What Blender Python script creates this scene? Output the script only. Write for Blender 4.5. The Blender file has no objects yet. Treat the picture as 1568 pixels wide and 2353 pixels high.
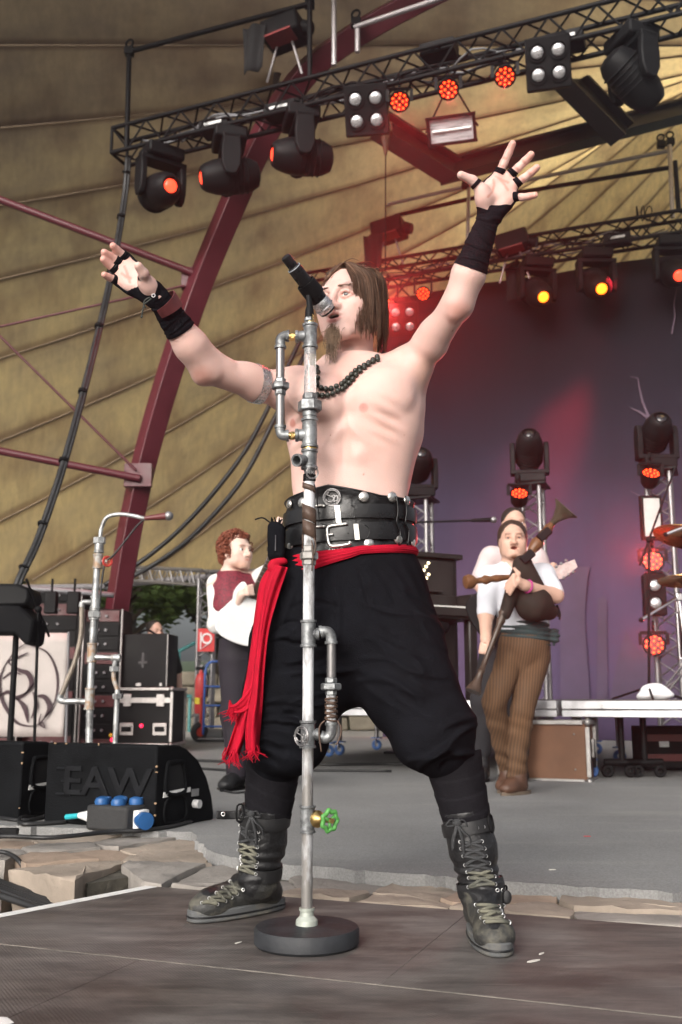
import bpy,bmesh,math,random
import numpy as np
from mathutils import Vector,Matrix,Euler
SC=bpy.context.scene
COL=SC.collection
rnd=random.Random(7)
R_=math.radians

# ------------------------------------------------------------------ camera, sky, sun, exposure
CAM_H,PITCH,FPX=0.56,R_(10.6),2287.0
cam=bpy.data.cameras.new('camera');cam_o=bpy.data.objects.new('camera',cam);COL.objects.link(cam_o)
cam.sensor_fit='HORIZONTAL';cam.sensor_width=24.0;cam.lens=FPX/1568.0*24.0
cam.clip_start=0.05;cam.clip_end=900
cam_o.location=(0,0,CAM_H);cam_o.rotation_euler=(R_(90)+PITCH,0,0)
cam.dof.use_dof=True;cam.dof.focus_distance=2.55;cam.dof.aperture_fstop=5.6
SC.camera=cam_o

SUN_EL,SUN_AZ=R_(22),R_(204)  # azimuth clockwise from +Y: veiled sun behind the camera, to its left
world=bpy.data.worlds.new('World');SC.world=world;world.use_nodes=True
wn=world.node_tree;wn.nodes.clear()
sky_n=wn.nodes.new('ShaderNodeTexSky');sky_n.sky_type='NISHITA';sky_n.sun_disc=False
sky_n.sun_elevation=SUN_EL;sky_n.sun_rotation=SUN_AZ
sky_n.air_density=1.0;sky_n.dust_density=7.0;sky_n.ozone_density=1.0
hsv=wn.nodes.new('ShaderNodeHueSaturation');hsv.inputs['Saturation'].default_value=0.35
bgn=wn.nodes.new('ShaderNodeBackground');bgn.inputs['Strength'].default_value=0.15
won=wn.nodes.new('ShaderNodeOutputWorld')
wn.links.new(sky_n.outputs[0],hsv.inputs['Color']);wn.links.new(hsv.outputs[0],bgn.inputs['Color'])
wn.links.new(bgn.outputs[0],won.inputs['Surface'])
sun=bpy.data.lights.new('sun','SUN');sun.energy=1.4;sun.angle=R_(45);sun.color=(1,0.97,0.93)
sun_o=bpy.data.objects.new('sun',sun);COL.objects.link(sun_o)
sd=Vector((math.sin(SUN_AZ)*math.cos(SUN_EL),math.cos(SUN_AZ)*math.cos(SUN_EL),math.sin(SUN_EL)))
sun_o.rotation_euler=(-sd).to_track_quat('-Z','Y').to_euler();sun_o.location=sd*40
SC.view_settings.view_transform='Standard';SC.view_settings.look='None'
SC.view_settings.gamma=1.0;SC.view_settings.use_curve_mapping=False
SC.view_settings.exposure=0.66
SC.cycles.use_denoising=True
SC.cycles.max_bounces=6;SC.cycles.diffuse_bounces=3;SC.cycles.glossy_bounces=3
SC.cycles.transmission_bounces=6;SC.cycles.transparent_max_bounces=8;SC.cycles.volume_bounces=0
SC.cycles.sample_clamp_indirect=6.0;SC.cycles.caustics_reflective=False;SC.cycles.caustics_refractive=False

# ------------------------------------------------------------------ placing things: picture point + distance -> world point
_cp,_sp=math.cos(PITCH),math.sin(PITCH)
def _ray(u,v):
    a,b=(u-784.0)/FPX,(1176.5-v)/FPX
    return Vector((a,_cp-b*_sp,_sp+b*_cp))
def P(u,v,Y):
    d=_ray(u,v);return Vector((0,0,CAM_H))+d*(Y/d.y)
def G(u,v,z=0.0):
    d=_ray(u,v);return Vector((0,0,CAM_H))+d*((z-CAM_H)/d.z)
def PX(p):
    "pixels (of the 1568 wide picture) per metre at a point"
    return FPX/(p.y*_cp+(p.z-CAM_H)*_sp)
ST=R_(21.5)  # the stage is turned against the camera
SX=Vector((math.cos(ST),-math.sin(ST),0));SY=Vector((math.sin(ST),math.cos(ST),0));SZ=Vector((0,0,1))
# ------------------------------------------------------------------ materials
MATS={}
def M(name,col,rough=0.6,metal=0.0,var=0.18,scale=9.0,bump=0.0,bscale=80.0,col2=None,wear=0.5,
      spec=0.5,emit=None,estr=0.0,alpha=None,trans=0.0,sheen=0.0,stretch=None,rvar=0.15,detail=5.0,attr=None,sss=0.0,ior=1.45):
    if name in MATS:return MATS[name]
    m=bpy.data.materials.new(name);m.use_nodes=True;MATS[name]=m
    nt=m.node_tree;N=nt.nodes;L=nt.links
    bs=N['Principled BSDF']
    bs.inputs['Roughness'].default_value=rough;bs.inputs['Metallic'].default_value=metal
    bs.inputs['Specular IOR Level'].default_value=spec;bs.inputs['IOR'].default_value=ior
    if trans:bs.inputs['Transmission Weight'].default_value=trans
    if sheen:bs.inputs['Sheen Weight'].default_value=sheen
    if sss:
        bs.inputs['Subsurface Weight'].default_value=sss
        bs.inputs['Subsurface Radius'].default_value=(1.0,0.35,0.2);bs.inputs['Subsurface Scale'].default_value=0.012
    c=tuple(col)+(1,)
    tc=N.new('ShaderNodeTexCoord');mp=N.new('ShaderNodeMapping');L.new(tc.outputs['Object'],mp.inputs[0])
    if stretch:mp.inputs['Scale'].default_value=stretch
    if var or col2:
        nz=N.new('ShaderNodeTexNoise');nz.inputs['Scale'].default_value=scale;nz.inputs['Detail'].default_value=detail
        nz.inputs['Roughness'].default_value=0.62
        L.new(mp.outputs[0],nz.inputs['Vector'])
        rp=N.new('ShaderNodeValToRGB')
        if col2 is None:
            a=tuple(max(0,x*(1-var))for x in col)+(1,);b=tuple(min(1,x*(1+var))for x in col)+(1,)
            rp.color_ramp.elements[0].position=0.3;rp.color_ramp.elements[1].position=0.7
        else:
            a,b=c,tuple(col2)+(1,)
            rp.color_ramp.elements[0].position=max(0,wear-0.08);rp.color_ramp.elements[1].position=min(1,wear+0.08)
        rp.color_ramp.elements[0].color=a;rp.color_ramp.elements[1].color=b
        L.new(nz.outputs['Fac'],rp.inputs[0]);out=rp.outputs[0]
        if attr:
            at=N.new('ShaderNodeAttribute');at.attribute_name=attr
            mx=N.new('ShaderNodeMix');mx.data_type='RGBA';mx.blend_type='MULTIPLY';mx.inputs['Factor'].default_value=1.0
            L.new(out,mx.inputs['A']);L.new(at.outputs['Color'],mx.inputs['B']);out=mx.outputs['Result']
        L.new(out,bs.inputs['Base Color'])
        if rvar:
            mr=N.new('ShaderNodeMapRange');mr.inputs['From Min'].default_value=0.3;mr.inputs['From Max'].default_value=0.7
            mr.inputs['To Min'].default_value=max(0.02,rough-rvar);mr.inputs['To Max'].default_value=min(1,rough+rvar)
            L.new(nz.outputs['Fac'],mr.inputs['Value']);L.new(mr.outputs[0],bs.inputs['Roughness'])
    else:
        bs.inputs['Base Color'].default_value=c
    if bump:
        n2=N.new('ShaderNodeTexNoise');n2.inputs['Scale'].default_value=bscale;n2.inputs['Detail'].default_value=6
        L.new(mp.outputs[0],n2.inputs['Vector'])
        bp=N.new('ShaderNodeBump');bp.inputs['Strength'].default_value=min(1,bump);bp.inputs['Distance'].default_value=0.01
        L.new(n2.outputs['Fac'],bp.inputs['Height']);L.new(bp.outputs[0],bs.inputs['Normal'])
    if emit:
        bs.inputs['Emission Color'].default_value=tuple(emit)+(1,);bs.inputs['Emission Strength'].default_value=estr
    return m
def nodes_of(m):return m.node_tree.nodes,m.node_tree.links,m.node_tree.nodes['Principled BSDF']

# ------------------------------------------------------------------ mesh builder
def basis(d,up=Vector((0,0,1))):
    d=Vector(d).normalized()
    if abs(d.dot(up))>0.98:up=Vector((1,0,0))if abs(d.x)<0.9 else Vector((0,1,0))
    x=up.cross(d).normalized();y=d.cross(x)
    return x,y,d
def frame(o,z,up=Vector((0,0,1))):
    "matrix: local z along z, local y near up"
    x,y,d=basis(z,up);m=Matrix((x,y,d)).transposed().to_4x4();m.translation=Vector(o);return m
class MB:
    def __init__(s):s.V=[];s.F=[]
    def raw(s,vs,fs,mtx=None):
        o=len(s.V)
        s.V+=[tuple(mtx@Vector(v))for v in vs]if mtx is not None else[tuple(v)for v in vs]
        s.F+=[tuple(i+o for i in f)for f in fs];return s
    def box(s,c,size,mtx=None):
        hx,hy,hz=(x/2 for x in size);c=Vector(c)
        vs=[Vector((sx*hx,sy*hy,sz*hz))for sz in(-1,1)for sy in(-1,1)for sx in(-1,1)]
        vs=[(mtx.to_3x3()@v if mtx is not None else v)+c for v in vs]
        return s.raw(vs,[(0,2,3,1),(4,5,7,6),(0,1,5,4),(2,6,7,3),(0,4,6,2),(1,3,7,5)])
    def beam(s,a,b,w,h,up=Vector((0,0,1))):
        a,b=Vector(a),Vector(b);x,y,d=basis(b-a,up)
        vs=[p+x*(sx*w/2)+y*(sy*h/2)for p in(a,b)for sx,sy in((-1,-1),(1,-1),(1,1),(-1,1))]
        return s.raw(vs,[(3,2,1,0),(4,5,6,7),(0,1,5,4),(1,2,6,5),(2,3,7,6),(3,0,4,7)])
    def tube(s,pts,r,n=8,cap=True,flat=1.0,up=Vector((0,0,1)),spin=0.0):
        pts=[Vector(p)for p in pts];m=len(pts)
        rs=r if isinstance(r,(list,tuple))else[r]*m
        o=len(s.V);px=None
        for i,p in enumerate(pts):
            d=(pts[min(i+1,m-1)]-pts[max(i-1,0)])
            if d.length<1e-9:d=Vector((0,0,1))
            d.normalize()
            if px is None:x,y,_=basis(d,up)
            else:
                x=px-d*px.dot(d)
                x=x.normalized()if x.length>1e-6 else basis(d,up)[0]
                y=d.cross(x)
            px=x
            for k in range(n):
                a=2*math.pi*k/n+spin
                s.V.append(tuple(p+x*(math.cos(a)*rs[i])+y*(math.sin(a)*rs[i]*flat)))
        for i in range(m-1):
            for k in range(n):
                k2=(k+1)%n
                s.F.append((o+i*n+k,o+i*n+k2,o+(i+1)*n+k2,o+(i+1)*n+k))
        if cap:
            s.F.append(tuple(o+k for k in range(n-1,-1,-1)));s.F.append(tuple(o+(m-1)*n+k for k in range(n)))
        return s
    def cyl(s,a,b,r,r2=None,n=12):return s.tube([a,b],[r,r if r2 is None else r2],n)
    def lathe(s,prof,mtx,n=20,cap=True):
        "prof: (radius, height) pairs"
        o=len(s.V)
        for r,h in prof:
            for k in range(n):
                a=2*math.pi*k/n
                s.V.append(tuple(mtx@Vector((r*math.cos(a),r*math.sin(a),h))))
        for i in range(len(prof)-1):
            for k in range(n):
                k2=(k+1)%n
                s.F.append((o+i*n+k,o+i*n+k2,o+(i+1)*n+k2,o+(i+1)*n+k))
        if cap:
            s.F.append(tuple(o+k for k in range(n-1,-1,-1)));s.F.append(tuple(o+(len(prof)-1)*n+k for k in range(n)))
        return s
    def ball(s,c,r,nu=12,nv=8,mtx=None):
        r=(r,r,r)if not isinstance(r,(tuple,list))else r
        c=Vector(c);o=len(s.V);m3=mtx.to_3x3()if mtx is not None else Matrix.Identity(3)
        s.V.append(tuple(c+m3@Vector((0,0,r[2]))))
        for j in range(1,nv):
            t=math.pi*j/nv
            for k in range(nu):
                a=2*math.pi*k/nu
                s.V.append(tuple(c+m3@Vector((r[0]*math.sin(t)*math.cos(a),r[1]*math.sin(t)*math.sin(a),r[2]*math.cos(t)))))
        s.V.append(tuple(c+m3@Vector((0,0,-r[2]))));e=len(s.V)-1
        for k in range(nu):s.F.append((o,o+1+k,o+1+(k+1)%nu))
        for j in range(nv-2):
            for k in range(nu):
                k2=(k+1)%nu;a0=o+1+j*nu
                s.F.append((a0+k,a0+nu+k,a0+nu+k2,a0+k2))
        a0=o+1+(nv-2)*nu
        for k in range(nu):s.F.append((e,a0+(k+1)%nu,a0+k))
        return s
    def torus(s,mtx,R,r,n=24,m=8,a0=0.0,a1=2*math.pi,flat=1.0):
        full=abs(a1-a0-2*math.pi)<1e-6;o=len(s.V);N=n if full else n+1
        for i in range(N):
            a=a0+(a1-a0)*i/n
            for k in range(m):
                b=2*math.pi*k/m;q=R+r*math.cos(b)
                s.V.append(tuple(mtx@Vector((q*math.cos(a),q*math.sin(a),r*flat*math.sin(b)))))
        for i in range(n):
            i2=(i+1)%N
            for k in range(m):
                k2=(k+1)%m;s.F.append((o+i*m+k,o+i2*m+k,o+i2*m+k2,o+i*m+k2))
        return s
    def prism(s,poly,mtx,h):
        "poly: 2-d outline (counter-clockwise), extruded h along local z"
        n=len(poly);o=len(s.V)
        for z in(0,h):s.V+=[tuple(mtx@Vector((x,y,z)))for x,y in poly]
        s.F.append(tuple(o+k for k in range(n-1,-1,-1)));s.F.append(tuple(o+n+k for k in range(n)))
        for k in range(n):s.F.append((o+k,o+(k+1)%n,o+n+(k+1)%n,o+n+k))
        return s
    def sheet(s,fn,nu,nv,thick=0.0):
        o=len(s.V)
        g=[[Vector(fn(i/nu,j/nv))for j in range(nv+1)]for i in range(nu+1)]
        for row in g:s.V+=[tuple(p)for p in row]
        w=nv+1
        for i in range(nu):
            for j in range(nv):s.F.append((o+i*w+j,o+(i+1)*w+j,o+(i+1)*w+j+1,o+i*w+j+1))
        return s
    def build(s,name,mat,parent=None,smooth=40,bevel=0.0,seg=2,solid=0.0,subsurf=0):
        me=bpy.data.meshes.new(name);me.from_pydata(s.V,[],s.F);me.validate();me.update()
        return link_mesh(name,me,mat,parent,smooth,bevel,seg,solid,subsurf)
def link_mesh(name,me,mat,parent=None,smooth=40,bevel=0.0,seg=2,solid=0.0,subsurf=0):
    if mat is not None and not me.materials:me.materials.append(mat)
    if smooth:
        me.polygons.foreach_set('use_smooth',[True]*len(me.polygons))
        if smooth<180:me.set_sharp_from_angle(angle=R_(smooth))
    o=bpy.data.objects.new(name,me);COL.objects.link(o)
    if parent is not None:put(o,parent)
    if solid:
        md=o.modifiers.new('solid','SOLIDIFY');md.thickness=solid;md.offset=0
        if 0<smooth<180:md=o.modifiers.new('split','EDGE_SPLIT');md.split_angle=R_(smooth)
    if subsurf:
        md=o.modifiers.new('sub','SUBSURF');md.levels=subsurf;md.render_levels=subsurf
    if bevel:
        md=o.modifiers.new('bevel','BEVEL');md.width=bevel;md.segments=seg;md.limit_method='ANGLE';md.angle_limit=R_(40)
    return o
ROOTM={}
def root_matrix(o):return ROOTM.get(o.name,Matrix.Identity(4))
def put(o,parent):
    o.parent=parent;o.matrix_parent_inverse=root_matrix(parent).inverted()
def tag(o,label=None,cat=None,group=None,kind=None):
    if label:o['label']=label
    if cat:o['category']=cat
    if group:o['group']=group
    if kind:o['kind']=kind
    return o
def thing(name,label,cat,loc=(0,0,0),group=None,kind=None):
    o=bpy.data.objects.new(name,None);COL.objects.link(o);o.empty_display_size=0.1
    o.location=Vector(loc);ROOTM[o.name]=Matrix.Translation(Vector(loc))
    return tag(o,label,cat,group,kind)
def dup(root,mtx,label=None,group=None):
    "copy of a thing with its parts and sub-parts; mtx is the new root matrix"
    r=root.copy();COL.objects.link(r);r.matrix_world=mtx
    if label:r['label']=label
    if group:r['group']=group
    for ch in list(root.children):
        c=ch.copy();COL.objects.link(c);c.parent=r
        for g in list(ch.children):
            d=g.copy();COL.objects.link(d);d.parent=c
    return r
_unit={}
def rod(parent,a,b,r,mat,name,n=8):
    "a straight round bar as its own part; all share one mesh per material"
    key=(mat.name,n)
    if key not in _unit:
        mb=MB();mb.lathe([(1,0),(1,1)],Matrix.Identity(4),n)
        me=bpy.data.meshes.new(name);me.from_pydata(mb.V,[],mb.F);me.update();me.materials.append(mat)
        me.polygons.foreach_set('use_smooth',[True]*len(me.polygons));me.set_sharp_from_angle(angle=R_(50));_unit[key]=me
    o=bpy.data.objects.new(name,_unit[key]);COL.objects.link(o)
    a,b=Vector(a),Vector(b);x,y,d=basis(b-a);L=(b-a).length
    m=Matrix((x*r,y*r,d*L)).transposed().to_4x4();m.translation=a
    if parent is not None:
        o.parent=parent;o.matrix_parent_inverse=root_matrix(parent).inverted()
    o.matrix_basis=m
    return o
def catmull(pts,n=8,closed=False):
    pts=[Vector(p)for p in pts];out=[];m=len(pts)
    for i in range(m if closed else m-1):
        if closed:p0,p1,p2,p3=pts[i-1],pts[i],pts[(i+1)%m],pts[(i+2)%m]
        else:p0,p1,p2,p3=pts[max(i-1,0)],pts[i],pts[i+1],pts[min(i+2,m-1)]
        for k in range(n):
            t=k/n
            out.append(0.5*((2*p1)+(p2-p0)*t+(2*p0-5*p1+4*p2-p3)*t*t+(3*p1-p0-3*p2+p3)*t**3))
    if not closed:out.append(pts[-1].copy())
    return out
def text_mesh(body,size,extrude,mtx,name,mat,parent=None,align='CENTER',shear=0.0,bevel=0.0):
    cu=bpy.data.curves.new(name,'FONT');cu.body=body;cu.size=size;cu.extrude=extrude;cu.align_x=align;cu.align_y='CENTER'
    cu.resolution_u=3;cu.shear=shear;cu.bevel_depth=bevel
    t=bpy.data.objects.new(name,cu);COL.objects.link(t)
    dg=bpy.context.evaluated_depsgraph_get();me=bpy.data.meshes.new_from_object(t.evaluated_get(dg))
    bpy.data.objects.remove(t);bpy.data.curves.remove(cu)
    me.name=name;me.transform(mtx);me.materials.clear()
    return link_mesh(name,me,mat,parent,smooth=30)

# ------------------------------------------------------------------ organic shapes: distance fields meshed block by block
F4=np.float32
def _v(a):return tuple(float(x)for x in a)
class SDF:
    def __init__(s):s.ops=[]
    def op(s,f,lo,hi,k,mode):s.ops.append((f,np.array(lo,float),np.array(hi,float),k,mode))
    def cone(s,a,b,ra,rb=None,k=0.015,mode='u',flat=None):
        "tapered capsule; flat=(axis, factor) squeezes it along an axis"
        rb=ra if rb is None else rb;a,b=Vector(a),Vector(b);ab=b-a;L2=max(ab.dot(ab),1e-9)
        ax,ay,az=_v(a);bx,by,bz=_v(ab)
        if flat:n=Vector(flat[0]).normalized();nx,ny,nz=_v(n);q=1.0/flat[1]-1.0;nab=n.dot(ab)
        def f(X,Y,Z):
            px,py,pz=X-F4(ax),Y-F4(ay),Z-F4(az)
            t=np.clip((px*F4(bx)+py*F4(by)+pz*F4(bz))/F4(L2),0,1)
            px=px-t*F4(bx);py=py-t*F4(by);pz=pz-t*F4(bz)
            if flat:
                h=(px*F4(nx)+py*F4(ny)+pz*F4(nz))*F4(q)
                px=px+h*F4(nx);py=py+h*F4(ny);pz=pz+h*F4(nz)
            return np.sqrt(px*px+py*py+pz*pz)-(F4(ra)+t*F4(rb-ra))
        m=max(ra,rb)
        s.op(f,[min(a[i],a[i]+ab[i])-m for i in range(3)],[max(a[i],a[i]+ab[i])+m for i in range(3)],k,mode)
    def chain(s,pts,rs,k=0.012,mode='u',flat=None):
        for i in range(len(pts)-1):s.cone(pts[i],pts[i+1],rs[i],rs[i+1],k,mode,flat)
    def ell(s,c,r,R=None,k=0.015,mode='u'):
        c=Vector(c);r=(r,r,r)if not isinstance(r,(tuple,list))else r
        R=R if R is not None else Matrix.Identity(3)
        A=[[R[j][i]for j in range(3)]for i in range(3)]  # rows: local axes in world
        cx,cy,cz=_v(c)
        def f(X,Y,Z):
            px,py,pz=X-F4(cx),Y-F4(cy),Z-F4(cz)
            q=[(px*F4(A[i][0])+py*F4(A[i][1])+pz*F4(A[i][2]))for i in range(3)]
            k0=np.sqrt(sum((q[i]/F4(r[i]))**2 for i in range(3)));k1=np.sqrt(sum((q[i]/F4(r[i]**2))**2 for i in range(3)))
            return k0*(k0-1)/np.maximum(k1,F4(1e-5))
        e=[sum(abs(R[j][i])*r[i]for i in range(3))for j in range(3)]
        s.op(f,[c[j]-e[j]for j in range(3)],[c[j]+e[j]for j in range(3)],k,mode)
    def stack(s,st,k=0.02,mode='u',power=2.0,n=48):
        "upright body of elliptic sections: rows (z, cx, cy, half width, half depth, yaw)"
        st=sorted(st,key=lambda r:r[0]);zs=[r[0]for r in st]
        zz=np.linspace(zs[0],zs[-1],n)
        def smooth(col):
            ys=np.interp(zz,zs,[r[col]for r in st]);ker=np.array([1,2,3,2,1.])/9
            p=np.pad(ys,2,mode='edge');return np.convolve(p,ker,'valid')
        tab=[smooth(c)for c in range(1,6)]
        def f(X,Y,Z):
            cx,cy,a,b,w=(np.interp(Z[0,0,:],zz,t).astype(F4)[None,None,:]for t in tab)
            px,py=X-cx,Y-cy;c,sn=np.cos(w),np.sin(w)
            qx,qy=(px*c+py*sn)/a,(-px*sn+py*c)/b
            rr=(np.abs(qx)**F4(power)+np.abs(qy)**F4(power))**F4(1.0/power)
            d=(rr-1)*np.minimum(a,b)
            dz=np.maximum(F4(zs[0])-Z,Z-F4(zs[-1]))
            return np.maximum(d,dz)
        ex=max(max(r[3],r[4])for r in st)*1.05
        s.op(f,[min(r[1]for r in st)-ex,min(r[2]for r in st)-ex,zs[0]],[max(r[1]for r in st)+ex,max(r[2]for r in st)+ex,zs[-1]],k,mode)
    def box(s,c,half,R=None,rad=0.01,k=0.01,mode='u'):
        c=Vector(c);R=R if R is not None else Matrix.Identity(3)
        A=[[R[j][i]for j in range(3)]for i in range(3)];cx,cy,cz=_v(c)
        def f(X,Y,Z):
            px,py,pz=X-F4(cx),Y-F4(cy),Z-F4(cz)
            q=[np.abs(px*F4(A[i][0])+py*F4(A[i][1])+pz*F4(A[i][2]))-F4(half[i]-rad)for i in range(3)]
            o=np.sqrt(sum(np.maximum(t,0)**2 for t in q));return o+np.minimum(np.maximum(np.maximum(q[0],q[1]),q[2]),0)-F4(rad)
        e=[sum(abs(R[j][i])*half[i]for i in range(3))for j in range(3)]
        s.op(f,[c[j]-e[j]for j in range(3)],[c[j]+e[j]for j in range(3)],k,mode)
    def disp(s,g,lo,hi):s.op(g,lo,hi,0.0,'d')
    def cut(s,point,normal,lo,hi):
        "remove everything on the side the normal points to"
        p,n=Vector(point),Vector(normal).normalized();nx,ny,nz=_v(n);d0=p.dot(n)
        s.op(lambda X,Y,Z:X*F4(nx)+Y*F4(ny)+Z*F4(nz)-F4(d0),lo,hi,0.0,'c')
    def mesh(s,h,name,N=36):
        us=[o for o in s.ops if o[4]=='u']
        lo=np.min([o[1]for o in us],axis=0)-3*h;hi=np.max([o[2]for o in us],axis=0)+3*h
        nb=np.ceil((hi-lo)/(N*h)).astype(int)
        Vs,Ks,Qs=[],[],[];BIG=1<<20
        for bi in range(nb[0]):
            for bj in range(nb[1]):
                for bk in range(nb[2]):
                    i0=np.array([bi,bj,bk])*N;a=lo+i0*h;b=a+(N+1)*h
                    act=[o for o in s.ops if np.all(o[1]-o[3]-2.5*h<=b)and np.all(o[2]+o[3]+2.5*h>=a)]
                    if not any(o[4]=='u'for o in act):continue
                    ax=[(lo[d]+(i0[d]+np.arange(N+2))*h).astype(F4)for d in range(3)]
                    X=ax[0][:,None,None];Y=ax[1][None,:,None];Z=ax[2][None,None,:]
                    D=np.full((N+2,)*3,0.5,F4)
                    for f,l,u,k,mode in act:
                        if mode=='d':D=D+f(X,Y,Z).astype(F4);continue
                        e=f(X,Y,Z).astype(F4)
                        if mode=='c':D=np.maximum(D,e);continue
                        if mode=='s':e=-e;sg=-1.0
                        else:sg=1.0
                        if k>0:
                            w=np.maximum(F4(k)-np.abs(D-e),0)/F4(k);w=w*w*F4(k*0.25)
                        else:w=0
                        D=np.minimum(D,e)-w if sg>0 else np.maximum(D,e)+w
                    S=D<0
                    if S.all()or not S.any():continue
                    n1=N+1
                    cnt=np.zeros((n1,)*3,np.int8);acc=np.zeros((3,)+(n1,)*3,F4);ne=np.zeros((n1,)*3,F4)
                    for d in range(3):
                        sl0=[slice(None)]*3;sl1=[slice(None)]*3;sl0[d]=slice(0,-1);sl1[d]=slice(1,None)
                        A_,B_=D[tuple(sl0)],D[tuple(sl1)];cr=(A_<0)!=(B_<0)
                        t=np.where(cr,A_/np.where(cr,A_-B_,1),0).astype(F4)
                        oth=[q for q in range(3)if q!=d]
                        for o1 in(0,1):
                            for o2 in(0,1):
                                sl=[slice(None)]*3;sl[oth[0]]=slice(o1,o1+n1);sl[oth[1]]=slice(o2,o2+n1)
                                c_=cr[tuple(sl)];ne+=c_
                                acc[d]+=np.where(c_,t[tuple(sl)],0);acc[oth[0]]+=c_*F4(o1);acc[oth[1]]+=c_*F4(o2)
                        # quads for edges owned by this block
                        o_=[slice(1,N+1)]*3;o_[d]=slice(0,N)
                        e=np.argwhere(cr[tuple(o_)])
                        if len(e):
                            for q in oth:e[:,q]+=1
                            neg=S[tuple(e.T)]
                            def key(da,db):
                                c2=e.copy();c2[:,oth[0]]+=da;c2[:,oth[1]]+=db;c2=c2+i0
                                return(c2[:,0].astype(np.int64)*BIG+c2[:,1])*BIG+c2[:,2]
                            q4=np.stack([key(-1,-1),key(0,-1),key(0,0),key(-1,0)],1)
                            flip=neg if d!=1 else~neg
                            q4[~flip]=q4[~flip][:,::-1];Qs.append(q4)
                    cc=np.argwhere(ne>0)
                    p=acc[:,cc[:,0],cc[:,1],cc[:,2]].T/ne[cc[:,0],cc[:,1],cc[:,2]][:,None]
                    g=cc+i0;Vs.append(lo+(g+p)*h)
                    Ks.append((g[:,0].astype(np.int64)*BIG+g[:,1])*BIG+g[:,2])
        K=np.concatenate(Ks);V=np.concatenate(Vs);Q=np.concatenate(Qs)
        uk,idx=np.unique(K,return_index=True);V=V[idx]
        Fi=np.searchsorted(uk,Q);Fi=np.clip(Fi,0,len(uk)-1);ok=(uk[Fi]==Q).all(1);Fi=Fi[ok]
        used=np.zeros(len(V),bool);used[Fi.ravel()]=True;remap=np.cumsum(used)-1;V=V[used];Fi=remap[Fi]
        me=bpy.data.meshes.new(name);me.vertices.add(len(V));me.vertices.foreach_set('co',V.astype(F4).ravel())
        me.loops.add(len(Fi)*4);me.loops.foreach_set('vertex_index',Fi.astype(np.int32).ravel())
        me.polygons.add(len(Fi));me.polygons.foreach_set('loop_start',np.arange(0,len(Fi)*4,4,dtype=np.int32))
        me.update(calc_edges=True);me.polygons.foreach_set('use_smooth',np.ones(len(Fi),bool))
        return me,V
def paint(me,V,base,spots,attr='Col'):
    "skin and cloth colours, with some shade of creases and nostrils put in: spots are (centre, radius, colour, softness)"
    C=np.ones((len(V),4),F4);C[:,:3]=base
    for c,r,col,soft in spots:
        if callable(c):w=c(V)
        else:
            r3=np.array(r if isinstance(r,(tuple,list))else(r,r,r),float)
            d=np.sqrt((((V-np.array(_v(c)))/r3)**2).sum(1));w=np.clip((1-d)/soft+0.5,0,1)if soft>0 else(d<1)*1.0
        w=w[:,None];C[:,:3]=C[:,:3]*(1-w)+np.array(col)*w
    a=me.color_attributes.new(attr,'FLOAT_COLOR','POINT');a.data.foreach_set('color',C.ravel())
def wob(seed,freq,n=6):
    "smooth pseudo-noise as a sum of sines, for cloth and skin relief"
    r=np.random.RandomState(seed);ds=r.normal(size=(n,3));ds/=np.linalg.norm(ds,axis=1)[:,None]
    fr=freq*r.uniform(0.6,1.6,n);ph=r.uniform(0,6.28,n)
    def f(X,Y,Z):
        s=0
        for d,q,p in zip(ds,fr,ph):s=s+np.sin((X*F4(d[0])+Y*F4(d[1])+Z*F4(d[2]))*F4(q)+F4(p))
        return s/n
    return f
def strands(name,lines,r0,mat,parent,r1=0.0002,flat=1.0):
    mb=MB()
    for ln in lines:
        m=len(ln);mb.tube(ln,[r0+(r1-r0)*(i/(m-1))**1.5 for i in range(m)],3,cap=False,flat=flat)
    return mb.build(name,mat,parent,smooth=180)
# ------------------------------------------------------------------ ground, stage floor, platform, stones
def slab(name,poly,top,bot,mat,parent=None,kind='structure',bevel=0.0):
    mb=MB();mb.prism([(p[0],p[1])for p in poly],Matrix.Translation((0,0,bot)),top-bot)
    o=mb.build(name,mat,parent,smooth=30,bevel=bevel)
    if parent is None:o['kind']=kind
    return o
m_soil=M('soil',(0.10,0.085,0.07),0.95,var=0.4,scale=3,bump=0.6,bscale=30)
g=MB();g.raw([(-110,-40,-0.3),(110,-40,-0.3),(110,110,-0.3),(-110,110,-0.3)],[(0,1,2,3)])
tag(g.build('ground',m_soil,smooth=0),kind='structure')

# worn asphalt with chalky scuffs
m_asph=M('asphalt',(0.215,0.214,0.212),0.9,var=0.14,scale=1.3,bump=0.35,bscale=240,spec=0.3)
N_,L_,B_=nodes_of(m_asph)
tc=N_.new('ShaderNodeTexCoord')
sp=N_.new('ShaderNodeTexNoise');sp.inputs['Scale'].default_value=160;sp.inputs['Detail'].default_value=3;L_.new(tc.outputs['Object'],sp.inputs['Vector'])
mpn=N_.new('ShaderNodeMapping');mpn.inputs['Scale'].default_value=(0.5,3.2,1);mpn.inputs['Rotation'].default_value=(0,0,R_(8));L_.new(tc.outputs['Object'],mpn.inputs[0])
ck=N_.new('ShaderNodeTexNoise');ck.inputs['Scale'].default_value=1.6;ck.inputs['Detail'].default_value=8;ck.inputs['Roughness'].default_value=0.7;L_.new(mpn.outputs[0],ck.inputs['Vector'])
r1=N_.new('ShaderNodeValToRGB');r1.color_ramp.elements[0].position=0.54;r1.color_ramp.elements[1].position=0.74
r1.color_ramp.elements[0].color=(0,0,0,1);r1.color_ramp.elements[1].color=(0.5,0.5,0.5,1);L_.new(ck.outputs['Fac'],r1.inputs[0])
r2=N_.new('ShaderNodeValToRGB');r2.color_ramp.elements[0].position=0.35;r2.color_ramp.elements[1].position=0.72
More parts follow.
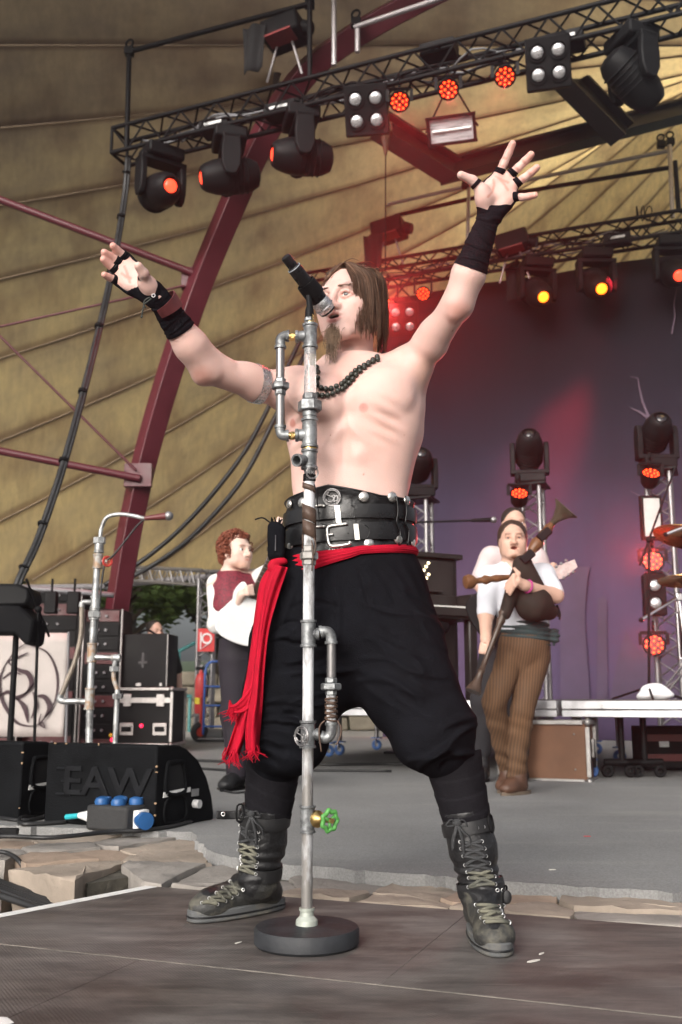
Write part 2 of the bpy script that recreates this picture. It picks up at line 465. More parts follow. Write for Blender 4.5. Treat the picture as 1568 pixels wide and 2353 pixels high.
r2.color_ramp.elements[0].color=(0.84,0.84,0.84,1);r2.color_ramp.elements[1].color=(1.2,1.2,1.2,1);L_.new(sp.outputs['Fac'],r2.inputs[0])
base_sock=B_.inputs['Base Color'].links[0].from_socket
mx=N_.new('ShaderNodeMix');mx.data_type='RGBA';L_.new(r1.outputs[0],mx.inputs['Factor']);L_.new(base_sock,mx.inputs['A']);mx.inputs['B'].default_value=(0.33,0.32,0.29,1)
m2=N_.new('ShaderNodeMix');m2.data_type='RGBA';m2.blend_type='MULTIPLY';m2.inputs['Factor'].default_value=1;L_.new(mx.outputs['Result'],m2.inputs['A']);L_.new(r2.outputs[0],m2.inputs['B'])
L_.new(m2.outputs['Result'],B_.inputs['Base Color'])

back_uv=[(-900,1850),(-500,1872),(-200,1890),(0,1897),(440,1913),(475,1953),(560,1980),(900,2006),(1300,2034),(1568,2052),(2100,2090),(2700,2140)]
front_uv=[(-900,1910),(-500,1935),(-200,1960),(0,1975),(60,1985),(100,2010),(180,2030),(310,2010),(345,2034),(600,2054),(1000,2086),(1568,2130),(2100,2172),(2700,2220)]
ZA=0.035
bk=[G(u,v,ZA)for u,v in back_uv];fr=[G(u,v,0.01)for u,v in front_uv]
edge=[]
for i in range(len(bk)-1):
    a,b=bk[i],bk[i+1];n=max(2,int((b-a).length/0.035))
    for k in range(n):
        p=a.lerp(b,k/n);edge.append((p.x+rnd.gauss(0,0.006),p.y+rnd.gauss(0,0.012)))
edge.append((bk[-1].x,bk[-1].y))
floor_poly=edge+[(14,edge[-1][1]),(14,14.0),(-16,14.0),(-16,edge[0][1])]
slab('stage_floor',floor_poly,ZA,-0.29,m_asph)
m_path=M('path_concrete',(0.36,0.34,0.31),0.9,var=0.15,scale=2,bump=0.2)
slab('path',[(-30,14.01),(20,14.01),(20,17.6),(-30,17.6)],0.02,-0.29,m_path)

# irregular flagstones along the floor's front edge: one stone each
def clip(poly,p,n):
    out=[];m=len(poly)
    for i in range(m):
        a,b=poly[i],poly[(i+1)%m];da=(a[0]-p[0])*n[0]+(a[1]-p[1])*n[1];db=(b[0]-p[0])*n[0]+(b[1]-p[1])*n[1]
        if da<=0:out.append(a)
        if da*db<0:t=da/(da-db);out.append((a[0]+t*(b[0]-a[0]),a[1]+t*(b[1]-a[1])))
    return out
def polyline_at(pl,x):
    for i in range(len(pl)-1):
        if pl[i].x<=x<=pl[i+1].x:t=(x-pl[i].x)/(pl[i+1].x-pl[i].x);return pl[i].y+t*(pl[i+1].y-pl[i].y)
    return pl[0].y if x<pl[0].x else pl[-1].y
m_st=[M('sandstone_tan',(0.28,0.232,0.188),0.92,var=0.22,scale=5,bump=0.5,bscale=35),
        M('sandstone_rust',(0.29,0.218,0.166),0.92,var=0.25,scale=4,bump=0.5,bscale=30),
        M('slate_grey',(0.235,0.215,0.195),0.9,var=0.25,scale=6,bump=0.5,bscale=40)]
O_=G(340,2036);e1_=(G(1568,2131)-O_).normalized()
edging=thing('stone_edging',None,None,(0,0,0),kind='structure')
bed=MB();bed.prism([(p.x,p.y+(0.12 if p.x<O_.x else 0.02))for p in fr]+[(p.x,p.y+0.02)for p in reversed(bk)],Matrix.Translation((0,0,-0.28)),0.268)
bed.build('mortar_bed',M('mortar_dark',(0.075,0.068,0.055),0.95,var=0.4,scale=14,bump=0.8,bscale=40),edging,smooth=0)
seeds=[]
x=-2.6
rs=random.Random(21)
while x<3.0:
    yb,yf=polyline_at(bk,x),polyline_at(fr,x);w=yb-yf
    nrow=1 if w<0.20 else(2 if w<0.40 else 3)
    for r in range(nrow):seeds.append((x+rs.uniform(-0.07,0.07),yf+w*(r+0.5+rs.uniform(-0.22,0.22))/nrow))
    x+=rs.uniform(0.17,0.36)
for i,(sx,sy)in enumerate(seeds):
    poly=[(sx-0.6,sy-0.7),(sx+0.6,sy-0.7),(sx+0.6,sy+0.7),(sx-0.6,sy+0.7)]
    for j,(tx,ty)in enumerate(seeds):
        if i==j:continue
        d=math.hypot(tx-sx,ty-sy)
        if d>1.2:continue
        n=((tx-sx)/d,(ty-sy)/d);gap=0.0035
        poly=clip(poly,(sx+n[0]*(d/2-gap),sy+n[1]*(d/2-gap)),n)
        if len(poly)<3:break
    for pl,sgn,off in((bk,1,0.004),(fr,-1,0.0)):
        for a,b in zip(pl[:-1],pl[1:]):
            if b.x<sx-0.5 or a.x>sx+0.5:continue
            dx,dy=b.x-a.x,b.y-a.y;L=math.hypot(dx,dy);nn=(-dy/L*sgn,dx/L*sgn)
            if len(poly)>=3 and a.x<=sx<=b.x:poly=clip(poly,(a.x+nn[0]*off,a.y+nn[1]*off),nn)
    if len(poly)>=3 and max(p[0]for p in poly)>O_.x:poly=clip(poly,(O_.x-e1_.y*0.004,O_.y+0.006),(e1_.y,-e1_.x))
    if len(poly)<3:continue
    cx=sum(p[0]for p in poly)/len(poly);cy=sum(p[1]for p in poly)/len(poly)
    pts=[]
    for k in range(len(poly)):
        a,b=poly[k],poly[(k+1)%len(poly)];n=max(1,int(math.hypot(b[0]-a[0],b[1]-a[1])/0.045))
        for q in range(n):
            t=q/n;pts.append((a[0]+t*(b[0]-a[0])+rs.gauss(0,0.004),a[1]+t*(b[1]-a[1])+rs.gauss(0,0.004)))
    if len(pts)<5:continue
    top=0.004+rs.uniform(-0.006,0.010);tilt=(rs.gauss(0,0.02),rs.gauss(0,0.02))
    mb=MB();n=len(pts)
    rings=((0.86,-0.2),(0.96,-0.07),(1.0,top-0.008),(0.985,top-0.001),(0.90,top),(0.55,top+0.001))
    vs=[]
    for sc_,z in rings:
        for px,py in pts:
            qx,qy=cx+(px-cx)*sc_,cy+(py-cy)*sc_
            vs.append((qx,qy,z+(qx-cx)*tilt[0]+(qy-cy)*tilt[1]+(rs.gauss(0,0.0022)if z>0 else 0)))
    fs=[]
    for q in range(len(rings)-1):
        for k in range(n):k2=(k+1)%n;fs.append((q*n+k,q*n+k2,(q+1)*n+k2,(q+1)*n+k))
    vs.append((cx,cy,top+0.004));e=len(vs)-1
    for k in range(n):fs.append(((len(rings)-1)*n+k,(len(rings)-1)*n+(k+1)%n,e))
    mb.raw(vs,fs).build('stone',m_st[rs.choice((0,0,1,1,2))],edging,smooth=35)

# film-faced plywood platform
m_ply=M('platform_plywood',(0.088,0.080,0.077),0.65,var=0.35,scale=2.2,spec=0.45,detail=8,rvar=0.2)
N_,L_,B_=nodes_of(m_ply)
tc=N_.new('ShaderNodeTexCoord')
mpn=N_.new('ShaderNodeMapping');mpn.inputs['Scale'].default_value=(1.4,5,1);mpn.inputs['Rotation'].default_value=(0,0,R_(20));L_.new(tc.outputs['Object'],mpn.inputs[0])
ck=N_.new('ShaderNodeTexNoise');ck.inputs['Scale'].default_value=2.4;ck.inputs['Detail'].default_value=10;ck.inputs['Roughness'].default_value=0.75;L_.new(mpn.outputs[0],ck.inputs['Vector'])
r1=N_.new('ShaderNodeValToRGB');r1.color_ramp.elements[0].position=0.42;r1.color_ramp.elements[1].position=0.72
r1.color_ramp.elements[0].color=(0,0,0,1);r1.color_ramp.elements[1].color=(0.75,0.75,0.75,1);L_.new(ck.outputs['Fac'],r1.inputs[0])
base_sock=B_.inputs['Base Color'].links[0].from_socket
mx=N_.new('ShaderNodeMix');mx.data_type='RGBA';L_.new(r1.outputs[0],mx.inputs['Factor']);L_.new(base_sock,mx.inputs['A']);mx.inputs['B'].default_value=(0.23,0.21,0.195,1)
mps=N_.new('ShaderNodeMapping');mps.inputs['Scale'].default_value=(1.2,26,1);mps.inputs['Rotation'].default_value=(0,0,R_(34));L_.new(tc.outputs['Object'],mps.inputs[0])
scn=N_.new('ShaderNodeTexNoise');scn.inputs['Scale'].default_value=3.0;scn.inputs['Detail'].default_value=4;L_.new(mps.outputs[0],scn.inputs['Vector'])
rsn=N_.new('ShaderNodeValToRGB');rsn.color_ramp.elements[0].position=0.62;rsn.color_ramp.elements[1].position=0.74;rsn.color_ramp.elements[0].color=(0,0,0,1);rsn.color_ramp.elements[1].color=(0.5,0.5,0.5,1);L_.new(scn.outputs['Fac'],rsn.inputs[0])
mxs2=N_.new('ShaderNodeMix');mxs2.data_type='RGBA';L_.new(rsn.outputs[0],mxs2.inputs['Factor']);L_.new(mx.outputs['Result'],mxs2.inputs['A']);mxs2.inputs['B'].default_value=(0.27,0.25,0.23,1)
dkn=N_.new('ShaderNodeTexNoise');dkn.inputs['Scale'].default_value=1.1;dkn.inputs['Detail'].default_value=6;L_.new(tc.outputs['Object'],dkn.inputs['Vector'])
rdk=N_.new('ShaderNodeValToRGB');rdk.color_ramp.elements[0].position=0.38;rdk.color_ramp.elements[1].position=0.6;rdk.color_ramp.elements[0].color=(0.70,0.63,0.60,1);rdk.color_ramp.elements[1].color=(1.08,1.08,1.08,1);L_.new(dkn.outputs['Fac'],rdk.inputs[0])
mx3=N_.new('ShaderNodeMix');mx3.data_type='RGBA';mx3.blend_type='MULTIPLY';mx3.inputs['Factor'].default_value=1;L_.new(mxs2.outputs['Result'],mx3.inputs['A']);L_.new(rdk.outputs[0],mx3.inputs['B'])
L_.new(mx3.outputs['Result'],B_.inputs['Base Color'])
wv=N_.new('ShaderNodeTexVoronoi');wv.inputs['Scale'].default_value=150;wv.feature='DISTANCE_TO_EDGE';L_.new(tc.outputs['Object'],wv.inputs['Vector'])
sc2=N_.new('ShaderNodeTexNoise');sc2.inputs['Scale'].default_value=500
wv2=N_.new('ShaderNodeTexWave');wv2.inputs['Scale'].default_value=45;wv2.inputs['Distortion'].default_value=1.0;mp3=N_.new('ShaderNodeMapping');mp3.inputs['Rotation'].default_value=(0,0,R_(-30));L_.new(tc.outputs['Object'],mp3.inputs[0]);L_.new(mp3.outputs[0],wv2.inputs['Vector'])
ad=N_.new('ShaderNodeMath');ad.operation='ADD';L_.new(wv.outputs['Distance'],ad.inputs[0]);L_.new(wv2.outputs['Fac'],ad.inputs[1])
bp=N_.new('ShaderNodeBump');bp.inputs['Strength'].default_value=0.30;bp.inputs['Distance'].default_value=0.0015;L_.new(ad.outputs[0],bp.inputs['Height']);L_.new(bp.outputs[0],B_.inputs['Normal'])
plat=thing('stage_platform',None,None,(0,0,0),kind='structure')
O=G(340,2036);O.z=0;e1=(G(1568,2131)-O).normalized();e2=Vector((e1.y,-e1.x,0))
sa=G(0,2170);d_seam=(sa-O).dot(e2)
Lc=G(0,2101);e3=(Lc-O).normalized()
def pp(a,b):return O+e1*a+e2*b
def left_at(b):return pp(0,0)+e3*(b/e3.dot(e2))
cols=[0.0,1.0,3.4,5.6]
rows=[(0.0,d_seam-0.002),(d_seam+0.002,d_seam+1.248),(d_seam+1.252,d_seam+2.5)]
for r,(b0,b1)in enumerate(rows):
    for c in range(3):
        off=0.0 if r==0 else-0.55
        if c==0:q=[left_at(b0),left_at(b1),pp(cols[1]-0.0006+off,b1),pp(cols[1]-0.0006+off,b0)]
        else:q=[pp(cols[c]+0.0006+off,b0),pp(cols[c]+0.0006+off,b1),pp(cols[c+1]-0.0006+off,b1),pp(cols[c+1]-0.0006+off,b0)]
        slab('plywood_panel',q,rnd.uniform(-0.0008,0.0),-0.027,m_ply,plat,bevel=0.0012)
for b in(d_seam,):
    q=[left_at(b-0.003),left_at(b+0.003),pp(5,b+0.003),pp(5,b-0.003)];slab('seam_dust',q,0.0011,0.0002,M('seam_dust',(0.19,0.17,0.15),0.9,var=0.4,scale=12),plat)
under=MB();q=[left_at(0.03),left_at(2.4),pp(3.8,2.4),pp(3.8,0.03)]
q=[p+e1*0.03 for p in q[:2]]+q[2:]
under.prism([(p.x,p.y)for p in q],Matrix.Translation((0,0,-0.28)),0.252);under.build('substructure',M('platform_frame',(0.05,0.045,0.04),0.8),plat,smooth=0)
m_tape=M('white_gaffer_tape',(0.74,0.73,0.71),0.6,var=0.12,scale=20)
for a,b,w in((0.0,3.2,0.045),):
    q=[left_at(a+0.01)+e1*0.001,left_at(b),left_at(b)+e1*w,left_at(a+0.01)+e1*(w*0.9)]
    slab('edge_tape',q,0.0016,0.0006,m_tape,plat)
a_,b_,c_,d_=G(-60,2336),G(16,2340),G(32,2352),G(-60,2385)
slab('edge_tape',[a_,d_,c_,b_],0.0016,0.0006,m_tape,plat)
# scraps of leaves and chips on the floor
m_leaf_dry=M('dry_leaf',(0.42,0.30,0.13),0.8,var=0.3)
m_chip=M('pale_chip',(0.6,0.58,0.53),0.8)
for(u,v,z,mt,L)in((1227,2210,0.0,m_chip,0.02),(1245,2193,0.0,m_chip,0.012),(548,2168,0.0,m_chip,0.012),(830,3,0,None,0)):
    if mt is None:continue
    c=G(u,v,z);a=rnd.uniform(0,3);mb=MB()
    mb.prism([(L*math.cos(t),L*0.3*math.sin(t))for t in[k*math.pi/4 for k in range(8)]],Matrix.Translation((c.x,c.y,z+0.0008))@Matrix.Rotation(a,4,'Z'),0.0012)
    tag(mb.build('wood_chip',mt,smooth=0),'small pale wood chip lying on the dark platform boards','wood chip','chips lying on the platform')
for(u,v,mt,L,lab)in((1350,1923,M('red_confetti',(0.6,0.06,0.07),0.6),0.014,'scrap of red confetti on the asphalt beside the right boot'),
                      (712,1906,m_leaf_dry,0.013,'dry yellow leaf scrap beside the wedge monitor'),(1270,2000,m_chip,0.011,'pale grit chip at the broken asphalt edge')):
    c=G(u,v,ZA);mb=MB()
    mb.prism([(L*math.cos(t)*(1+0.2*(k%2)),L*0.5*math.sin(t))for k,t in enumerate([k*math.pi/4 for k in range(8)])],Matrix.Translation((c.x,c.y,ZA+0.001)),0.0015)
    tag(mb.build('confetti_scrap'if 'confetti'in lab else('leaf_scrap'if 'leaf'in lab else 'stone_chip'),mt,smooth=0),lab,'litter')

# ------------------------------------------------------------------ tent roof: fabric strips between seams, over a red steel arch
m_roof=bpy.data.materials.new('tent_fabric');m_roof.use_nodes=True
nt=m_roof.node_tree;N_=nt.nodes;L_=nt.links;B_=N_['Principled BSDF']
B_.inputs['Roughness'].default_value=0.85;B_.inputs['Specular IOR Level'].default_value=0.15
uvn=N_.new('ShaderNodeUVMap');uvn.uv_map='UVMap'
def noise_on(scale3,sc,det,rough=0.6):
    mp=N_.new('ShaderNodeMapping');mp.inputs['Scale'].default_value=scale3;L_.new(uvn.outputs[0],mp.inputs[0])
    n=N_.new('ShaderNodeTexNoise');n.inputs['Scale'].default_value=sc;n.inputs['Detail'].default_value=det;n.inputs['Roughness'].default_value=rough
    L_.new(mp.outputs[0],n.inputs['Vector']);return n.outputs['Fac']
def ramp(fac,stops):
    r=N_.new('ShaderNodeValToRGB');e=r.color_ramp.elements
    e[0].position,e[0].color=stops[0][0],tuple(stops[0][1])+(1,);e[1].position,e[1].color=stops[-1][0],tuple(stops[-1][1])+(1,)
    for p,c in stops[1:-1]:q=e.new(p);q.color=tuple(c)+(1,)
    L_.new(fac,r.inputs[0]);return r.outputs[0]
def mixc(f,a,b,mode='MIX'):
    m=N_.new('ShaderNodeMix');m.data_type='RGBA';m.blend_type=mode
    if isinstance(f,float):m.inputs['Factor'].default_value=f
    else:L_.new(f,m.inputs['Factor'])
    for s_,x in(('A',a),('B',b)):
        if isinstance(x,tuple):m.inputs[s_].default_value=x+(1,)
        else:L_.new(x,m.inputs[s_])
    return m.outputs['Result']
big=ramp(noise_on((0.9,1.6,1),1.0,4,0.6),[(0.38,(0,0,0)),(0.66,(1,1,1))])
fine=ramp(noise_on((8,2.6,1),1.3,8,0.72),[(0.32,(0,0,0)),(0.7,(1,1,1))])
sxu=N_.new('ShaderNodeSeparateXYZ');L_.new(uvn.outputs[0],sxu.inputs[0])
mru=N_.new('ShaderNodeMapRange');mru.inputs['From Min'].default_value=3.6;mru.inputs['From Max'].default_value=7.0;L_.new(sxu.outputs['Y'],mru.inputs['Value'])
cloth_shaded=mixc(mru.outputs[0],(0.20,0.15,0.09),(0.66,0.50,0.24));grime_shaded=mixc(mru.outputs[0],(0.14,0.104,0.070),(0.45,0.34,0.19))  # front strips darker: grime, and the dimmer light there put into the colour
c1=mixc(big,cloth_shaded,grime_shaded)
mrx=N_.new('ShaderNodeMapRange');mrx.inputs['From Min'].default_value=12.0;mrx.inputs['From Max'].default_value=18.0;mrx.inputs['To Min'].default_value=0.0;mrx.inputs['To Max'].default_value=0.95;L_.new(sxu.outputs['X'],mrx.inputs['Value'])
c1=mixc(mrx.outputs[0],c1,(0.96,0.72,0.32))  # right end paler and yellower: brighter light put into the cloth colour
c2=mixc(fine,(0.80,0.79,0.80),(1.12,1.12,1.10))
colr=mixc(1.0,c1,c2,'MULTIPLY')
fr_n=N_.new('ShaderNodeMath');fr_n.operation='FRACT';L_.new(sxu.outputs['Y'],fr_n.inputs[0])
pp_n=N_.new('ShaderNodeMath');pp_n.operation='PINGPONG';pp_n.inputs[1].default_value=0.5;L_.new(sxu.outputs['Y'],pp_n.inputs[0])
seam_d=ramp(pp_n.outputs[0],[(0.0,(0.50,0.45,0.47)),(0.045,(0.58,0.53,0.55)),(0.10,(0.92,0.91,0.91)),(0.25,(1,1,1))])
blot=ramp(noise_on((1.5,0.9,1),1.0,3,0.5),[(0.47,(1,1,1)),(0.68,(0.70,0.65,0.67))])
colr=mixc(1.0,mixc(1.0,colr,seam_d,'MULTIPLY'),blot,'MULTIPLY')
L_.new(colr,B_.inputs['Base Color'])
tr=N_.new('ShaderNodeBsdfTranslucent');L_.new(colr,tr.inputs['Color'])
mxs=N_.new('ShaderNodeMixShader');mxs.inputs[0].default_value=0.6
L_.new(B_.outputs[0],mxs.inputs[1]);L_.new(tr.outputs[0],mxs.inputs[2]);L_.new(mxs.outputs[0],N_['Material Output'].inputs['Surface'])

RV=[-420,-250,-80,102,292,470,640,822,1012,1196,1375,1550,1730,1910,2090,2270,2450,2630]  # seam heights at the picture's left edge
RM=[0.12,0.09,0.05,0.0,-0.09,-0.16,-0.235,-0.31,-0.40,-0.50,-0.58,-0.66,-0.74,-0.82,-0.90,-0.98,-1.06,-1.14]
RC=[0,0,0,0,0.1e-4,0.2e-4,0.35e-4,0.5e-4,0.7e-4,0.9e-4,1.0e-4,1.0e-4,1.0e-4,1.0e-4,1.0e-4,1.0e-4,1.0e-4,1.0e-4]
RY=[7.6,8.3,9.0,9.9,10.9,11.9,12.7,13.4,14.0,14.5,14.9,15.2,15.5,15.8,16.0,16.2,16.4,16.6]
def roof_pt(t,u,bulge=0.0):
    i=min(int(t),len(RV)-2);f=t-i
    def it(a):return a[i]+(a[i+1]-a[i])*f
    uu=max(-200,min(u,1750));v=it(RV)+it(RM)*u-it(RC)*uu*abs(uu)
    p=P(u,v,it(RY));p.z+=bulge*math.sin(math.pi*f);return p
def hem_v(u):return float(np.interp(u,[-1500,30,240,620,1000,1600],[1400,1348,1345,1308,1300,1300]))
def roof_v(t,u):
    i=min(int(t),len(RV)-2);f=t-i;it=lambda a:a[i]+(a[i+1]-a[i])*f
    uu=max(-200,min(u,1750));return it(RV)+it(RM)*u-it(RC)*uu*abs(uu)
def t_hem(u):
    a,b=0.0,len(RV)-1.001
    if roof_v(b,u)<hem_v(u):return b
    for _ in range(30):
        c=(a+b)/2
        if roof_v(c,u)<hem_v(u):a=c
        else:b=c
    return a
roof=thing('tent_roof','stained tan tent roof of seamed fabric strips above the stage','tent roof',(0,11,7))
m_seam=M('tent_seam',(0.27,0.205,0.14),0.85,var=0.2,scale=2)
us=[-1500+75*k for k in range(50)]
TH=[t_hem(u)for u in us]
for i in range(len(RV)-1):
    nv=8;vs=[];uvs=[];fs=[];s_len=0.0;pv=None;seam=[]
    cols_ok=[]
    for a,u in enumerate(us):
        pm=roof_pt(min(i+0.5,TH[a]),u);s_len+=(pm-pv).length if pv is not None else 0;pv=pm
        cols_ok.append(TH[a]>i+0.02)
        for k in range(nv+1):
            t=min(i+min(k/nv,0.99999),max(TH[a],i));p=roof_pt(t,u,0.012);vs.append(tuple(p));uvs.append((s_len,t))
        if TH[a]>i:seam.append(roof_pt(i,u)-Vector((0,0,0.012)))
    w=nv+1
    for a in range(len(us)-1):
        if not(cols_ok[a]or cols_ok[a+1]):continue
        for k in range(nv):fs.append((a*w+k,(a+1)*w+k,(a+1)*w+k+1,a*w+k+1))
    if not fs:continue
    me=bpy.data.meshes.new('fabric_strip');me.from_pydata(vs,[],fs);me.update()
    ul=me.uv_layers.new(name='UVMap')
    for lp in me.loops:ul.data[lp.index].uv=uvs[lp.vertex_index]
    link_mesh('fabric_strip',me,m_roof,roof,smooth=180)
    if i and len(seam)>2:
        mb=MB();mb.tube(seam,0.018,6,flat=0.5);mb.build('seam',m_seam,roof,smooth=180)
m_hem=M('tent_hem',(0.20,0.19,0.20),0.8)
mb=MB();mb.tube([roof_pt(TH[a],u)-Vector((0,0.02,0.02))for a,u in enumerate(us)if u<700],0.045,8);mb.build('hem',m_hem,roof,smooth=180)

m_red=M('red_steel',(0.080,0.011,0.018),0.45,var=0.2,scale=3,spec=0.5)
arch=thing('steel_arch','dark red painted steel arch carrying the tent roof','arch',P(262,1690,10.6))
pts=catmull([P(u,v,y)for u,v,y in((232,1690,10.9),(262,1450,10.8),(300,1210,10.7),(352,985,10.6),(440,705,10.5),(522,500,10.3),(610,305,10.0),(700,172,9.7),(800,92,9.4),(925,20,9.1),(1080,-50,8.7),(1300,-110,8.2))],6)
ar=MB();n=len(pts);ang=R_(38)
for i,p in enumerate(pts):
    d=(pts[min(i+1,n-1)]-pts[max(i-1,0)]).normalized();side=Vector((0,1,0)).cross(d).normalized();fw=Vector((0,1,0))
    h=0.5*(0.185+0.055*min(1,i/n*2))
    a1=(side*math.cos(ang)+fw*math.sin(ang))*h;a2=(-side*math.sin(ang)+fw*math.cos(ang))*h
    ar.V+=[tuple(p+a1+a2),tuple(p-a1+a2),tuple(p-a1-a2),tuple(p+a1-a2)]
    if i:
        for k in range(4):ar.F.append(((i-1)*4+k,(i-1)*4+(k+1)%4,i*4+(k+1)%4,i*4+k))
ar.build('arch_rib',m_red,arch,smooth=30,bevel=0.01)
for a,b,r,nm in(((-260,360),(452,630),0.042,'strut'),((-260,985),(322,1100),0.042,'strut')):
    rod(arch,P(*a,10.1),P(*b,10.45),r,m_red,nm,12)
for a,b in(((-200,795),(425,656)),((-200,575),(312,1080))):
    rod(arch,P(*a,10.2),P(*b,10.45),0.014,m_red,'tie_rod')
for u,v in((448,640),(318,1092)):
    p=P(u,v,10.5);mb=MB();mb.box(p,(0.30,0.06,0.26));mb.build('gusset_plate',m_red,arch,smooth=30,bevel=0.005)
# dark steel beams of the hall frame
m_dks=M('dark_steel',(0.028,0.030,0.040),0.45,var=0.25,scale=3)
def girder(name,label,a,b,w,h):
    a,b=Vector(a),Vector(b);t=thing(name,label,'beam',a)
    x,y,d=basis(b-a)
    for s in(-1,1):
        mb=MB();mb.beam(a+y*(s*h/2),b+y*(s*h/2),w,0.03);mb.build('flange',m_dks,t,smooth=30)
    mb=MB();mb.beam(a,b,0.07,h-0.034);mb.build('web',m_dks,t,smooth=30)
girder('roof_beam','dark steel beam crossing above the black pipe frame',P(200,-110,10.0),P(650,172,10.6),0.34,0.26)
girder('roof_beam','dark steel beam running behind the twin trusses to the four-cell lamp',P(870,285,11.2),P(1040,392,11.7),0.3,0.24)
girder('roof_beam','long dark steel beam sloping behind the raised hand',P(1010,397,11.9),P(1760,205,11.9),0.26,0.20)
girder('roof_beam','short dark steel brace hanging below the second four-cell lamp',P(1090,-40,10.8),P(1432,308,11.6),0.3,0.24)
# ------------------------------------------------------------------ trusses, pipe frames and stage lamps
def proj(p):
    q=Vector(p)-Vector((0,0,CAM_H));f=q.y*_cp+q.z*_sp;up=-q.y*_sp+q.z*_cp
    return 784+FPX*q.x/f,1176.5-FPX*up/f
m_blk=M('black_metal',(0.0065,0.0065,0.0072),0.5,var=0.3,scale=6,spec=0.12)
m_blkp=M('black_plastic',(0.008,0.008,0.0088),0.5,var=0.25,scale=8,bump=0.1,spec=0.13)
m_alu=M('aluminium',(0.28,0.27,0.275),0.45,metal=0.85,var=0.15,scale=10)
m_galv=M('galvanised_tube',(0.42,0.39,0.40),0.45,metal=0.6,var=0.2,scale=10)
def box_truss(name,label,A,B,size,mat,bay=0.42,rc=0.025,rb=0.011,side=None,ends=True):
    "A, B: ends of the near top chord; the truss hangs down by size and back by size"
    A,B=Vector(A),Vector(B);d=(B-A).normalized();L=(B-A).length
    back=side if side is not None else SZ.cross(d).normalized()
    if back.y<0 and side is None:back=-back
    dn=-SZ*size;bk_=back*size
    if abs(d.z)>0.9:dn=SX*size;bk_=SY*size
    t=thing(name,label,'truss',A)
    offs=[Vector((0,0,0)),dn,dn+bk_,bk_]
    for o in offs:rod(t,A+o,B+o,rc,mat,'chord',10)
    n=int(L/bay)
    for f in range(4):
        o1,o2=offs[f],offs[(f+1)%4]
        for i in range(n):
            a,b=A+d*(L*i/n),A+d*(L*(i+1)/n);m_=(a+b)/2
            rod(t,a+o1,m_+o2,rb,mat,'brace',6);rod(t,m_+o2,b+o1,rb,mat,'brace',6)
    if ends:
        for e in(A,B):
            for f in range(4):rod(t,e+offs[f],e+offs[(f+1)%4],rb*1.6,mat,'end_bar',8)
    return t,d,back
ZT=6.62
A1=G(258,294,ZT);B1=G(1400,2,ZT);B1x=B1+(B1-A1).normalized()*1.6
tr1,d1,b1=box_truss('lighting_truss','black box truss overhead with red lamps hanging from its front',A1,B1x,0.29,m_blk)
A2=G(700,628,ZT);B2=G(1568,482,ZT);B2x=B2+(B2-A2).normalized()*1.5
tr2,d2,b2=box_truss('lighting_truss','black box truss above the purple backdrop cloth',A2,B2x,0.29,m_blk)
def on_line(A,d,u):
    lo,hi=-3.0,9.0
    for _ in range(50):
        m=(lo+hi)/2
        if proj(A+d*m)[0]<u:lo=m
        else:hi=m
    return A+d*((lo+hi)/2)
def T1(u,back=0.145,z=-0.29):return on_line(A1+b1*back+SZ*z,d1,u)
def T2(u,back=0.145,z=-0.29):return on_line(A2+b2*back+SZ*z,d2,u)

m_lens_dark=M('dark_lens',(0.02,0.018,0.02),0.08,spec=0.8,var=0)
m_glow_red=M('lit_lens_red',(0.3,0.02,0.01),0.2,var=0,emit=(1.0,0.05,0.02),estr=2.6)
m_glow_hot=M('lit_lens_orange',(0.3,0.05,0.01),0.2,var=0,emit=(1.0,0.15,0.008),estr=4.5)
m_led=M('lit_led_red',(0.3,0.02,0.02),0.2,var=0,emit=(1.0,0.045,0.006),estr=6.0)
m_glass_lamp=M('lamp_reflector',(0.55,0.54,0.55),0.25,metal=0.7,var=0.1)
m_bulb=M('halogen_bulb',(0.9,0.9,0.88),0.1,var=0)
def spot(parent,loc,target,col,watts,size=60,blend=0.8,rad=0.06):
    l=bpy.data.lights.new('lamp_beam','SPOT');l.energy=watts;l.color=col;l.spot_size=R_(size);l.spot_blend=blend;l.shadow_soft_size=rad
    o=bpy.data.objects.new('lamp_beam',l);COL.objects.link(o)
    m=(Vector(target)-Vector(loc)).to_track_quat('-Z','Y').to_matrix().to_4x4();m.translation=Vector(loc)
    o.parent=parent;o.matrix_parent_inverse=root_matrix(parent).inverted();o.matrix_basis=m
    return o
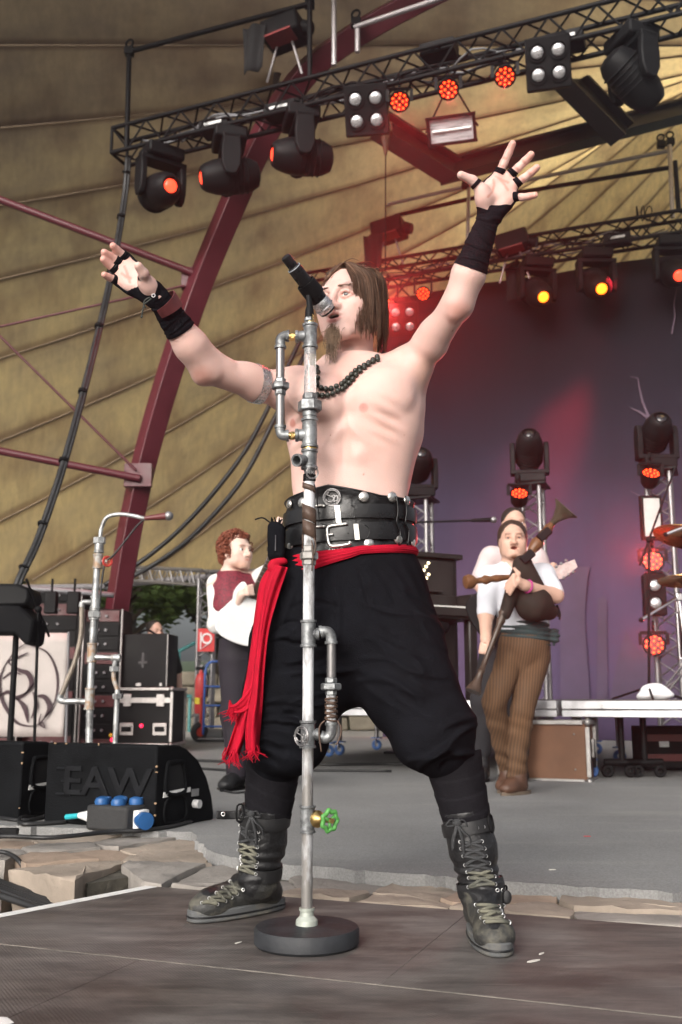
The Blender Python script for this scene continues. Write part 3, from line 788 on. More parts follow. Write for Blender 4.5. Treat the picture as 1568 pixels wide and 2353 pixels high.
def moving_head(label,hang,aim,glow=None,sc=1.0,stand=False,pan=None,group=None):
    "hang: where the base is clamped; aim: direction of the lens; stand: base below, head above"
    hang=Vector(hang);aim=Vector(aim).normalized();s=-1 if not stand else 1
    t=thing('moving_head_lamp',label,'stage lamp',hang,group)
    fl=Vector((aim.x,aim.y,0));fl=fl.normalized()if fl.length>0.1 else Vector((1,0,0))
    sd_=SZ.cross(fl)  # yoke axis
    Rm=Matrix((sd_,fl,SZ)).transposed().to_4x4()
    mb=MB();mb.box(hang+SZ*(s*0.075*sc),(0.36*sc,0.30*sc,0.12*sc),Rm);mb.build('base',m_blkp,t,smooth=30,bevel=0.02*sc)
    c=hang+SZ*(s*0.44*sc)
    mb=MB()
    pl=[(-0.075,0.0),(0.075,0.0),(0.09,0.16),(0.085,0.30),(0.05,0.385),(0,0.40),(-0.05,0.385),(-0.085,0.30),(-0.09,0.16)]
    for sg in(-1,1):
        mb=MB();mm=Matrix((fl*s,SZ*s,sd_)).transposed().to_4x4();mm.translation=hang+SZ*(s*0.135*sc)+sd_*(sg*0.20*sc-0.03*sc)
        mb.prism([(x*sc,y*sc)for x,y in pl],mm,0.06*sc);mb.build('yoke_arm',m_blkp,t,smooth=30,bevel=0.012*sc)
    mb=MB();mb.box(hang+SZ*(s*0.155*sc),(0.46*sc,0.17*sc,0.05*sc),Rm);mb.build('yoke_bridge',m_blkp,t,smooth=30,bevel=0.01*sc)
    mb=MB();fr_=frame(c,aim)
    mb.lathe([(0.06,-0.29),(0.115,-0.27),(0.15,-0.20),(0.165,-0.06),(0.165,0.04),(0.155,0.13),(0.125,0.22),(0.10,0.255),(0.085,0.262),(0.08,0.235)],fr_@Matrix.Scale(sc,4),18)
    hd=mb.build('head',m_blkp,t,smooth=35)
    for k in range(5):
        mb=MB();z=(-0.16+0.045*k)*sc;mb.torus(fr_@Matrix.Translation((0,0,z)),0.162*sc,0.008*sc,18,4);mb.build('cooling_rib',m_blkp,hd,smooth=60)
    mb=MB();mb.lathe([(0.064,0.240),(0.060,0.252),(0.04,0.264),(0.0,0.270)],fr_@Matrix.Scale(sc,4),16);mb.build('lens',glow or m_lens_dark,hd,smooth=60)
    if not stand:
        for k in(-1,1):
            mb=MB();mb.torus(frame(hang+sd_*(k*0.1)+SZ*0.03,d1),0.035,0.012,12,6);mb.build('clamp',m_blk,t,smooth=60)
    return t,c+aim*(0.3*sc)
def led_par(label,hang,aim,lit=True,r=0.10,drop=0.20,stand=False,group=None,watts=0,target=None,size=50):
    hang=Vector(hang);aim=Vector(aim).normalized()
    t=thing('led_par_lamp',label,'stage lamp',hang,group);c=hang-SZ*drop
    fr_=frame(c,aim);x=fr_.to_3x3()@Vector((1,0,0))
    mb=MB();mb.lathe([(0.3*r,-1.5*r),(0.75*r,-1.4*r),(1.0*r,-1.0*r),(1.08*r,0.1*r),(1.15*r,0.25*r),(1.12*r,0.42*r),(0.98*r,0.42*r),(0.95*r,0.2*r)],fr_,18);mb.build('can',m_blk,t,smooth=35)
    mb=MB();mb.lathe([(0.96*r,0.18*r),(0.96*r,0.21*r)],fr_,18);mb.build('face_plate',M('red_lit_plate',(0.10,0.012,0.01),0.4,var=0,emit=(1,0.01,0.005),estr=0.06),t,smooth=30)
    mb=MB();pos=[(0.36*r*math.cos(a),0.36*r*math.sin(a))for a in[k*math.pi/2 for k in range(4)]]+[(0.78*r*math.cos(a),0.78*r*math.sin(a))for a in[k*math.pi/5+0.2 for k in range(10)]]
    for px,py in pos:mb.lathe([(0.125*r,0.22*r),(0.11*r,0.30*r),(0.0,0.33*r)],fr_@Matrix.Translation((px,py,0)),8)
    mb.build('led_cluster',m_led if lit else m_lens_dark,t,smooth=60)
    pts=[c-x*(1.3*r),c-x*(1.3*r)+SZ*(drop*0.75),c+x*(1.3*r)+SZ*(drop*0.75),c+x*(1.3*r)]
    mb=MB()
    for a,b in zip(pts[:-1],pts[1:]):mb.beam(a,b,0.03,0.008,aim)
    mb.build('bracket',m_blk,t,smooth=30)
    mb=MB();mb.cyl(c+SZ*(drop*0.75),hang+SZ*0.03,0.012);mb.torus(frame(hang+SZ*0.03,d1),0.032,0.012,12,6);mb.build('clamp',m_blk,t,smooth=60)
    if watts:spot(t,c+aim*(0.45*r+0.03),target,(1,0.055,0.05),watts,size if size<50 else 20)
    return t
def blinder(label,hang,aim,w=0.42,h=0.46,rows=2,cols=2,drop=0.3,group=None,mat_lamp=None):
    hang=Vector(hang);aim=Vector(aim).normalized();t=thing('blinder_lamp',label,'stage lamp',hang,group)
    c=hang-SZ*drop;fr_=frame(c,aim);M3=fr_
    mb=MB();mb.box((0,0,-0.05),(w,h,0.14));mb.V=[tuple(M3@Vector(v))for v in mb.V];mb.build('housing',m_blk,t,smooth=30,bevel=0.008)
    for i in range(cols):
        for j in range(rows):
            x=(i-(cols-1)/2)*w/cols*0.92;y=(j-(rows-1)/2)*h/rows*0.86
            m_=fr_@Matrix.Translation((x,y,0.02));rr=min(w/cols,h/rows)*0.36
            mb=MB();mb.lathe([(rr*1.15,0),(rr*1.15,0.015),(rr,0.015),(rr*0.9,0.0),(rr*0.45,-0.03+0.035),(0,0.003)],m_,18,cap=False)
            cell=mb.build('lamp_cell',m_blk,t,smooth=50)
            mb=MB();mb.ball(m_@Vector((0,0,0.005)),(rr*0.8,rr*0.8,0.022),14,8,fr_);mb.build('lamp_glass',mat_lamp or m_glass_lamp,cell,smooth=180)
    for k in(-1,1):rod(t,hang+SX*(k*w*0.4)+SZ*0.02,c+fr_.to_3x3()@Vector((-k*w*0.4,h*0.5,-0.04)),0.012,m_blk,'hanger')
    return t
def flood(label,hang,aim,w=0.46,h=0.24,drop=0.3):
    hang=Vector(hang);t=thing('flood_lamp',label,'stage lamp',hang);c=hang-SZ*drop;fr_=frame(c,aim)
    def loc(mb):mb.V=[tuple(fr_@Vector(v))for v in mb.V];return mb
    mb=MB()
    vs=[(sx*a,sy*b,z)for a,b,z in((w*0.32,h*0.25,-0.16),(w/2,h/2,0.0))for sx,sy in((-1,-1),(1,-1),(1,1),(-1,1))]
    mb.raw(vs,[(3,2,1,0),(0,1,5,4),(1,2,6,5),(2,3,7,6),(3,0,4,7)]);loc(mb).build('housing',m_blk,t,smooth=30)
    for(x,y,a,b)in((0,h/2,w+0.04,0.03),(0,-h/2,w+0.04,0.03),(w/2,0,0.03,h),(-w/2,0,0.03,h)):
        mb=MB();mb.box((x,y,0.006),(a,b,0.03));loc(mb).build('rim',m_blk,t,smooth=30,bevel=0.003)
    mb=MB();mb.box((0,0,-0.012),(w-0.02,h-0.02,0.006));loc(mb).build('reflector',M('ribbed_reflector',(0.62,0.60,0.62),0.35,metal=0.4,var=0.35,scale=3,stretch=(2,2,18)),t,smooth=30)
    mb=MB();mb.tube([fr_@Vector((-w*0.42,0,0.004)),fr_@Vector((w*0.42,0,0.004))],0.012,8);mb.build('tube_bulb',m_bulb,t)
    for k in(-1,1):rod(t,hang+d1*(k*0.05),fr_@Vector((k*(w/2+0.03),0,-0.02)),0.01,m_blk,'bracket')
    return t
toward=Vector((0.0,-1,-0.55))
lens_l=-d1*0.85+Vector((0,-0.5,-0.15));lens_r=d1*0.75+Vector((0,-0.75,-0.25))
moving_head('black moving head lamp at the end of the front truss, lens turned inward',T1(372),lens_r,m_glow_red,1.12)
t_,q_=moving_head('black moving head lamp in front of the red arch, red lens turned outward',T1(528),lens_l,m_glow_red,1.12);spot(t_,q_,P(150,1520,9.6),(1,0.04,0.06),600,34,0.9)
moving_head('black moving head lamp beside the four-cell lamp, red lens turned outward',T1(692,0.145,-0.25),lens_l+Vector((0,0,0.12)),m_glow_red,1.12)
moving_head('large unlit moving head lamp hanging beside the second four-cell lamp',T1(1450,0.145,-0.26),Vector((0.75,0.3,-0.62)),None,1.08)
PAR_T=Vector((0.25,3.0,1.2))
par_w=50
for u,dz,lab in((918,-0.10,'lit red LED lamp hanging next to the chain hoist'),(1030,-0.08,'lit red LED lamp hanging above the oblong flood lamp'),(1160,-0.10,'lit red LED lamp hanging beside the second four-cell lamp')):
    h=T1(u,0.0,-0.29+dz*0.3);led_par(lab,h,(PAR_T-h),True,0.088,0.17,watts=par_w,target=PAR_T,size=18)
blinder('four-cell lamp panel hanging over the chain hoist on the front truss',T1(842,0.0,-0.24),Vector((-0.15,-1,-0.5)),0.42,0.46,drop=0.26)
blinder('four-cell lamp panel with the dark brace below it',T1(1258,0.0,-0.22),Vector((-0.25,-1,-0.5)),0.40,0.44,drop=0.24)
flood('oblong flood lamp with ribbed reflector below the front truss',T1(1036,0.29,-0.30),Vector((-0.25,-1,-0.75)),0.44,0.24,0.42)
# chain hoist under the four-cell lamp
hp=P(886,300,10.2);t=thing('chain_hoist','rusty chain hoist hook hanging below the four-cell lamp','hoist',hp)
mb=MB();mb.box(hp+Vector((0,0,0.02)),(0.16,0.13,0.13));mb.build('hoist_body',M('rusty_steel',(0.10,0.045,0.025),0.7,var=0.4,scale=14),t,smooth=30,bevel=0.02)
mb=MB();mb.tube([hp-SZ*0.04,hp-SZ*0.16,hp-SZ*0.30],[0.055,0.04,0.015],8);mb.build('hook_block',MATS['rusty_steel'],t)
mb=MB();mb.tube([hp-SZ*0.28,P(886,620,10.2)],0.008,6);mb.build('chain',m_blk,t)
mb=MB();mb.tube([hp+SZ*0.08,P(886,250,10.2)],0.012,6);mb.build('hang_chain',m_blk,t)
# pipe frames on the trusses
def pipe_frame(label,segs,mat,r=0.026,knobs=()):
    t=thing('rigging_pipes',label,'rigging',segs[0][0])
    for a,b in segs:rod(t,a,b,r,mat,'pipe',10)
    for k in knobs:
        mb=MB();mb.box(k,(0.10,0.08,0.09));mb.torus(frame(Vector(k)+SZ*0.10,SY),0.045,0.014,12,6);mb.build('pipe_clamp',m_blk,t,smooth=35,bevel=0.008)
a_,b_,c_,d_=T1(291,0,-0.29),P(297,118,T1(291).y-0.1),P(712,8,T1(712).y-0.05),T1(712,0.0,0)
pipe_frame('black pipe frame standing on the end of the front truss',[(a_,b_),(b_,c_),(d_,P(712,-60,d_.y))],m_blk,0.028,[b_,c_])
Yp=T1(768).y+0.1
pipe_frame('grey tube standing on the front truss beside the black pipe',[(P(768,150,Yp),P(768,-60,Yp))],m_galv,0.028)
Yp=T1(822).y+0.2
pipe_frame('grey bent tube frame lit red on the front truss',[(P(822,120,Yp),P(822,60,Yp)),(P(815,62,Yp),P(1090,-30,Yp-0.6))],m_galv,0.028,[P(818,52,Yp)])
Yr=T2(720).y
pipe_frame('slim grey tube frame on the rear truss behind the microphone',[(P(710,640,Yr),P(724,496,Yr)),(P(722,508,Yr),P(1085,425,Yr-1.0)),(P(1078,430,Yr-1.0),P(1074,600,Yr-1.0))],m_galv,0.026,[P(730,492,Yr),P(1070,425,Yr-1)])
pipe_frame('black tube frame on the rear truss holding the lamp box',[(P(756,610,Yr+0.1),P(764,525,Yr+0.1)),(P(764,528,Yr+0.1),P(1110,450,Yr-0.8))],m_blk,0.03,[P(775,518,Yr+0.1)])
Yr=T2(1540).y
pipe_frame('grey tube frame rising at the far end of the rear truss',[(P(1546,500,Yr),P(1539,330,Yr)),(P(1535,346,Yr),P(1180,420,Yr+1.1))],m_galv,0.028,[P(1520,332,Yr),P(1541,326,Yr)])
pipe_frame('black tube frame behind the raised wrapped arm',[(P(1538,385,Yr),P(1190,442,Yr+1.0)),(P(1552,370,Yr),P(1560,480,Yr))],m_blk,0.03)
# lamp boxes with dark cloth flags on the trusses
def lamp_box(label,c,w,cloth_off,red=True):
    t=thing('followspot_box',label,'stage lamp',c)
    mm=Matrix((SX,SY,SZ)).transposed().to_4x4()@Matrix.Rotation(R_(-8),4,'Y')
    mb=MB();mb.box(c,(w,w*0.8,w*0.55),mm);mb.build('housing',m_blkp,t,smooth=30,bevel=0.03)
    mb=MB();mb.cyl(c+SX*(w*0.5),c+SX*(w*0.72)-SZ*0.03,w*0.2,w*0.16,14);mb.build('snout',m_blkp,t,smooth=35)
    mb=MB();mb.box(c-SZ*(w*0.29)-SY*0.1,(w*0.7,w*0.5,0.02),mm);mb.build('bottom_grille',M('red_grille',(0.22,0.02,0.02),0.5),t,smooth=30)
    for k in(-1,1):rod(t,c-SZ*(w*0.25)+SX*(k*0.08),c-SZ*(w*0.25+0.42)+SX*(k*0.2),0.014,m_galv,'leg')
    q=c+cloth_off
    mb=MB();mb.sheet(lambda a,b:q+SX*((a-0.5)*w*0.62*(1-0.1*b))-SZ*(b*w*1.25)+SY*(0.03*math.sin(a*9+b*2)),14,6);mb.build('cloth_flag',M('black_molton',(0.012,0.012,0.013),0.95,var=0.2),t,smooth=180,solid=0.008)
lamp_box('black lamp box with draped cloth on top of the front truss',P(655,75,T1(655).y+0.1),0.42,SX*-0.26+SZ*0.02-SY*0.2)
lamp_box('black lamp box with hanging cloth on top of the rear truss',P(895,530,T2(895).y-0.1),0.46,SX*-0.16-SZ*0.14-SY*0.25)
lamp_box('black lamp box on the rear truss behind the wrapped arm',P(1180,560,T2(1180).y-0.1),0.44,SX*-0.05-SZ*0.12+SY*0.3)
# cable looms lying in the trusses
def loom(label,A,d,b,u0,u1,T,seed):
    r_=random.Random(seed);t=thing('cable_loom',label,'cables',T(u0,0.15,-0.20))
    for k in range(7):
        ua=r_.uniform(u0,u0+120);ub=r_.uniform(u1-160,u1);pts=[]
        for i in range(12):
            u=ua+(ub-ua)*i/11;pts.append(T(u,0.03+r_.random()*0.22,-0.235+r_.random()*0.13))
        mb=MB();mb.tube(catmull(pts,3),r_.uniform(0.008,0.014),5);mb.build('cable',m_blk if k%3 else m_alu_d,t,smooth=180)
m_alu_d=M('grey_cable',(0.16,0.16,0.17),0.5)
loom('tangled cables lying inside the front truss',A1,d1,b1,300,1300,T1,3)
loom('tangled cables lying inside the rear truss',A2,d2,b2,760,1540,T2,4)
for(u,T,lab)in((500,T1,'dimmer pack lying in the front truss near its end'),(650,T1,'dimmer pack in the front truss below the lamp box'),(1010,T1,'white topped splitter box on the front truss'),(1300,T1,'dimmer pack in the front truss over the second four-cell lamp'),(1420,T2,'dimmer pack lying in the rear truss')):
    c=T(u,0.15,-0.20 if 'white'not in lab else 0.03);tt=thing('dimmer_pack',lab,'power box',c);mm=Matrix((SX,SY,SZ)).transposed().to_4x4()
    mb=MB();mb.box(c,(0.34,0.2,0.13),mm);mb.build('case',m_blkp,tt,smooth=30,bevel=0.006)
    mb=MB();mb.box(c-SY*0.105,(0.2,0.012,0.03),mm);mb.build('label_strip',M('pale_plate',(0.6,0.6,0.6),0.5),tt,smooth=30)
for k in range(3):
    c=P(1465+13*k,490,T2(1470).y);mb=MB();mb.torus(frame(c,SX+SY*0.3*k),0.09,0.008,20,5)
    tag(mb.build('cable_coil',m_blk,smooth=180),'black cable coil looped over the rear truss top chord','cable','cable coils on the rear truss')
# lamps of the rear truss
moving_head('moving head lamp on the rear truss with a small orange lens',T2(1232),Vector((0.15,-1,-0.62)),m_glow_hot,1.1)
moving_head('moving head lamp on the rear truss with the brightest yellow lens',T2(1368),Vector((0.0,-1,-0.66)),m_glow_hot,1.1)
moving_head('moving head lamp at the far end of the rear truss with a red lens',T2(1545),Vector((-0.1,-1,-0.55)),m_glow_red,1.1)
h=T2(972,0.0);led_par('dim red LED lamp below the rear truss',h,Vector((-0.1,-1,-0.5)),True,0.09,0.30)
h=T2(892,0.0,-0.3);led_par('red LED lamp glowing behind the singer\'s hair',h,Vector((0.1,2.6,1.5))-h,True,0.10,0.40,watts=900,target=Vector((0.12,2.62,1.55)),size=12)
blinder('four-cell lamp panel hanging behind the singer\'s shoulder',T2(925,0.0,-0.3),Vector((-0.1,-1,-0.45)),0.42,0.46,drop=0.62)
# the long feed cable falling from the truss end, and two sagging cables
m_cab=M('black_cable',(0.016,0.016,0.017),0.5,var=0.3)
pts=catmull([T1(293,0.1,-0.3)]+[P(u,v,y)for u,v,y in((285,450,9.9),(262,590,9.6),(232,730,9.3),(190,900,8.9),(140,1080,8.5),(85,1240,8.2),(40,1338,8.0),(20,1420,8.0))],8)
t=thing('feed_cable','thick black feed cable falling from the truss end to the backstage','cable',pts[0])
mb=MB();mb.tube(pts,0.026,8);mb.build('cable',m_cab,t,smooth=180)
mb=MB();mb.tube([p+Vector((0.03,0,0.0))for p in pts],0.015,6);mb.build('cable',m_cab,t,smooth=180)
for k in range(4,len(pts)-2,7):
    mb=MB();mb.tube([pts[k]-(pts[k+1]-pts[k])*0.15,pts[k]+(pts[k+1]-pts[k])*0.15],0.045,8);mb.build('cable_tie',m_blk,t,smooth=60)
for dv,lab in((0,'upper of two cables sagging from behind the singer to the hem'),(55,'lower of two cables sagging from behind the singer to the hem')):
    pts=catmull([P(u,v+dv*f,11.8)for u,v,f in((700,760,1),(600,970,1),(540,1070,1),(440,1190,0.8),(345,1275,0.5),(240,1345,0.2))],8)
    mb=MB();mb.tube(pts,0.03,6);tag(mb.build('roof_cable',m_cab,smooth=180),lab,'cable')
# ------------------------------------------------------------------ printed backdrop cloth
m_bd=bpy.data.materials.new('backdrop_cloth');m_bd.use_nodes=True
nt=m_bd.node_tree;N_=nt.nodes;L_=nt.links;B_=N_['Principled BSDF'];B_.inputs['Roughness'].default_value=0.9;B_.inputs['Specular IOR Level'].default_value=0.1
uvn=N_.new('ShaderNodeUVMap');uvn.uv_map='UVMap'
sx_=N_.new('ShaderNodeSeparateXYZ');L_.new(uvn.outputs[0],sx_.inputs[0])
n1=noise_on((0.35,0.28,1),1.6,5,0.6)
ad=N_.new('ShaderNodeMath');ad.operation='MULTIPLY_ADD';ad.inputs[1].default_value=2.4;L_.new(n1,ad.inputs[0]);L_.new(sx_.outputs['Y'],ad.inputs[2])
height_tone=ramp(ad.outputs[0],[(0.0,(0.27,0.165,0.27)),(1.0,(0.27,0.165,0.27))])
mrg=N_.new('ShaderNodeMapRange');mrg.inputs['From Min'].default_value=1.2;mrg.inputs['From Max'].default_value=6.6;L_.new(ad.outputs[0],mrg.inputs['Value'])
height_tone=ramp(mrg.outputs[0],[(0.0,(0.088,0.066,0.124)),(0.42,(0.060,0.049,0.090)),(0.72,(0.029,0.026,0.041)),(1.0,(0.020,0.018,0.024))])  # tone grows darker towards the top, broken up by noise
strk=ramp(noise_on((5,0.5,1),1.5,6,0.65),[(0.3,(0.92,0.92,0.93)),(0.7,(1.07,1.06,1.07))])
L_.new(mixc(1.0,height_tone,strk,'MULTIPLY'),B_.inputs['Base Color'])
BD0=A2+b2*0.75  # cloth hangs behind the rear truss
def bd_pt(s,z):q=on_bd0+d2*s;return Vector((q.x,q.y,z))
on_bd0=on_line(BD0,d2,872)
bdrop=thing('backdrop','large dark purple printed backdrop cloth behind the band','backdrop',bd_pt(0,0.04))
W_,H_=7.5,ZT-0.25
vs,fs,uvs=[],[],[];nu,nv=120,10
for i in range(nu+1):
    for j in range(nv+1):
        s,z=W_*i/nu,0.04+(H_-0.04)*j/nv
        p=bd_pt(s,z)+b2*(0.018*math.sin(s*3.1+0.5*math.sin(z))+0.007*math.sin(s*9.7+z*0.4));vs.append(tuple(p));uvs.append((s,z))
for i in range(nu):
    for j in range(nv):a=i*(nv+1)+j;fs.append((a,a+nv+1,a+nv+2,a+1))
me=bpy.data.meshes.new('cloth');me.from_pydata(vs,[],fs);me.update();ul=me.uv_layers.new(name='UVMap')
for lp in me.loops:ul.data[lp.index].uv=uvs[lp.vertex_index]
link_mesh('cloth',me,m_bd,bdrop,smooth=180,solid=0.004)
def bd_uv(u,v):
    "point of the cloth seen at u, v"
    d=_ray(u,v);o=Vector((0,0,CAM_H));n=b2;t=(on_bd0-o).dot(n)/d.dot(n);return o+d*t-b2*0.055
m_print_l=M('print_pale',(0.12,0.09,0.125),0.9,var=0.2)
m_print_d=M('print_dark',(0.062,0.046,0.080),0.9,var=0.35,scale=1.5)
def flat_poly(name,pts,mat,parent,th=0.003):
    mb=MB();n=len(pts);mb.raw([p for p in pts]+[p-b2*th for p in pts],[tuple(range(n)),tuple(range(2*n-1,n-1,-1))]+[(k,n+k,n+(k+1)%n,(k+1)%n)for k in range(n)])
    return mb.build(name,mat,parent,smooth=0)
def stroke(name,uv,w,mat,parent):
    pts=[bd_uv(*q)for q in uv];mb=MB();mb.tube(pts,[w*(1-0.75*i/(len(pts)-1))for i in range(len(pts))],6,flat=0.25,up=b2);return mb.build(name,mat,parent,smooth=60)
stroke('printed_lightning',[(1500,985),(1492,960),(1478,925),(1470,890),(1468,872),(1450,868)],0.020,m_print_l,bdrop)
stroke('printed_lightning',[(1500,985),(1488,960),(1470,948),(1452,940)],0.028,m_print_l,bdrop)
stroke('printed_lightning',[(1545,770),(1552,730),(1550,700),(1558,660)],0.014,m_print_l,bdrop)
stroke('printed_lightning',[(1490,1150),(1470,1140),(1450,1130)],0.012,m_print_l,bdrop)
flat_poly('printed_ruin',[bd_uv(u,v)for u,v in((1290,1640),(1360,1640),(1345,1420),(1352,1330),(1358,1305),(1290,1300))],m_print_d,bdrop)
flat_poly('printed_ruin',[bd_uv(u,v)for u,v in((1372,1640),(1398,1640),(1396,1380),(1390,1372),(1376,1376))],m_print_d,bdrop)
flat_poly('printed_ruin',[bd_uv(u,v)for u,v in((1398,1640),(1560,1640),(1560,1470),(1520,1500),(1490,1440),(1470,1500),(1440,1450),(1420,1520))],m_print_d,bdrop)
# red streak on the cloth: the beam falling from the rear truss
_l=T2(1440,-0.05,-0.62)
spot(tr2,_l,bd_uv(1230,1080),(1,0.028,0.05),1900,30,0.9,0.12)
for u_ in(1020,1300):spot(tr2,T2(u_,-1.0,-0.45),bd_uv(u_-20,800),(1,0.08,0.08),36,110,1.0,0.15)  # red washes added to tint the cloth; no fixture hangs there

# ------------------------------------------------------------------ riser decks
ZR=0.548
R0=P(1288,1607,6.75);R0.z=0
def rp(s,b,z=0.0):return R0+SX*s+SY*b+SZ*z
m_deck=M('deck_top',(0.10,0.09,0.085),0.7,var=0.2)
m_profile=M('deck_profile',(0.58,0.58,0.60),0.42,metal=0.55,var=0.22,scale=12)
def deck(label,s0,s1,b0,b1):
    t=thing('stage_deck',label,'stage deck',rp((s0+s1)/2,(b0+b1)/2,ZA),'riser decks')
    mm=Matrix((SX,SY,SZ)).transposed().to_4x4();c=rp((s0+s1)/2,(b0+b1)/2)
    mb=MB();mb.box(c+SZ*(ZR-0.009),(s1-s0-0.02,b1-b0-0.02,0.018),mm);mb.build('deck_board',m_deck,t,smooth=0)
    for(x,y,a,b)in((0,b0,s1-s0,0.05),(0,b1,s1-s0,0.05)):
        for zz,hh in((ZR-0.032,0.055),(ZR-0.088,0.045)):
            mb=MB();mb.box(rp((s0+s1)/2,y+(0.025 if y==b0 else-0.025),zz),(a-0.012,b-(0.012 if hh<0.05 else 0),hh),mm);mb.build('edge_profile',m_profile,t,smooth=30,bevel=0.004)
    for x in(s0+0.03,s1-0.03):
        mb=MB();mb.box(rp(x,(b0+b1)/2,ZR-0.055),(0.05,b1-b0-0.12,0.10),mm);mb.build('side_profile',m_profile,t,smooth=30,bevel=0.004)
    for x in(s0+0.16,s1-0.16):
        for y in(b0+0.12,b1-0.12):
            top=rp(x,y,ZR-0.10);rod(t,rp(x,y,ZA+0.12),top,0.024,m_alu,'leg',10)
            mb=MB();mb.box(rp(x,y,ZA+0.125),(0.10,0.07,0.012),mm);mb.torus(Matrix.Translation(rp(x,y,ZA+0.055))@mm@Matrix.Rotation(R_(90),4,'X'),0.036,0.018,16,8)
            cst=mb.build('castor',M('blue_castor',(0.05,0.12,0.32),0.5),t,smooth=40)
            mb=MB();mb.beam(rp(x+0.0,y-0.03,ZA+0.12),rp(x,y-0.03,ZA+0.05),0.03,0.006,SX);mb.build('castor_fork',m_alu,cst,smooth=0)
deck('aluminium framed riser deck under the piano',-2.55,-0.02,0,1.9)
deck('aluminium framed riser deck under the drum kit',0.0,2.2,0,2.0)
deck('aluminium framed riser deck behind the piano deck',-2.55,-0.02,1.92,3.2)
# black undercarriage frames and small gear under the decks
for(u,w,lab)in((1428,0.05,'black steel support frame under the drum deck'),(1480,0.05,'black steel support frame beside the blue castor')):
    p=P(u,1700,6.9);t=thing('support_frame',lab,'frame',(p.x,p.y,ZA))
    rod(t,(p.x,p.y,ZA+0.10),(p.x,p.y,ZR-0.11),0.022,m_blk,'post');rod(t,(p.x-0.12,p.y,ZA+0.10),(p.x+0.12,p.y,ZA+0.10),0.025,m_blk,'foot_bar')
    for k in(-1,1):
        mb=MB();mb.torus(Matrix.Translation((p.x+k*0.10,p.y,ZA+0.045))@Matrix.Rotation(R_(90),4,'X'),0.03,0.015,14,6);mb.build('castor',m_blkp,t)
p=P(1535,1690,7.6);t=thing('amp_rack','dark amplifier rack standing under the drum deck','rack',(p.x,p.y,ZA))
mb=MB();mb.box((p.x,p.y,ZA+0.17),(0.46,0.3,0.30));mb.build('case',m_blkp,t,smooth=30,bevel=0.01)
mb=MB();mb.box((p.x-0.08,p.y-0.155,ZA+0.20),(0.07,0.01,0.05));mb.build('display',M('pale_display',(0.5,0.5,0.5),0.3),t,smooth=0)
for k in range(2):
    mb=MB();mb.box((p.x,p.y-0.155,ZA+0.10+0.14*k),(0.42,0.012,0.05));mb.build('panel',M('red_tint_panel',(0.10,0.02,0.02),0.4),t,smooth=0)
# towel on the drum deck
s=SDF();p=P(1505,1590,7.0);p.z=ZR
s.ell(p+Vector((0,0,0.05)),(0.10,0.08,0.07),k=0.03);s.ell(p+Vector((-0.05,-0.02,0.03)),(0.08,0.07,0.03),k=0.03);s.ell(p+Vector((0.06,0,0.03)),(0.07,0.07,0.03),k=0.03)
w1=wob(5,60);s.disp(lambda X,Y,Z:0.012*w1(X,Y,Z),[p.x-.2,p.y-.2,0],[p.x+.2,p.y+.2,1]);s.cut(p,(0,0,-1),[p.x-.3,p.y-.3,0],[p.x+.3,p.y+.3,1])
me,V=s.mesh(0.008,'towel');tag(link_mesh('towel',me,M('white_towel',(0.78,0.78,0.80),0.95,var=0.06),smooth=180),'crumpled white towel lying on the drum deck','towel')

# ------------------------------------------------------------------ upright piano
m_piano=M('black_piano',(0.020,0.016,0.015),0.38,var=0.3,scale=3,spec=0.4)
pc=P(1092,1590,7.75);pc.z=ZR;pa=Vector((math.cos(R_(30)),math.sin(R_(30)),0));pn=Vector((pa.y,-pa.x,0))  # pa: along the keyboard, pn: towards the player
Pm=Matrix((pa,-pn,SZ)).transposed().to_4x4();Pm.translation=pc
piano=thing('upright_piano','black upright piano with sheet music on the riser','piano',pc)
def pbox(name,x0,x1,y0,y1,z0,z1,mat,par=None,bev=0.006):
    mb=MB();mb.box(((x0+x1)/2,(y0+y1)/2,(z0+z1)/2),(abs(x1-x0),abs(y1-y0),abs(z1-z0)));mb.V=[tuple(Pm@Vector(v))for v in mb.V]
    return mb.build(name,mat,par or piano,smooth=30,bevel=bev)
pbox('back_case',-1.5,0,0.20,0.5,0.0,1.10,m_piano);pbox('top_lid',-1.53,0.03,0.15,0.53,1.10,1.14,m_piano)
pbox('upper_panel',-1.42,-0.06,0.165,0.20,0.72,1.08,m_piano);pbox('lower_panel',-1.42,-0.06,0.16,0.198,0.06,0.58,m_piano)
pbox('key_bed',-1.5,0.0,-0.10,0.198,0.60,0.66,m_piano);pbox('key_slip',-1.42,-0.08,-0.13,-0.10,0.62,0.685,m_piano)
pbox('cheek',-0.08,0.0,-0.09,0.162,0.662,0.80,m_piano);pbox('cheek',-1.5,-1.42,-0.09,0.162,0.662,0.80,m_piano)
pbox('piano_leg',-0.10,-0.02,-0.08,0.0,0.0,0.60,m_piano,None,0.015);pbox('piano_leg',-1.48,-1.40,-0.08,0.0,0.0,0.60,m_piano,None,0.015)
pbox('fallboard',-1.42,-0.08,0.10,0.13,0.70,0.80,m_piano)
m_ivory=M('ivory_key',(0.72,0.70,0.66),0.35,var=0.05)
keys=[]
for k in range(52):
    x=-1.415+k*0.0257
    mb=MB();mb.box((x+0.0128,-0.01,0.685),(0.0235,0.15,0.03));mb.V=[tuple(Pm@Vector(v))for v in mb.V];mb.build('white_key',m_ivory,piano,smooth=0)
pbox('sheet_music',-0.62,-0.42,0.135,0.145,0.84,1.00,M('paper',(0.75,0.72,0.72),0.8,var=0.03),None,0);pbox('music_ledge',-1.0,-0.2,0.11,0.164,0.82,0.836,m_piano)
mb=MB()
for k in range(6):mb.ball(Pm@Vector((-0.36+0.022*(k%3),0.14,0.90+0.03*k)),0.012,8,6)
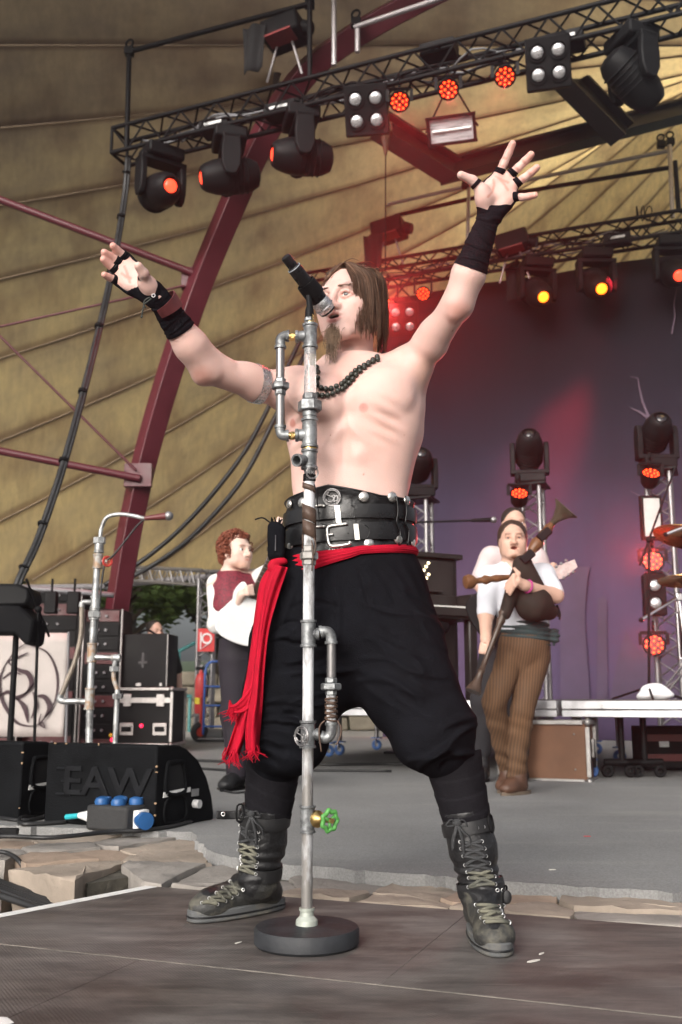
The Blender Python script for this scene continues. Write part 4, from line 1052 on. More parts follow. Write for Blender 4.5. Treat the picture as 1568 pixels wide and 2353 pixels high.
mb.build('fairy_lights',M('warm_bulb',(0.9,0.8,0.5),0.3,var=0,emit=(1,0.85,0.55),estr=2.0),piano)
s=SDF();c=Pm@Vector((-0.75,-0.42,0.5))
stl=thing('piano_stool','dark padded piano stool in front of the piano','stool',(c.x,c.y,ZR))
mb=MB();mb.lathe([(0.16,0.46),(0.175,0.49),(0.17,0.53),(0.0,0.545)],Matrix.Translation((c.x,c.y,ZR)),18);mb.build('seat',m_blkp,stl)
for k in range(4):a=k*math.pi/2+0.5;rod(stl,(c.x+0.17*math.cos(a),c.y+0.17*math.sin(a),ZR),(c.x+0.08*math.cos(a),c.y+0.08*math.sin(a),ZR+0.47),0.017,m_blk,'leg')
# ------------------------------------------------------------------ lamp towers at the backdrop
def tower(label,u,Y,v_top,size=0.2):
    p=P(u,v_top,Y);zt=p.z;base=Vector((p.x-0.1,p.y,ZA));t=thing('lamp_tower',label,'truss tower',base)
    offs=[Vector((0,0,0)),SX*size,SX*size+SY*size,SY*size]
    for o in offs:rod(t,base+o,Vector((base.x,base.y,zt))+o,0.022,m_alu,'chord',10)
    n=int((zt-ZA)/0.28)
    for f in range(4):
        for i in range(n):
            a,b=ZA+(zt-ZA)*i/n,ZA+(zt-ZA)*(i+1)/n;m_=(a+b)/2
            rod(t,base+offs[f]+SZ*(a-ZA),base+offs[(f+1)%4]+SZ*(m_-ZA),0.009,m_alu,'brace',6);rod(t,base+offs[(f+1)%4]+SZ*(m_-ZA),base+offs[f]+SZ*(b-ZA),0.009,m_alu,'brace',6)
    mb=MB();mb.box(Vector((base.x,base.y,zt+0.012))+(SX+SY)*(size/2),(size+0.14,size+0.14,0.02),Matrix((SX,SY,SZ)).transposed().to_4x4());mb.build('top_plate',m_blk,t,smooth=0)
    mb=MB();mb.box(base+(SX+SY)*(size/2)+SZ*0.012,(0.6,0.6,0.02),Matrix((SX,SY,SZ)).transposed().to_4x4());mb.build('base_plate',m_blk,t,smooth=0)
    return Vector((base.x,base.y,zt+0.022))+(SX+SY)*(size/2)
for u,Y,v,lu,lab,aim in((1510,8.9,1085,'right','aluminium lamp tower standing beside the drum kit',Vector((0.0,-1,0.5))),(1215,9.5,1118,'mid','aluminium lamp tower behind the bagpiper',Vector((-0.15,-1,0.75))),(958,9.9,1150,'left','aluminium lamp tower hidden behind the piano and singer',Vector((0.1,-1,0.4)))):
    top=tower(lab,u,Y,v)
    moving_head({'right':'moving head lamp with glossy dome lens topping the tower by the drums','mid':'moving head lamp topping the tower behind the bagpiper','left':'moving head lamp topping the tower behind the singer'}[lu],top,aim,None,0.82,stand=True)
def tower_par(u,v,Y,aim,lab,r=0.085,watts=0,target=None):
    p=P(u,v,Y);led_par(lab,p+SZ*0.14,aim,True,r,0.14,watts=watts,target=target)
tower_par(1496,1092,8.75,Vector((-0.05,-1,0.9)),'red LED lamp tilted up under the tower moving head by the drums',0.08)
tower_par(1501,1290,8.75,Vector((-0.25,-1,0.02)),'upper bright red LED lamp on the tower by the drums',0.088,80,Vector((0.15,2.7,1.40)))
tower_par(1504,1482,8.75,Vector((-0.25,-1,0.02)),'lower bright red LED lamp on the tower by the drums',0.088,28,Vector((0.2,2.7,1.0)))
tower_par(1194,1138,9.3,Vector((-0.1,-1,0.8)),'red LED lamp tilted up on the tower behind the bagpiper',0.08)
p=P(1497,1190,8.7);t=thing('light_panel','pale oblong light panel on the tower by the drums','stage lamp',p)
mb=MB();mb.box(p,(0.19,0.06,0.40));mb.build('frame',m_blk,t,smooth=30,bevel=0.006)
mb=MB();mb.box(p-Vector((0,0.032,0)),(0.14,0.008,0.34));mb.build('panel',M('frosted_panel',(0.48,0.46,0.44),0.5,var=0.15),t,smooth=0)
p=P(1503,1322,8.7);blinder('two-cell round lamp panel on the tower by the drums',p,Vector((-0.15,-1,0.0)),0.19,0.36,2,1,drop=0.17)
# ------------------------------------------------------------------ the visible edge of the drum kit
m_chrome=M('chrome',(0.78,0.78,0.80),0.15,metal=1.0,var=0.05)
m_cym=M('red_lit_cymbal',(0.55,0.33,0.12),0.22,metal=1.0,var=0.1,scale=4)
def cymbal(label,u,v,Y,r,tilt,foot):
    c=P(u,v,Y);t=thing('cymbal_stand',label,'cymbal',(c.x,c.y,ZR))
    mm=Matrix.Translation(c)@Matrix.Rotation(R_(tilt),4,'Y')@Matrix.Rotation(R_(-8),4,'X')
    mb=MB();mb.lathe([(0.0,0.035),(0.03,0.03),(0.045,0.014),(r*0.6,0.006),(r,-0.012),(r,-0.015),(r*0.6,0.002),(0.04,0.008),(0.0,0.02)],mm,32,cap=False);mb.build('cymbal',m_cym,t,smooth=60)
    rod(t,c-SZ*0.02,(c.x,c.y,ZR+0.3),0.011,m_chrome,'tube');rod(t,(c.x,c.y,ZR+0.02),(c.x,c.y,ZR+0.55),0.015,m_chrome,'tube')
    for k in range(3):
        a=2*math.pi*k/3+0.4;rod(t,(c.x,c.y,ZR+0.30),(c.x+0.26*math.cos(a),c.y+0.26*math.sin(a),ZR+0.01),0.009,m_chrome,'leg')
cymbal('tilted crash cymbal catching red light at the drum kit',1580,1232,7.4,0.25,16,0)
cymbal('flat hi-hat cymbal glowing red above the two-cell lamp',1572,1332,7.3,0.19,4,0)
for(a,b,lab)in(((1474,1425,7.2),(1560,1372,7.3),'chrome boom arm reaching out from the drum kit'),((1530,1228,7.2),(1590,1205,7.2),'short chrome cymbal arm by the crash cymbal')):
    t=thing('boom_arm',lab,'drum hardware',P(*a));rod(t,P(*a),P(*b),0.013,m_chrome,'tube');q=P(*a);mb=MB();mb.ball(q,0.018);mb.build('end_cap',m_blkp,t)
    mb=MB();mb.box(P(*b),(0.05,0.05,0.06));mb.build('clamp',m_chrome,t,smooth=30,bevel=0.008)
    rod(t,P(*b),Vector((P(*b).x+0.05,P(*b).y,ZR)),0.012,m_chrome,'post')
p=P(1553,1400,7.5);t=thing('drum','edge of a chrome hooped drum beside the lamp tower','drum',(p.x+0.2,p.y,ZR))
mm=Matrix.Translation((p.x+0.22,p.y,ZR+0.30));mb=MB();mb.lathe([(0.19,0.0),(0.19,0.34)],mm,28);mb.build('shell',m_blkp,t)
for z in(0.0,0.34):mb=MB();mb.torus(mm@Matrix.Translation((0,0,z)),0.20,0.012,28,6);mb.build('hoop',m_chrome,t)
for k in range(6):a=k*math.pi/3;rod(t,mm@Vector((0.21*math.cos(a),0.21*math.sin(a),0)),mm@Vector((0.21*math.cos(a),0.21*math.sin(a),0.34)),0.008,m_chrome,'tension_rod')
for k in range(3):a=k*2.1;rod(t,mm@Vector((0.18*math.cos(a),0.18*math.sin(a),0.1)),mm@Vector((0.24*math.cos(a),0.24*math.sin(a),-0.30)),0.008,m_chrome,'leg')
def mic_stand(label,foot,joint,tip,mat=m_blk,r=0.010,mic=True,base_z=ZR):
    foot,joint,tip=Vector(foot),Vector(joint),Vector(tip);t=thing('microphone_stand',label,'microphone stand',foot)
    rod(t,foot+SZ*0.05,joint,r,mat,'post');rod(t,joint-(tip-joint).normalized()*0.2,tip,r*0.8,mat,'boom')
    for k in range(3):a=2.1*k+0.3;rod(t,foot+SZ*0.09,foot+Vector((0.28*math.cos(a),0.28*math.sin(a),0.006)),r*0.8,mat,'leg')
    mb=MB();mb.ball(joint,0.024);mb.build('boom_clutch',mat,t)
    if mic:
        d=(tip-joint).normalized();mb=MB();mb.tube([tip,tip+d*0.14,tip+d*0.15],[0.013,0.017,0.02],10);mb.build('microphone_body',m_blkp,t)
        mb=MB();mb.ball(tip+d*0.17,0.025,12,8);mb.build('microphone_grille',m_alu,t)
    return t
j=P(1540,1112,7.0);mic_stand('black boom stand slanting across the lamp tower',(P(1492,1590,7.0).x,7.0,ZR),P(1492,1240,7.0),P(1552,1075,7.0),mic=False)
p1=P(1020,1198,7.6)
mic_stand('boom microphone stand reaching out in front of the backdrop behind the singer',(P(905,1500,7.6).x,7.6,ZR),P(905,1202,7.6),P(1085,1196,7.3))
# ------------------------------------------------------------------ brown flight case on the floor
m_brown=M('brown_ply',(0.17,0.085,0.05),0.6,var=0.25,scale=2.5,spec=0.3)
m_edge=M('worn_aluminium',(0.34,0.325,0.315),0.45,metal=0.75,var=0.3,scale=14)
def flight_case(label,corner,ax,ay,w,dpt,h,body,z0=ZA,latch_side=True,lid=None,wheels=False,group=None):
    "corner: front right bottom; ax points right, ay points back"
    corner=Vector(corner);mm=Matrix((ax,ay,SZ)).transposed().to_4x4();c0=Vector((corner.x,corner.y,z0))
    t=thing('flight_case',label,'flight case',c0-ax*(w/2)+ay*(dpt/2),group)
    def q(x,y,z):return c0-ax*x+ay*y+SZ*z
    mb=MB();mb.box(q(w/2,dpt/2,h/2),(w-0.012,dpt-0.012,h-0.012),mm);mb.build('body',body,t,smooth=30)
    e=0.028
    for x in(0,w):
        for y in(0,dpt):mb=MB();mb.beam(q(x,y,e),q(x,y,h-e),e,e,ax);mb.build('edge_trim',m_edge,t,smooth=30,bevel=0.003)
    for z in(0,h):
        for y in(0,dpt):mb=MB();mb.beam(q(e,y,z),q(w-e,y,z),e,e);mb.build('edge_trim',m_edge,t,smooth=30,bevel=0.003)
        for x in(0,w):mb=MB();mb.beam(q(x,e,z),q(x,dpt-e,z),e,e);mb.build('edge_trim',m_edge,t,smooth=30,bevel=0.003)
        for x in(0,w):
            for y in(0,dpt):mb=MB();mb.ball(q(x,y,z),0.024,10,8);mb.build('ball_corner',m_edge,t)
    if lid:
        mb=MB();mb.beam(q(0,-0.006,lid),q(w,-0.006,lid),0.03,0.05);mb.build('lid_seam',m_edge,t,smooth=30)
        for x in(0.2*w,0.8*w):
            mb=MB();mb.box(q(x,-0.012,lid),(0.08,0.02,0.12),mm);la=mb.build('butterfly_latch',m_edge,t,smooth=30,bevel=0.004)
    for x in(0.2*w,0.8*w):
        if lid:mb=MB();mb.box(q(x,-0.008,lid*0.35),(0.14,0.012,0.12),mm);pl=mb.build('handle_plate',m_edge,t,smooth=30,bevel=0.004);mb=MB();mb.box(q(x,-0.014,lid*0.35),(0.10,0.012,0.05),mm);mb.build('handle',m_blk,pl,smooth=30,bevel=0.004)
    if latch_side:
        mb=MB();mb.box(q(-0.012,dpt*0.5,h*0.55),(0.02,0.07,0.12),mm);mb.build('side_latch',m_edge,t,smooth=30,bevel=0.005)
        mb=MB();mb.box(q(-0.016,dpt*0.5,h*0.35),(0.02,0.03,0.10),mm);mb.build('side_hasp',m_blk,t,smooth=30,bevel=0.005)
    for k in range(4):mb=MB();mb.ball(q(w*(0.15+0.7*(k%2)),-0.001,h*(0.2+0.6*(k//2))),0.007,8,6);mb.build('rivet',m_edge,t)
    if wheels:
        for x in(0.12,w-0.12):
            mb=MB();mb.torus(Matrix.Translation(q(x,0.08,-0.06))@mm@Matrix.Rotation(R_(90),4,'Y'),0.04,0.02,16,8);mb.build('castor',m_blkp,t)
    return t
cc=G(1356,1797,ZA)
flight_case('brown flight case with aluminium edges standing behind the bagpiper',cc,SX,SY,0.58,0.30,0.37,m_brown)
# ------------------------------------------------------------------ outside, seen through the gap on the left
m_grass=M('grass_bank',(0.055,0.085,0.025),0.95,var=0.5,scale=1.5,bump=0.8,bscale=12)
mb=MB();mb.sheet(lambda a,b:Vector((-45+75*a,17.6+60*b,0.0+(0.0 if b<0.02 else 1.0)*(0.10+3*b**0.8)+0.3*math.sin(a*31)*b)),50,24)
tag(mb.build('hillside',m_grass,smooth=180),kind='structure')
m_rock=M('wall_rock',(0.20,0.175,0.135),0.95,var=0.35,scale=4,bump=0.6,bscale=12)
wall=thing('dry_stone_wall','low rough stone wall at the foot of the wooded bank','stone wall',(-5,17.2,0))
rw=random.Random(9)
for r in range(4):
    x=-12.0
    while x<2:
        w=rw.uniform(0.25,0.55);h=0.24;mb=MB()
        mb.box((x+w/2,17.25+rw.uniform(-0.05,0.05),0.14+r*h+rw.uniform(-0.02,0.02)),(w-0.02,0.4,h-0.015));mb.V=[(a+rw.gauss(0,0.02),b+rw.gauss(0,0.02),c+rw.gauss(0,0.015))for a,b,c in mb.V]
        mb.build('rock',m_rock,wall,smooth=30,bevel=0.03);x+=w
m_bark=M('bark',(0.06,0.045,0.032),0.95,var=0.3,bump=0.6)
m_lf=[M('foliage_a',(0.11,0.17,0.05),0.7,var=0.4,scale=1.2,spec=0.3),M('foliage_b',(0.14,0.20,0.06),0.7,var=0.4,scale=1.2,spec=0.3)]
for m_ in m_lf:
    n_,l_,b_=nodes_of(m_);tl=n_.new('ShaderNodeBsdfTranslucent');tl.inputs['Color'].default_value=(0.18,0.26,0.06,1)
    ms=n_.new('ShaderNodeMixShader');ms.inputs[0].default_value=0.35;l_.new(b_.outputs[0],ms.inputs[1]);l_.new(tl.outputs[0],ms.inputs[2]);l_.new(ms.outputs[0],n_['Material Output'].inputs['Surface'])
def tree(label,x,y,z0,h,rad,seed,leaves=5200,low=0.25):
    r=random.Random(seed);t=thing('broadleaf_tree',label,'tree',(x,y,z0),'trees on the bank');b=Vector((x,y,z0))
    mb=MB();top=b+SZ*(h*0.7)
    mb.tube([b-SZ*0.3,b+Vector((0.1,0,h*0.25)),b+Vector((-0.1,0.1,h*0.5)),top],[0.24,0.18,0.12,0.05],8);mb.build('trunk',m_bark,t)
    cl=[]
    lm=MB()
    for k in range(26):
        a=r.uniform(0,6.28);zz=r.uniform(low,0.95);q=rad*(1-abs(zz-0.55)*0.9)*math.sqrt(r.random());c=b+Vector((q*math.cos(a),q*math.sin(a),h*zz));cl.append((c,r.uniform(0.35,0.7)*rad*0.42))
        st=b+SZ*(h*max(0.15,zz-0.25));lm.tube([st,st.lerp(c,0.5)+SZ*0.15,c],[0.06,0.04,0.015],5)
    lm.build('limbs',m_bark,t)
    vs,fs=[],[]
    for k in range(leaves):
        c,s=cl[r.randrange(len(cl))];d=Vector((r.gauss(0,1),r.gauss(0,1),r.gauss(0,0.8)));d=d.normalized()*(s*r.random()**0.45);p=c+d
        n=Vector((r.gauss(0,1),r.gauss(0,1),r.gauss(0,1)+0.6)).normalized();x_,y_,_=basis(n);L=r.uniform(0.07,0.13);o=len(vs)
        vs+=[tuple(p-x_*L),tuple(p-y_*L*0.45+n*0.01),tuple(p+x_*L),tuple(p+y_*L*0.45+n*0.01)];fs.append((o,o+1,o+2,o+3))
    me=bpy.data.meshes.new('crown');me.from_pydata(vs,[],fs);me.update();link_mesh('crown',me,m_lf[seed%2],t,smooth=0)
def hill_z(y):b=max(0,(y-17.6)/60);return 0.10+3*b**0.8
for i,(x,y,h,rad,lab)in enumerate(((-6.4,20.0,5.2,2.0,'broadleaf tree on the bank behind the red arch'),(-4.4,19.2,4.6,1.7,'broadleaf tree on the bank behind the bearded man'),(-2.6,21.0,6.5,2.2,'tall broadleaf tree behind the aluminium gate'),
                     (-9.0,22,7,2.6,'broadleaf tree hidden behind the amplifier cases'),(-0.5,20.5,6.0,2.2,'broadleaf tree behind the curly haired musician'),(-5.4,25,8,2.8,'larger tree higher up the bank behind the bearded man'))):
    tree(lab,x,y,hill_z(y)-0.1,h,rad,11+i)
mb=MB();r=random.Random(77)
for k in range(9000):
    p=Vector((r.uniform(-16,6),r.uniform(17.7,26),0));p.z=hill_z(p.y);h=r.uniform(0.04,0.16)*(1+(p.y-17)*0.05);a=r.uniform(0,3.14)
    q=Vector((math.cos(a),math.sin(a),0))*0.05;tip=p+Vector((r.gauss(0,0.12),r.gauss(0,0.12),h));mb.raw([p-q,p+q,tip],[(0,1,2)])
tag(mb.build('undergrowth',m_lf[1],smooth=0),'green undergrowth and grass covering the bank','undergrowth',kind='stuff')
# aluminium gate truss
g0=P(468,1690,13.4);g0.z=0.02
gate=thing('gate_truss','bare aluminium truss gateway beside the trees','truss',g0)
def mini_truss(t,A,B,s,n,mat):
    A,B=Vector(A),Vector(B);d=(B-A);x,y,z=basis(d)
    offs=[x*(-s/2)+y*(-s/2),x*(s/2)+y*(-s/2),x*(s/2)+y*(s/2),x*(-s/2)+y*(s/2)]
    for o in offs:rod(t,A+o,B+o,0.024,mat,'chord')
    for f in range(4):
        for i in range(n):
            a,b=A+d*(i/n),A+d*((i+1)/n);m_=(a+b)/2;rod(t,a+offs[f],m_+offs[(f+1)%4],0.011,mat,'brace',6);rod(t,m_+offs[(f+1)%4],b+offs[f],0.011,mat,'brace',6)
gt=P(476,1332,13.4);mini_truss(gate,g0+SZ*0.02,Vector((g0.x,g0.y,gt.z)),0.2,8,m_alu)
mini_truss(gate,P(290,1318,15.0),Vector((g0.x,g0.y,gt.z+0.02)),0.2,8,m_alu)
mini_truss(gate,Vector((g0.x,g0.y,gt.z)),P(700,1330,13.9),0.2,8,m_alu)
# fire point sign
sp_=P(474,1471,13.2);t=thing('fire_sign','red fire hose sign hung on the gate truss','sign',sp_)
mb=MB();mb.box(sp_,(0.22,0.012,0.30));mb.build('plate',M('sign_red',(0.55,0.03,0.03),0.5,var=0.05),t,smooth=0,bevel=0.003)
mb=MB();mb.torus(Matrix.Translation(sp_-Vector((-0.01,0.012,-0.02)))@Matrix.Rotation(R_(90),4,'X'),0.06,0.013,18,6);mb.tube([sp_+Vector((-0.07,-0.012,0.10)),sp_+Vector((-0.07,-0.012,-0.12)),sp_+Vector((0.06,-0.012,-0.03))],0.011,6);mb.build('hose_symbol',M('sign_white',(0.8,0.8,0.8),0.5,var=0),t)
# fire extinguisher
fe=P(460,1640,13.0);t=thing('fire_extinguisher','red fire extinguisher with yellow label at the gate foot','fire extinguisher',fe)
mm=Matrix.Translation((fe.x,fe.y,fe.z));m_fe=M('extinguisher_red',(0.55,0.05,0.05),0.35,var=0.08)
mb=MB();mb.lathe([(0.07,0),(0.075,0.02),(0.075,0.42),(0.06,0.48),(0.025,0.52),(0.02,0.55)],mm,18);mb.build('bottle',m_fe,t)
mb=MB();mb.lathe([(0.0765,0.12),(0.0765,0.20)],mm,18,cap=False);mb.build('yellow_label',M('label_yellow',(0.75,0.6,0.05),0.5,var=0),t)
mb=MB();mb.box((fe.x,fe.y,fe.z+0.57),(0.14,0.04,0.04));mb.build('valve',m_blk,t,smooth=0,bevel=0.005);mb=MB();mb.tube(catmull([(fe.x+0.05,fe.y-0.02,fe.z+0.56),(fe.x+0.10,fe.y-0.05,fe.z+0.45),(fe.x+0.085,fe.y-0.03,fe.z+0.2)],5),0.012,6);mb.build('hose',m_blk,t)
mb=MB();mb.beam((fe.x,fe.y+0.09,0.02),(fe.x,fe.y+0.09,fe.z+0.62),0.05,0.03,SX);mb.box((fe.x,fe.y,fe.z-0.02),(0.2,0.2,0.02));mb.build('stand',m_alu,t,smooth=0)
# blue hand truck
ht=P(492,1672,12.4);ht.z=0.02;m_blue=M('truck_blue',(0.03,0.10,0.35),0.4,var=0.1);m_rr=M('truck_red',(0.55,0.05,0.03),0.45,var=0.1)
t=thing('hand_truck','blue hand truck with red stair glides beside the fire extinguisher','hand truck',ht)
for s in(-1,1):
    mb=MB();mb.tube(catmull([ht+Vector((s*0.13,0,0.10)),ht+Vector((s*0.13,0.02,0.6)),ht+Vector((s*0.13,0.08,0.88)),ht+Vector((s*0.09,0.1,0.97)),ht+Vector((0,0.1,0.99))],6),0.016,8);mb.build('side_tube',m_blue,t,smooth=180)
    mb=MB();mb.tube([ht+Vector((s*0.17,0.10,0.14)),ht+Vector((s*0.17,0.06,0.56))],0.022,8);mb.build('stair_glide',m_rr,t)
    wc=ht+Vector((s*0.19,0.10,0.13));mb=MB();mb.torus(Matrix.Translation(wc)@Matrix.Rotation(R_(90),4,'Y')@Matrix.Rotation(R_(50),4,'X'),0.085,0.038,20,8);wh=mb.build('tyre',M('rubber',(0.03,0.03,0.03),0.8),t);mb=MB();mb.lathe([(0.055,-0.02),(0.055,0.02)],Matrix.Translation(wc)@Matrix.Rotation(R_(90),4,'Y')@Matrix.Rotation(R_(50),4,'X'),14);mb.build('rim',m_rr,wh)
for z in(0.2,0.45,0.68):rod(t,ht+Vector((-0.13,0.01,z)),ht+Vector((0.13,0.01,z)),0.013,m_blue,'cross_bar')
mb=MB();mb.box(ht+Vector((0,-0.10,0.06)),(0.34,0.2,0.01));mb.build('toe_plate',m_alu,t,smooth=0)
# teal hand rail
m_teal=M('teal_rail',(0.06,0.20,0.20),0.5,var=0.15);a,b=P(395,1505,16.5),P(560,1420,17.2)
t=thing('hand_rail','teal painted hand rail climbing the bank','railing',(a.x,a.y,0.02));rod(t,a,b,0.03,m_teal,'rail');rod(t,P(405,1600,16.5),P(440,1600,16.6),0.03,m_teal,'rail')
for q in(P(437,1600,16.6),P(405,1600,16.5)):rod(t,(q.x,q.y,0.02),q,0.028,m_teal,'post')
for f in(0.1,0.9):q=a.lerp(b,f);rod(t,(q.x,q.y,0.3),q,0.026,m_teal,'post')
# small dark drum of cable at the gate foot
c=P(510,1690,12.6);c.z=0.10;mb=MB();mb.cyl(c-Vector((0.32,0,0)),c+Vector((0.3,0.05,0)),0.085,n=16);tag(mb.build('pipe_roll',M('grey_roll',(0.12,0.12,0.12),0.7),smooth=40),'dark roll lying below the blue hand truck','roll')

# ------------------------------------------------------------------ backstage gear on the left
m_case=M('black_case',(0.010,0.0095,0.010),0.5,var=0.3,scale=3,spec=0.12)
X0=Vector((math.cos(R_(6)),-math.sin(R_(6)),0));Y0=Vector((math.sin(R_(6)),math.cos(R_(6)),0))
c1=P(392,1712,10.0)
flight_case('black flight case with aluminium edges and two latches',(c1.x,c1.y),X0,Y0,0.56,0.5,0.54,m_case,z0=c1.z,latch_side=False,lid=0.43,wheels=True)
zc=c1.z+0.555
t2c=P(382,1590,10.1);m_cr=M('cross_mark',(0.035,0.032,0.034),0.6)
t=thing('amplifier_case','black amplifier case with a faint cross on top of the flight case','case',(t2c.x-0.25,t2c.y,zc))
mm=Matrix((X0,Y0,SZ)).transposed().to_4x4();cc_=Vector((t2c.x,t2c.y,0))-X0*0.25+Y0*0.2
mb=MB();mb.box((cc_.x,cc_.y,zc+0.27),(0.50,0.40,0.535),mm);mb.build('body',m_case,t,smooth=30,bevel=0.01)
mb=MB();mb.box((cc_-Y0*0.203)+SZ*(zc+0.27),(0.025,0.006,0.15),mm);mb.box((cc_-Y0*0.203)+SZ*(zc+0.25),(0.09,0.008,0.024),mm);mb.build('cross',m_cr,t,smooth=0)
for s in(-1,1):rod(t,cc_+X0*(s*0.25)-Y0*0.2+SZ*(zc+0.01),cc_+X0*(s*0.25)-Y0*0.2+SZ*(zc+0.53),0.008,m_edge,'edge_trim')
for u in(310,365):q=P(u,1530,9.9);mb=MB();mb.box(Vector((q.x,cc_.y-0.21,zc+0.03)),(0.05,0.02,0.03));mb.build('latch',m_edge,t,smooth=0)
mb=MB();mb.tube(catmull([cc_+X0*-0.1-Y0*0.1+SZ*(zc+0.535),cc_-Y0*0.1+SZ*(zc+0.58),cc_+X0*0.1-Y0*0.1+SZ*(zc+0.535)],5),0.012,6);mb.build('handle',m_blk,t)
# stacked amplifier racks
rk=random.Random(5)
def rack(label,u0,u1,v_top,v_bot,Y,feats=True):
    a,b=P(u0,v_bot,Y),P(u1,v_bot,Y);z0=max(a.z,ZA);z1=P(u0,v_top,Y).z;t=thing('amplifier_rack',label,'rack',((a.x+b.x)/2,Y,z0))
    w=b.x-a.x;cx=(a.x+b.x)/2
    mb=MB();mb.box((cx,Y+0.25,(z0+z1)/2),(w,0.5,z1-z0));mb.build('body',m_case,t,smooth=30,bevel=0.01)
    for s in(-1,1):rod(t,(cx+s*w/2,Y,z0),(cx+s*w/2,Y,z1),0.012,m_edge,'edge_trim')
    n=max(2,int((z1-z0)/0.14))
    for k in range(n):
        z=z0+(z1-z0)*(k+0.5)/n
        mb=MB();mb.box((cx,Y-0.008,z),(w*0.86,0.016,(z1-z0)/n*0.8));p_=mb.build('rack_unit',m_blk if k%3 else M('red_amp_front',(0.06,0.008,0.010),0.45),t,smooth=0,bevel=0.002)
        for j in range(3):mb=MB();mb.cyl((cx-w*0.3+j*w*0.2,Y-0.015,z),(cx-w*0.3+j*w*0.2,Y-0.04,z),0.014,n=8);mb.build('knob',m_alu_d,p_)
rack('tall black rack behind the pipe microphone stand',178,268,1400,1745,10.1)
rack('black rack standing behind the emblem banner',40,170,1352,1745,10.6)
rack('black rack at the left edge of the backstage',-90,34,1345,1745,10.4)
mb=MB();a=P(150,1348,10.2);mb.tube([P(-60,1355,10.2),P(60,1352,10.2),P(200,1362,10.2),P(262,1368,10.2)],0.03,8);tag(mb.build('cross_pipe',m_alu_d,smooth=180),'grey pipe running under the roof hem above the racks','pipe')
for k,(u,w)in enumerate(((118,16),(170,14))):
    a=P(u,1385,9.9);t=thing('backstage_lamp',['small dark lamp hung under the hem beside the feed cable','small dark lamp hung under the hem over the tall rack'][k],'lamp',a)
    mb=MB();mb.box(a,(0.12,0.10,0.22));mb.build('housing',m_blk,t,smooth=30,bevel=0.01);mb=MB();mb.cyl(a+SZ*0.11,a+SZ*0.24,0.012);mb.build('hook',m_blk,t)
# red indicator glows
for k,(u,v,col,lab)in enumerate(((325,1668,'red','tiny red pilot lamp low on the tall rack side'),(258,1700,'red','tiny red pilot lamp near the second pipe foot'),(255,1690,'y','tiny yellow connector near the pipe stand foot'))):
    c=P(u,v,9.7);mb=MB();mb.ball(c,0.02,8,6);tag(mb.build('pilot_lamp',M('pilot_'+col,(0.5,0.02,0.05)if col=='red'else(0.6,0.4,0.03),0.4,var=0,emit=(1,0.02,0.08)if col=='red'else None,estr=1.5 if col=='red'else 0),smooth=180),lab,'pilot lamp')
# dark tarp-covered desk at the far left
YD=6.3;p=P(0,1480,YD);t=thing('covered_desk','black cloth covered desk at the edge of the backstage','covered desk',(p.x,YD,ZA));m_tarp=M('black_tarp',(0.006,0.006,0.007),0.8,var=0.2,spec=0.15)
def slab_uv(name,uv,Y,dep,mat,bev):q=[P(u,v,Y)for u,v in uv];n=len(q);mb=MB();mb.raw(q+[x+Vector((0,dep,0))for x in q],[tuple(range(n-1,-1,-1)),tuple(range(n,2*n))]+[(k,(k+1)%n,n+(k+1)%n,n+k)for k in range(n)]);return mb.build(name,mat,t,smooth=40,bevel=bev)
slab_uv('drape',((-230,1480),(-40,1455),(32,1456),(60,1484),(70,1476),(78,1424),(42,1392),(-230,1376)),YD,.3,m_tarp,.02)
slab_uv('flight_bag',((-230,1400),(60,1392),(68,1372),(66,1352),(40,1341),(-230,1338)),YD+.03,.28,m_blkp,.02)
for u in(-60,20):rod(t,(P(u,1450,YD).x,YD+.15,ZA),(P(u,1450,YD).x,YD+.15,P(u,1450,YD).z),0.02,m_blk,'leg')
# emblem banner on a stand
m_ban=M('banner_cloth',(0.40,0.36,0.34),0.9,var=0.12,scale=3)
YB=9.0;t=thing('emblem_banner','pale banner with a dark calligraphic emblem in a ring','banner',P(60,1700,YB))
def ban(u,v):return P(u,v,YB)
mb=MB();cs=[ban(u,v)for u,v in((-140,1690),(146,1698),(160,1464),(100,1455),(-140,1440))]
mb.sheet(lambda a,b:ban(-140+(286+14*b)*a,1693-238*b)+Vector((0,0.012*math.sin(a*16+b*3),0)),30,10);mb.build('cloth',m_ban,t,smooth=180,solid=0.01)
m_ink=M('emblem_ink',(0.045,0.025,0.03),0.8,var=0.15)
def pen(pts,w,closed=False,off=0.022):
    "broad-nib stroke lying on the banner; w: widths along it in picture pixels"
    q=catmull([Vector((u,v,0))for u,v in pts],6,closed);n=len(q);mb=MB();vs=[]
    for i,p in enumerate(q):
        d=(q[(i+1)%n]-q[i-1])if closed else(q[min(i+1,n-1)]-q[max(i-1,0)]);nn=Vector((-d.y,d.x,0)).normalized()
        f=i/(n-1)*(len(w)-1);k=min(int(f),len(w)-2);ww=(w[k]+(w[k+1]-w[k])*(f-k))/2
        for sgn in(-1,1):a=ban(p.x+nn.x*ww*sgn,p.y+nn.y*ww*sgn);vs.append(a-Vector((0,off,0)))
    fs=[(2*i,2*i+1,2*i+3,2*i+2)for i in range(n-1)]+([(2*n-2,2*n-1,1,0)]if closed else[])
    mb.raw(vs,fs).build('emblem_stroke',m_ink,t,smooth=0,solid=0.004)
pen([(68,1482),(110,1500),(133,1550),(128,1610),(100,1655),(75,1668),(40,1660),(12,1620),(0,1580),(8,1540),(34,1500),(60,1480),(78,1480)],[2,4,6,3,3,2,7,9,7,3,2,2,3])
pen([(66,1500),(40,1512),(22,1522),(46,1540),(66,1548),(74,1572),(62,1592),(40,1600)],[2,5,3,8,12,10,4,2])
pen([(8,1560),(30,1545),(50,1550)],[2,6,2])
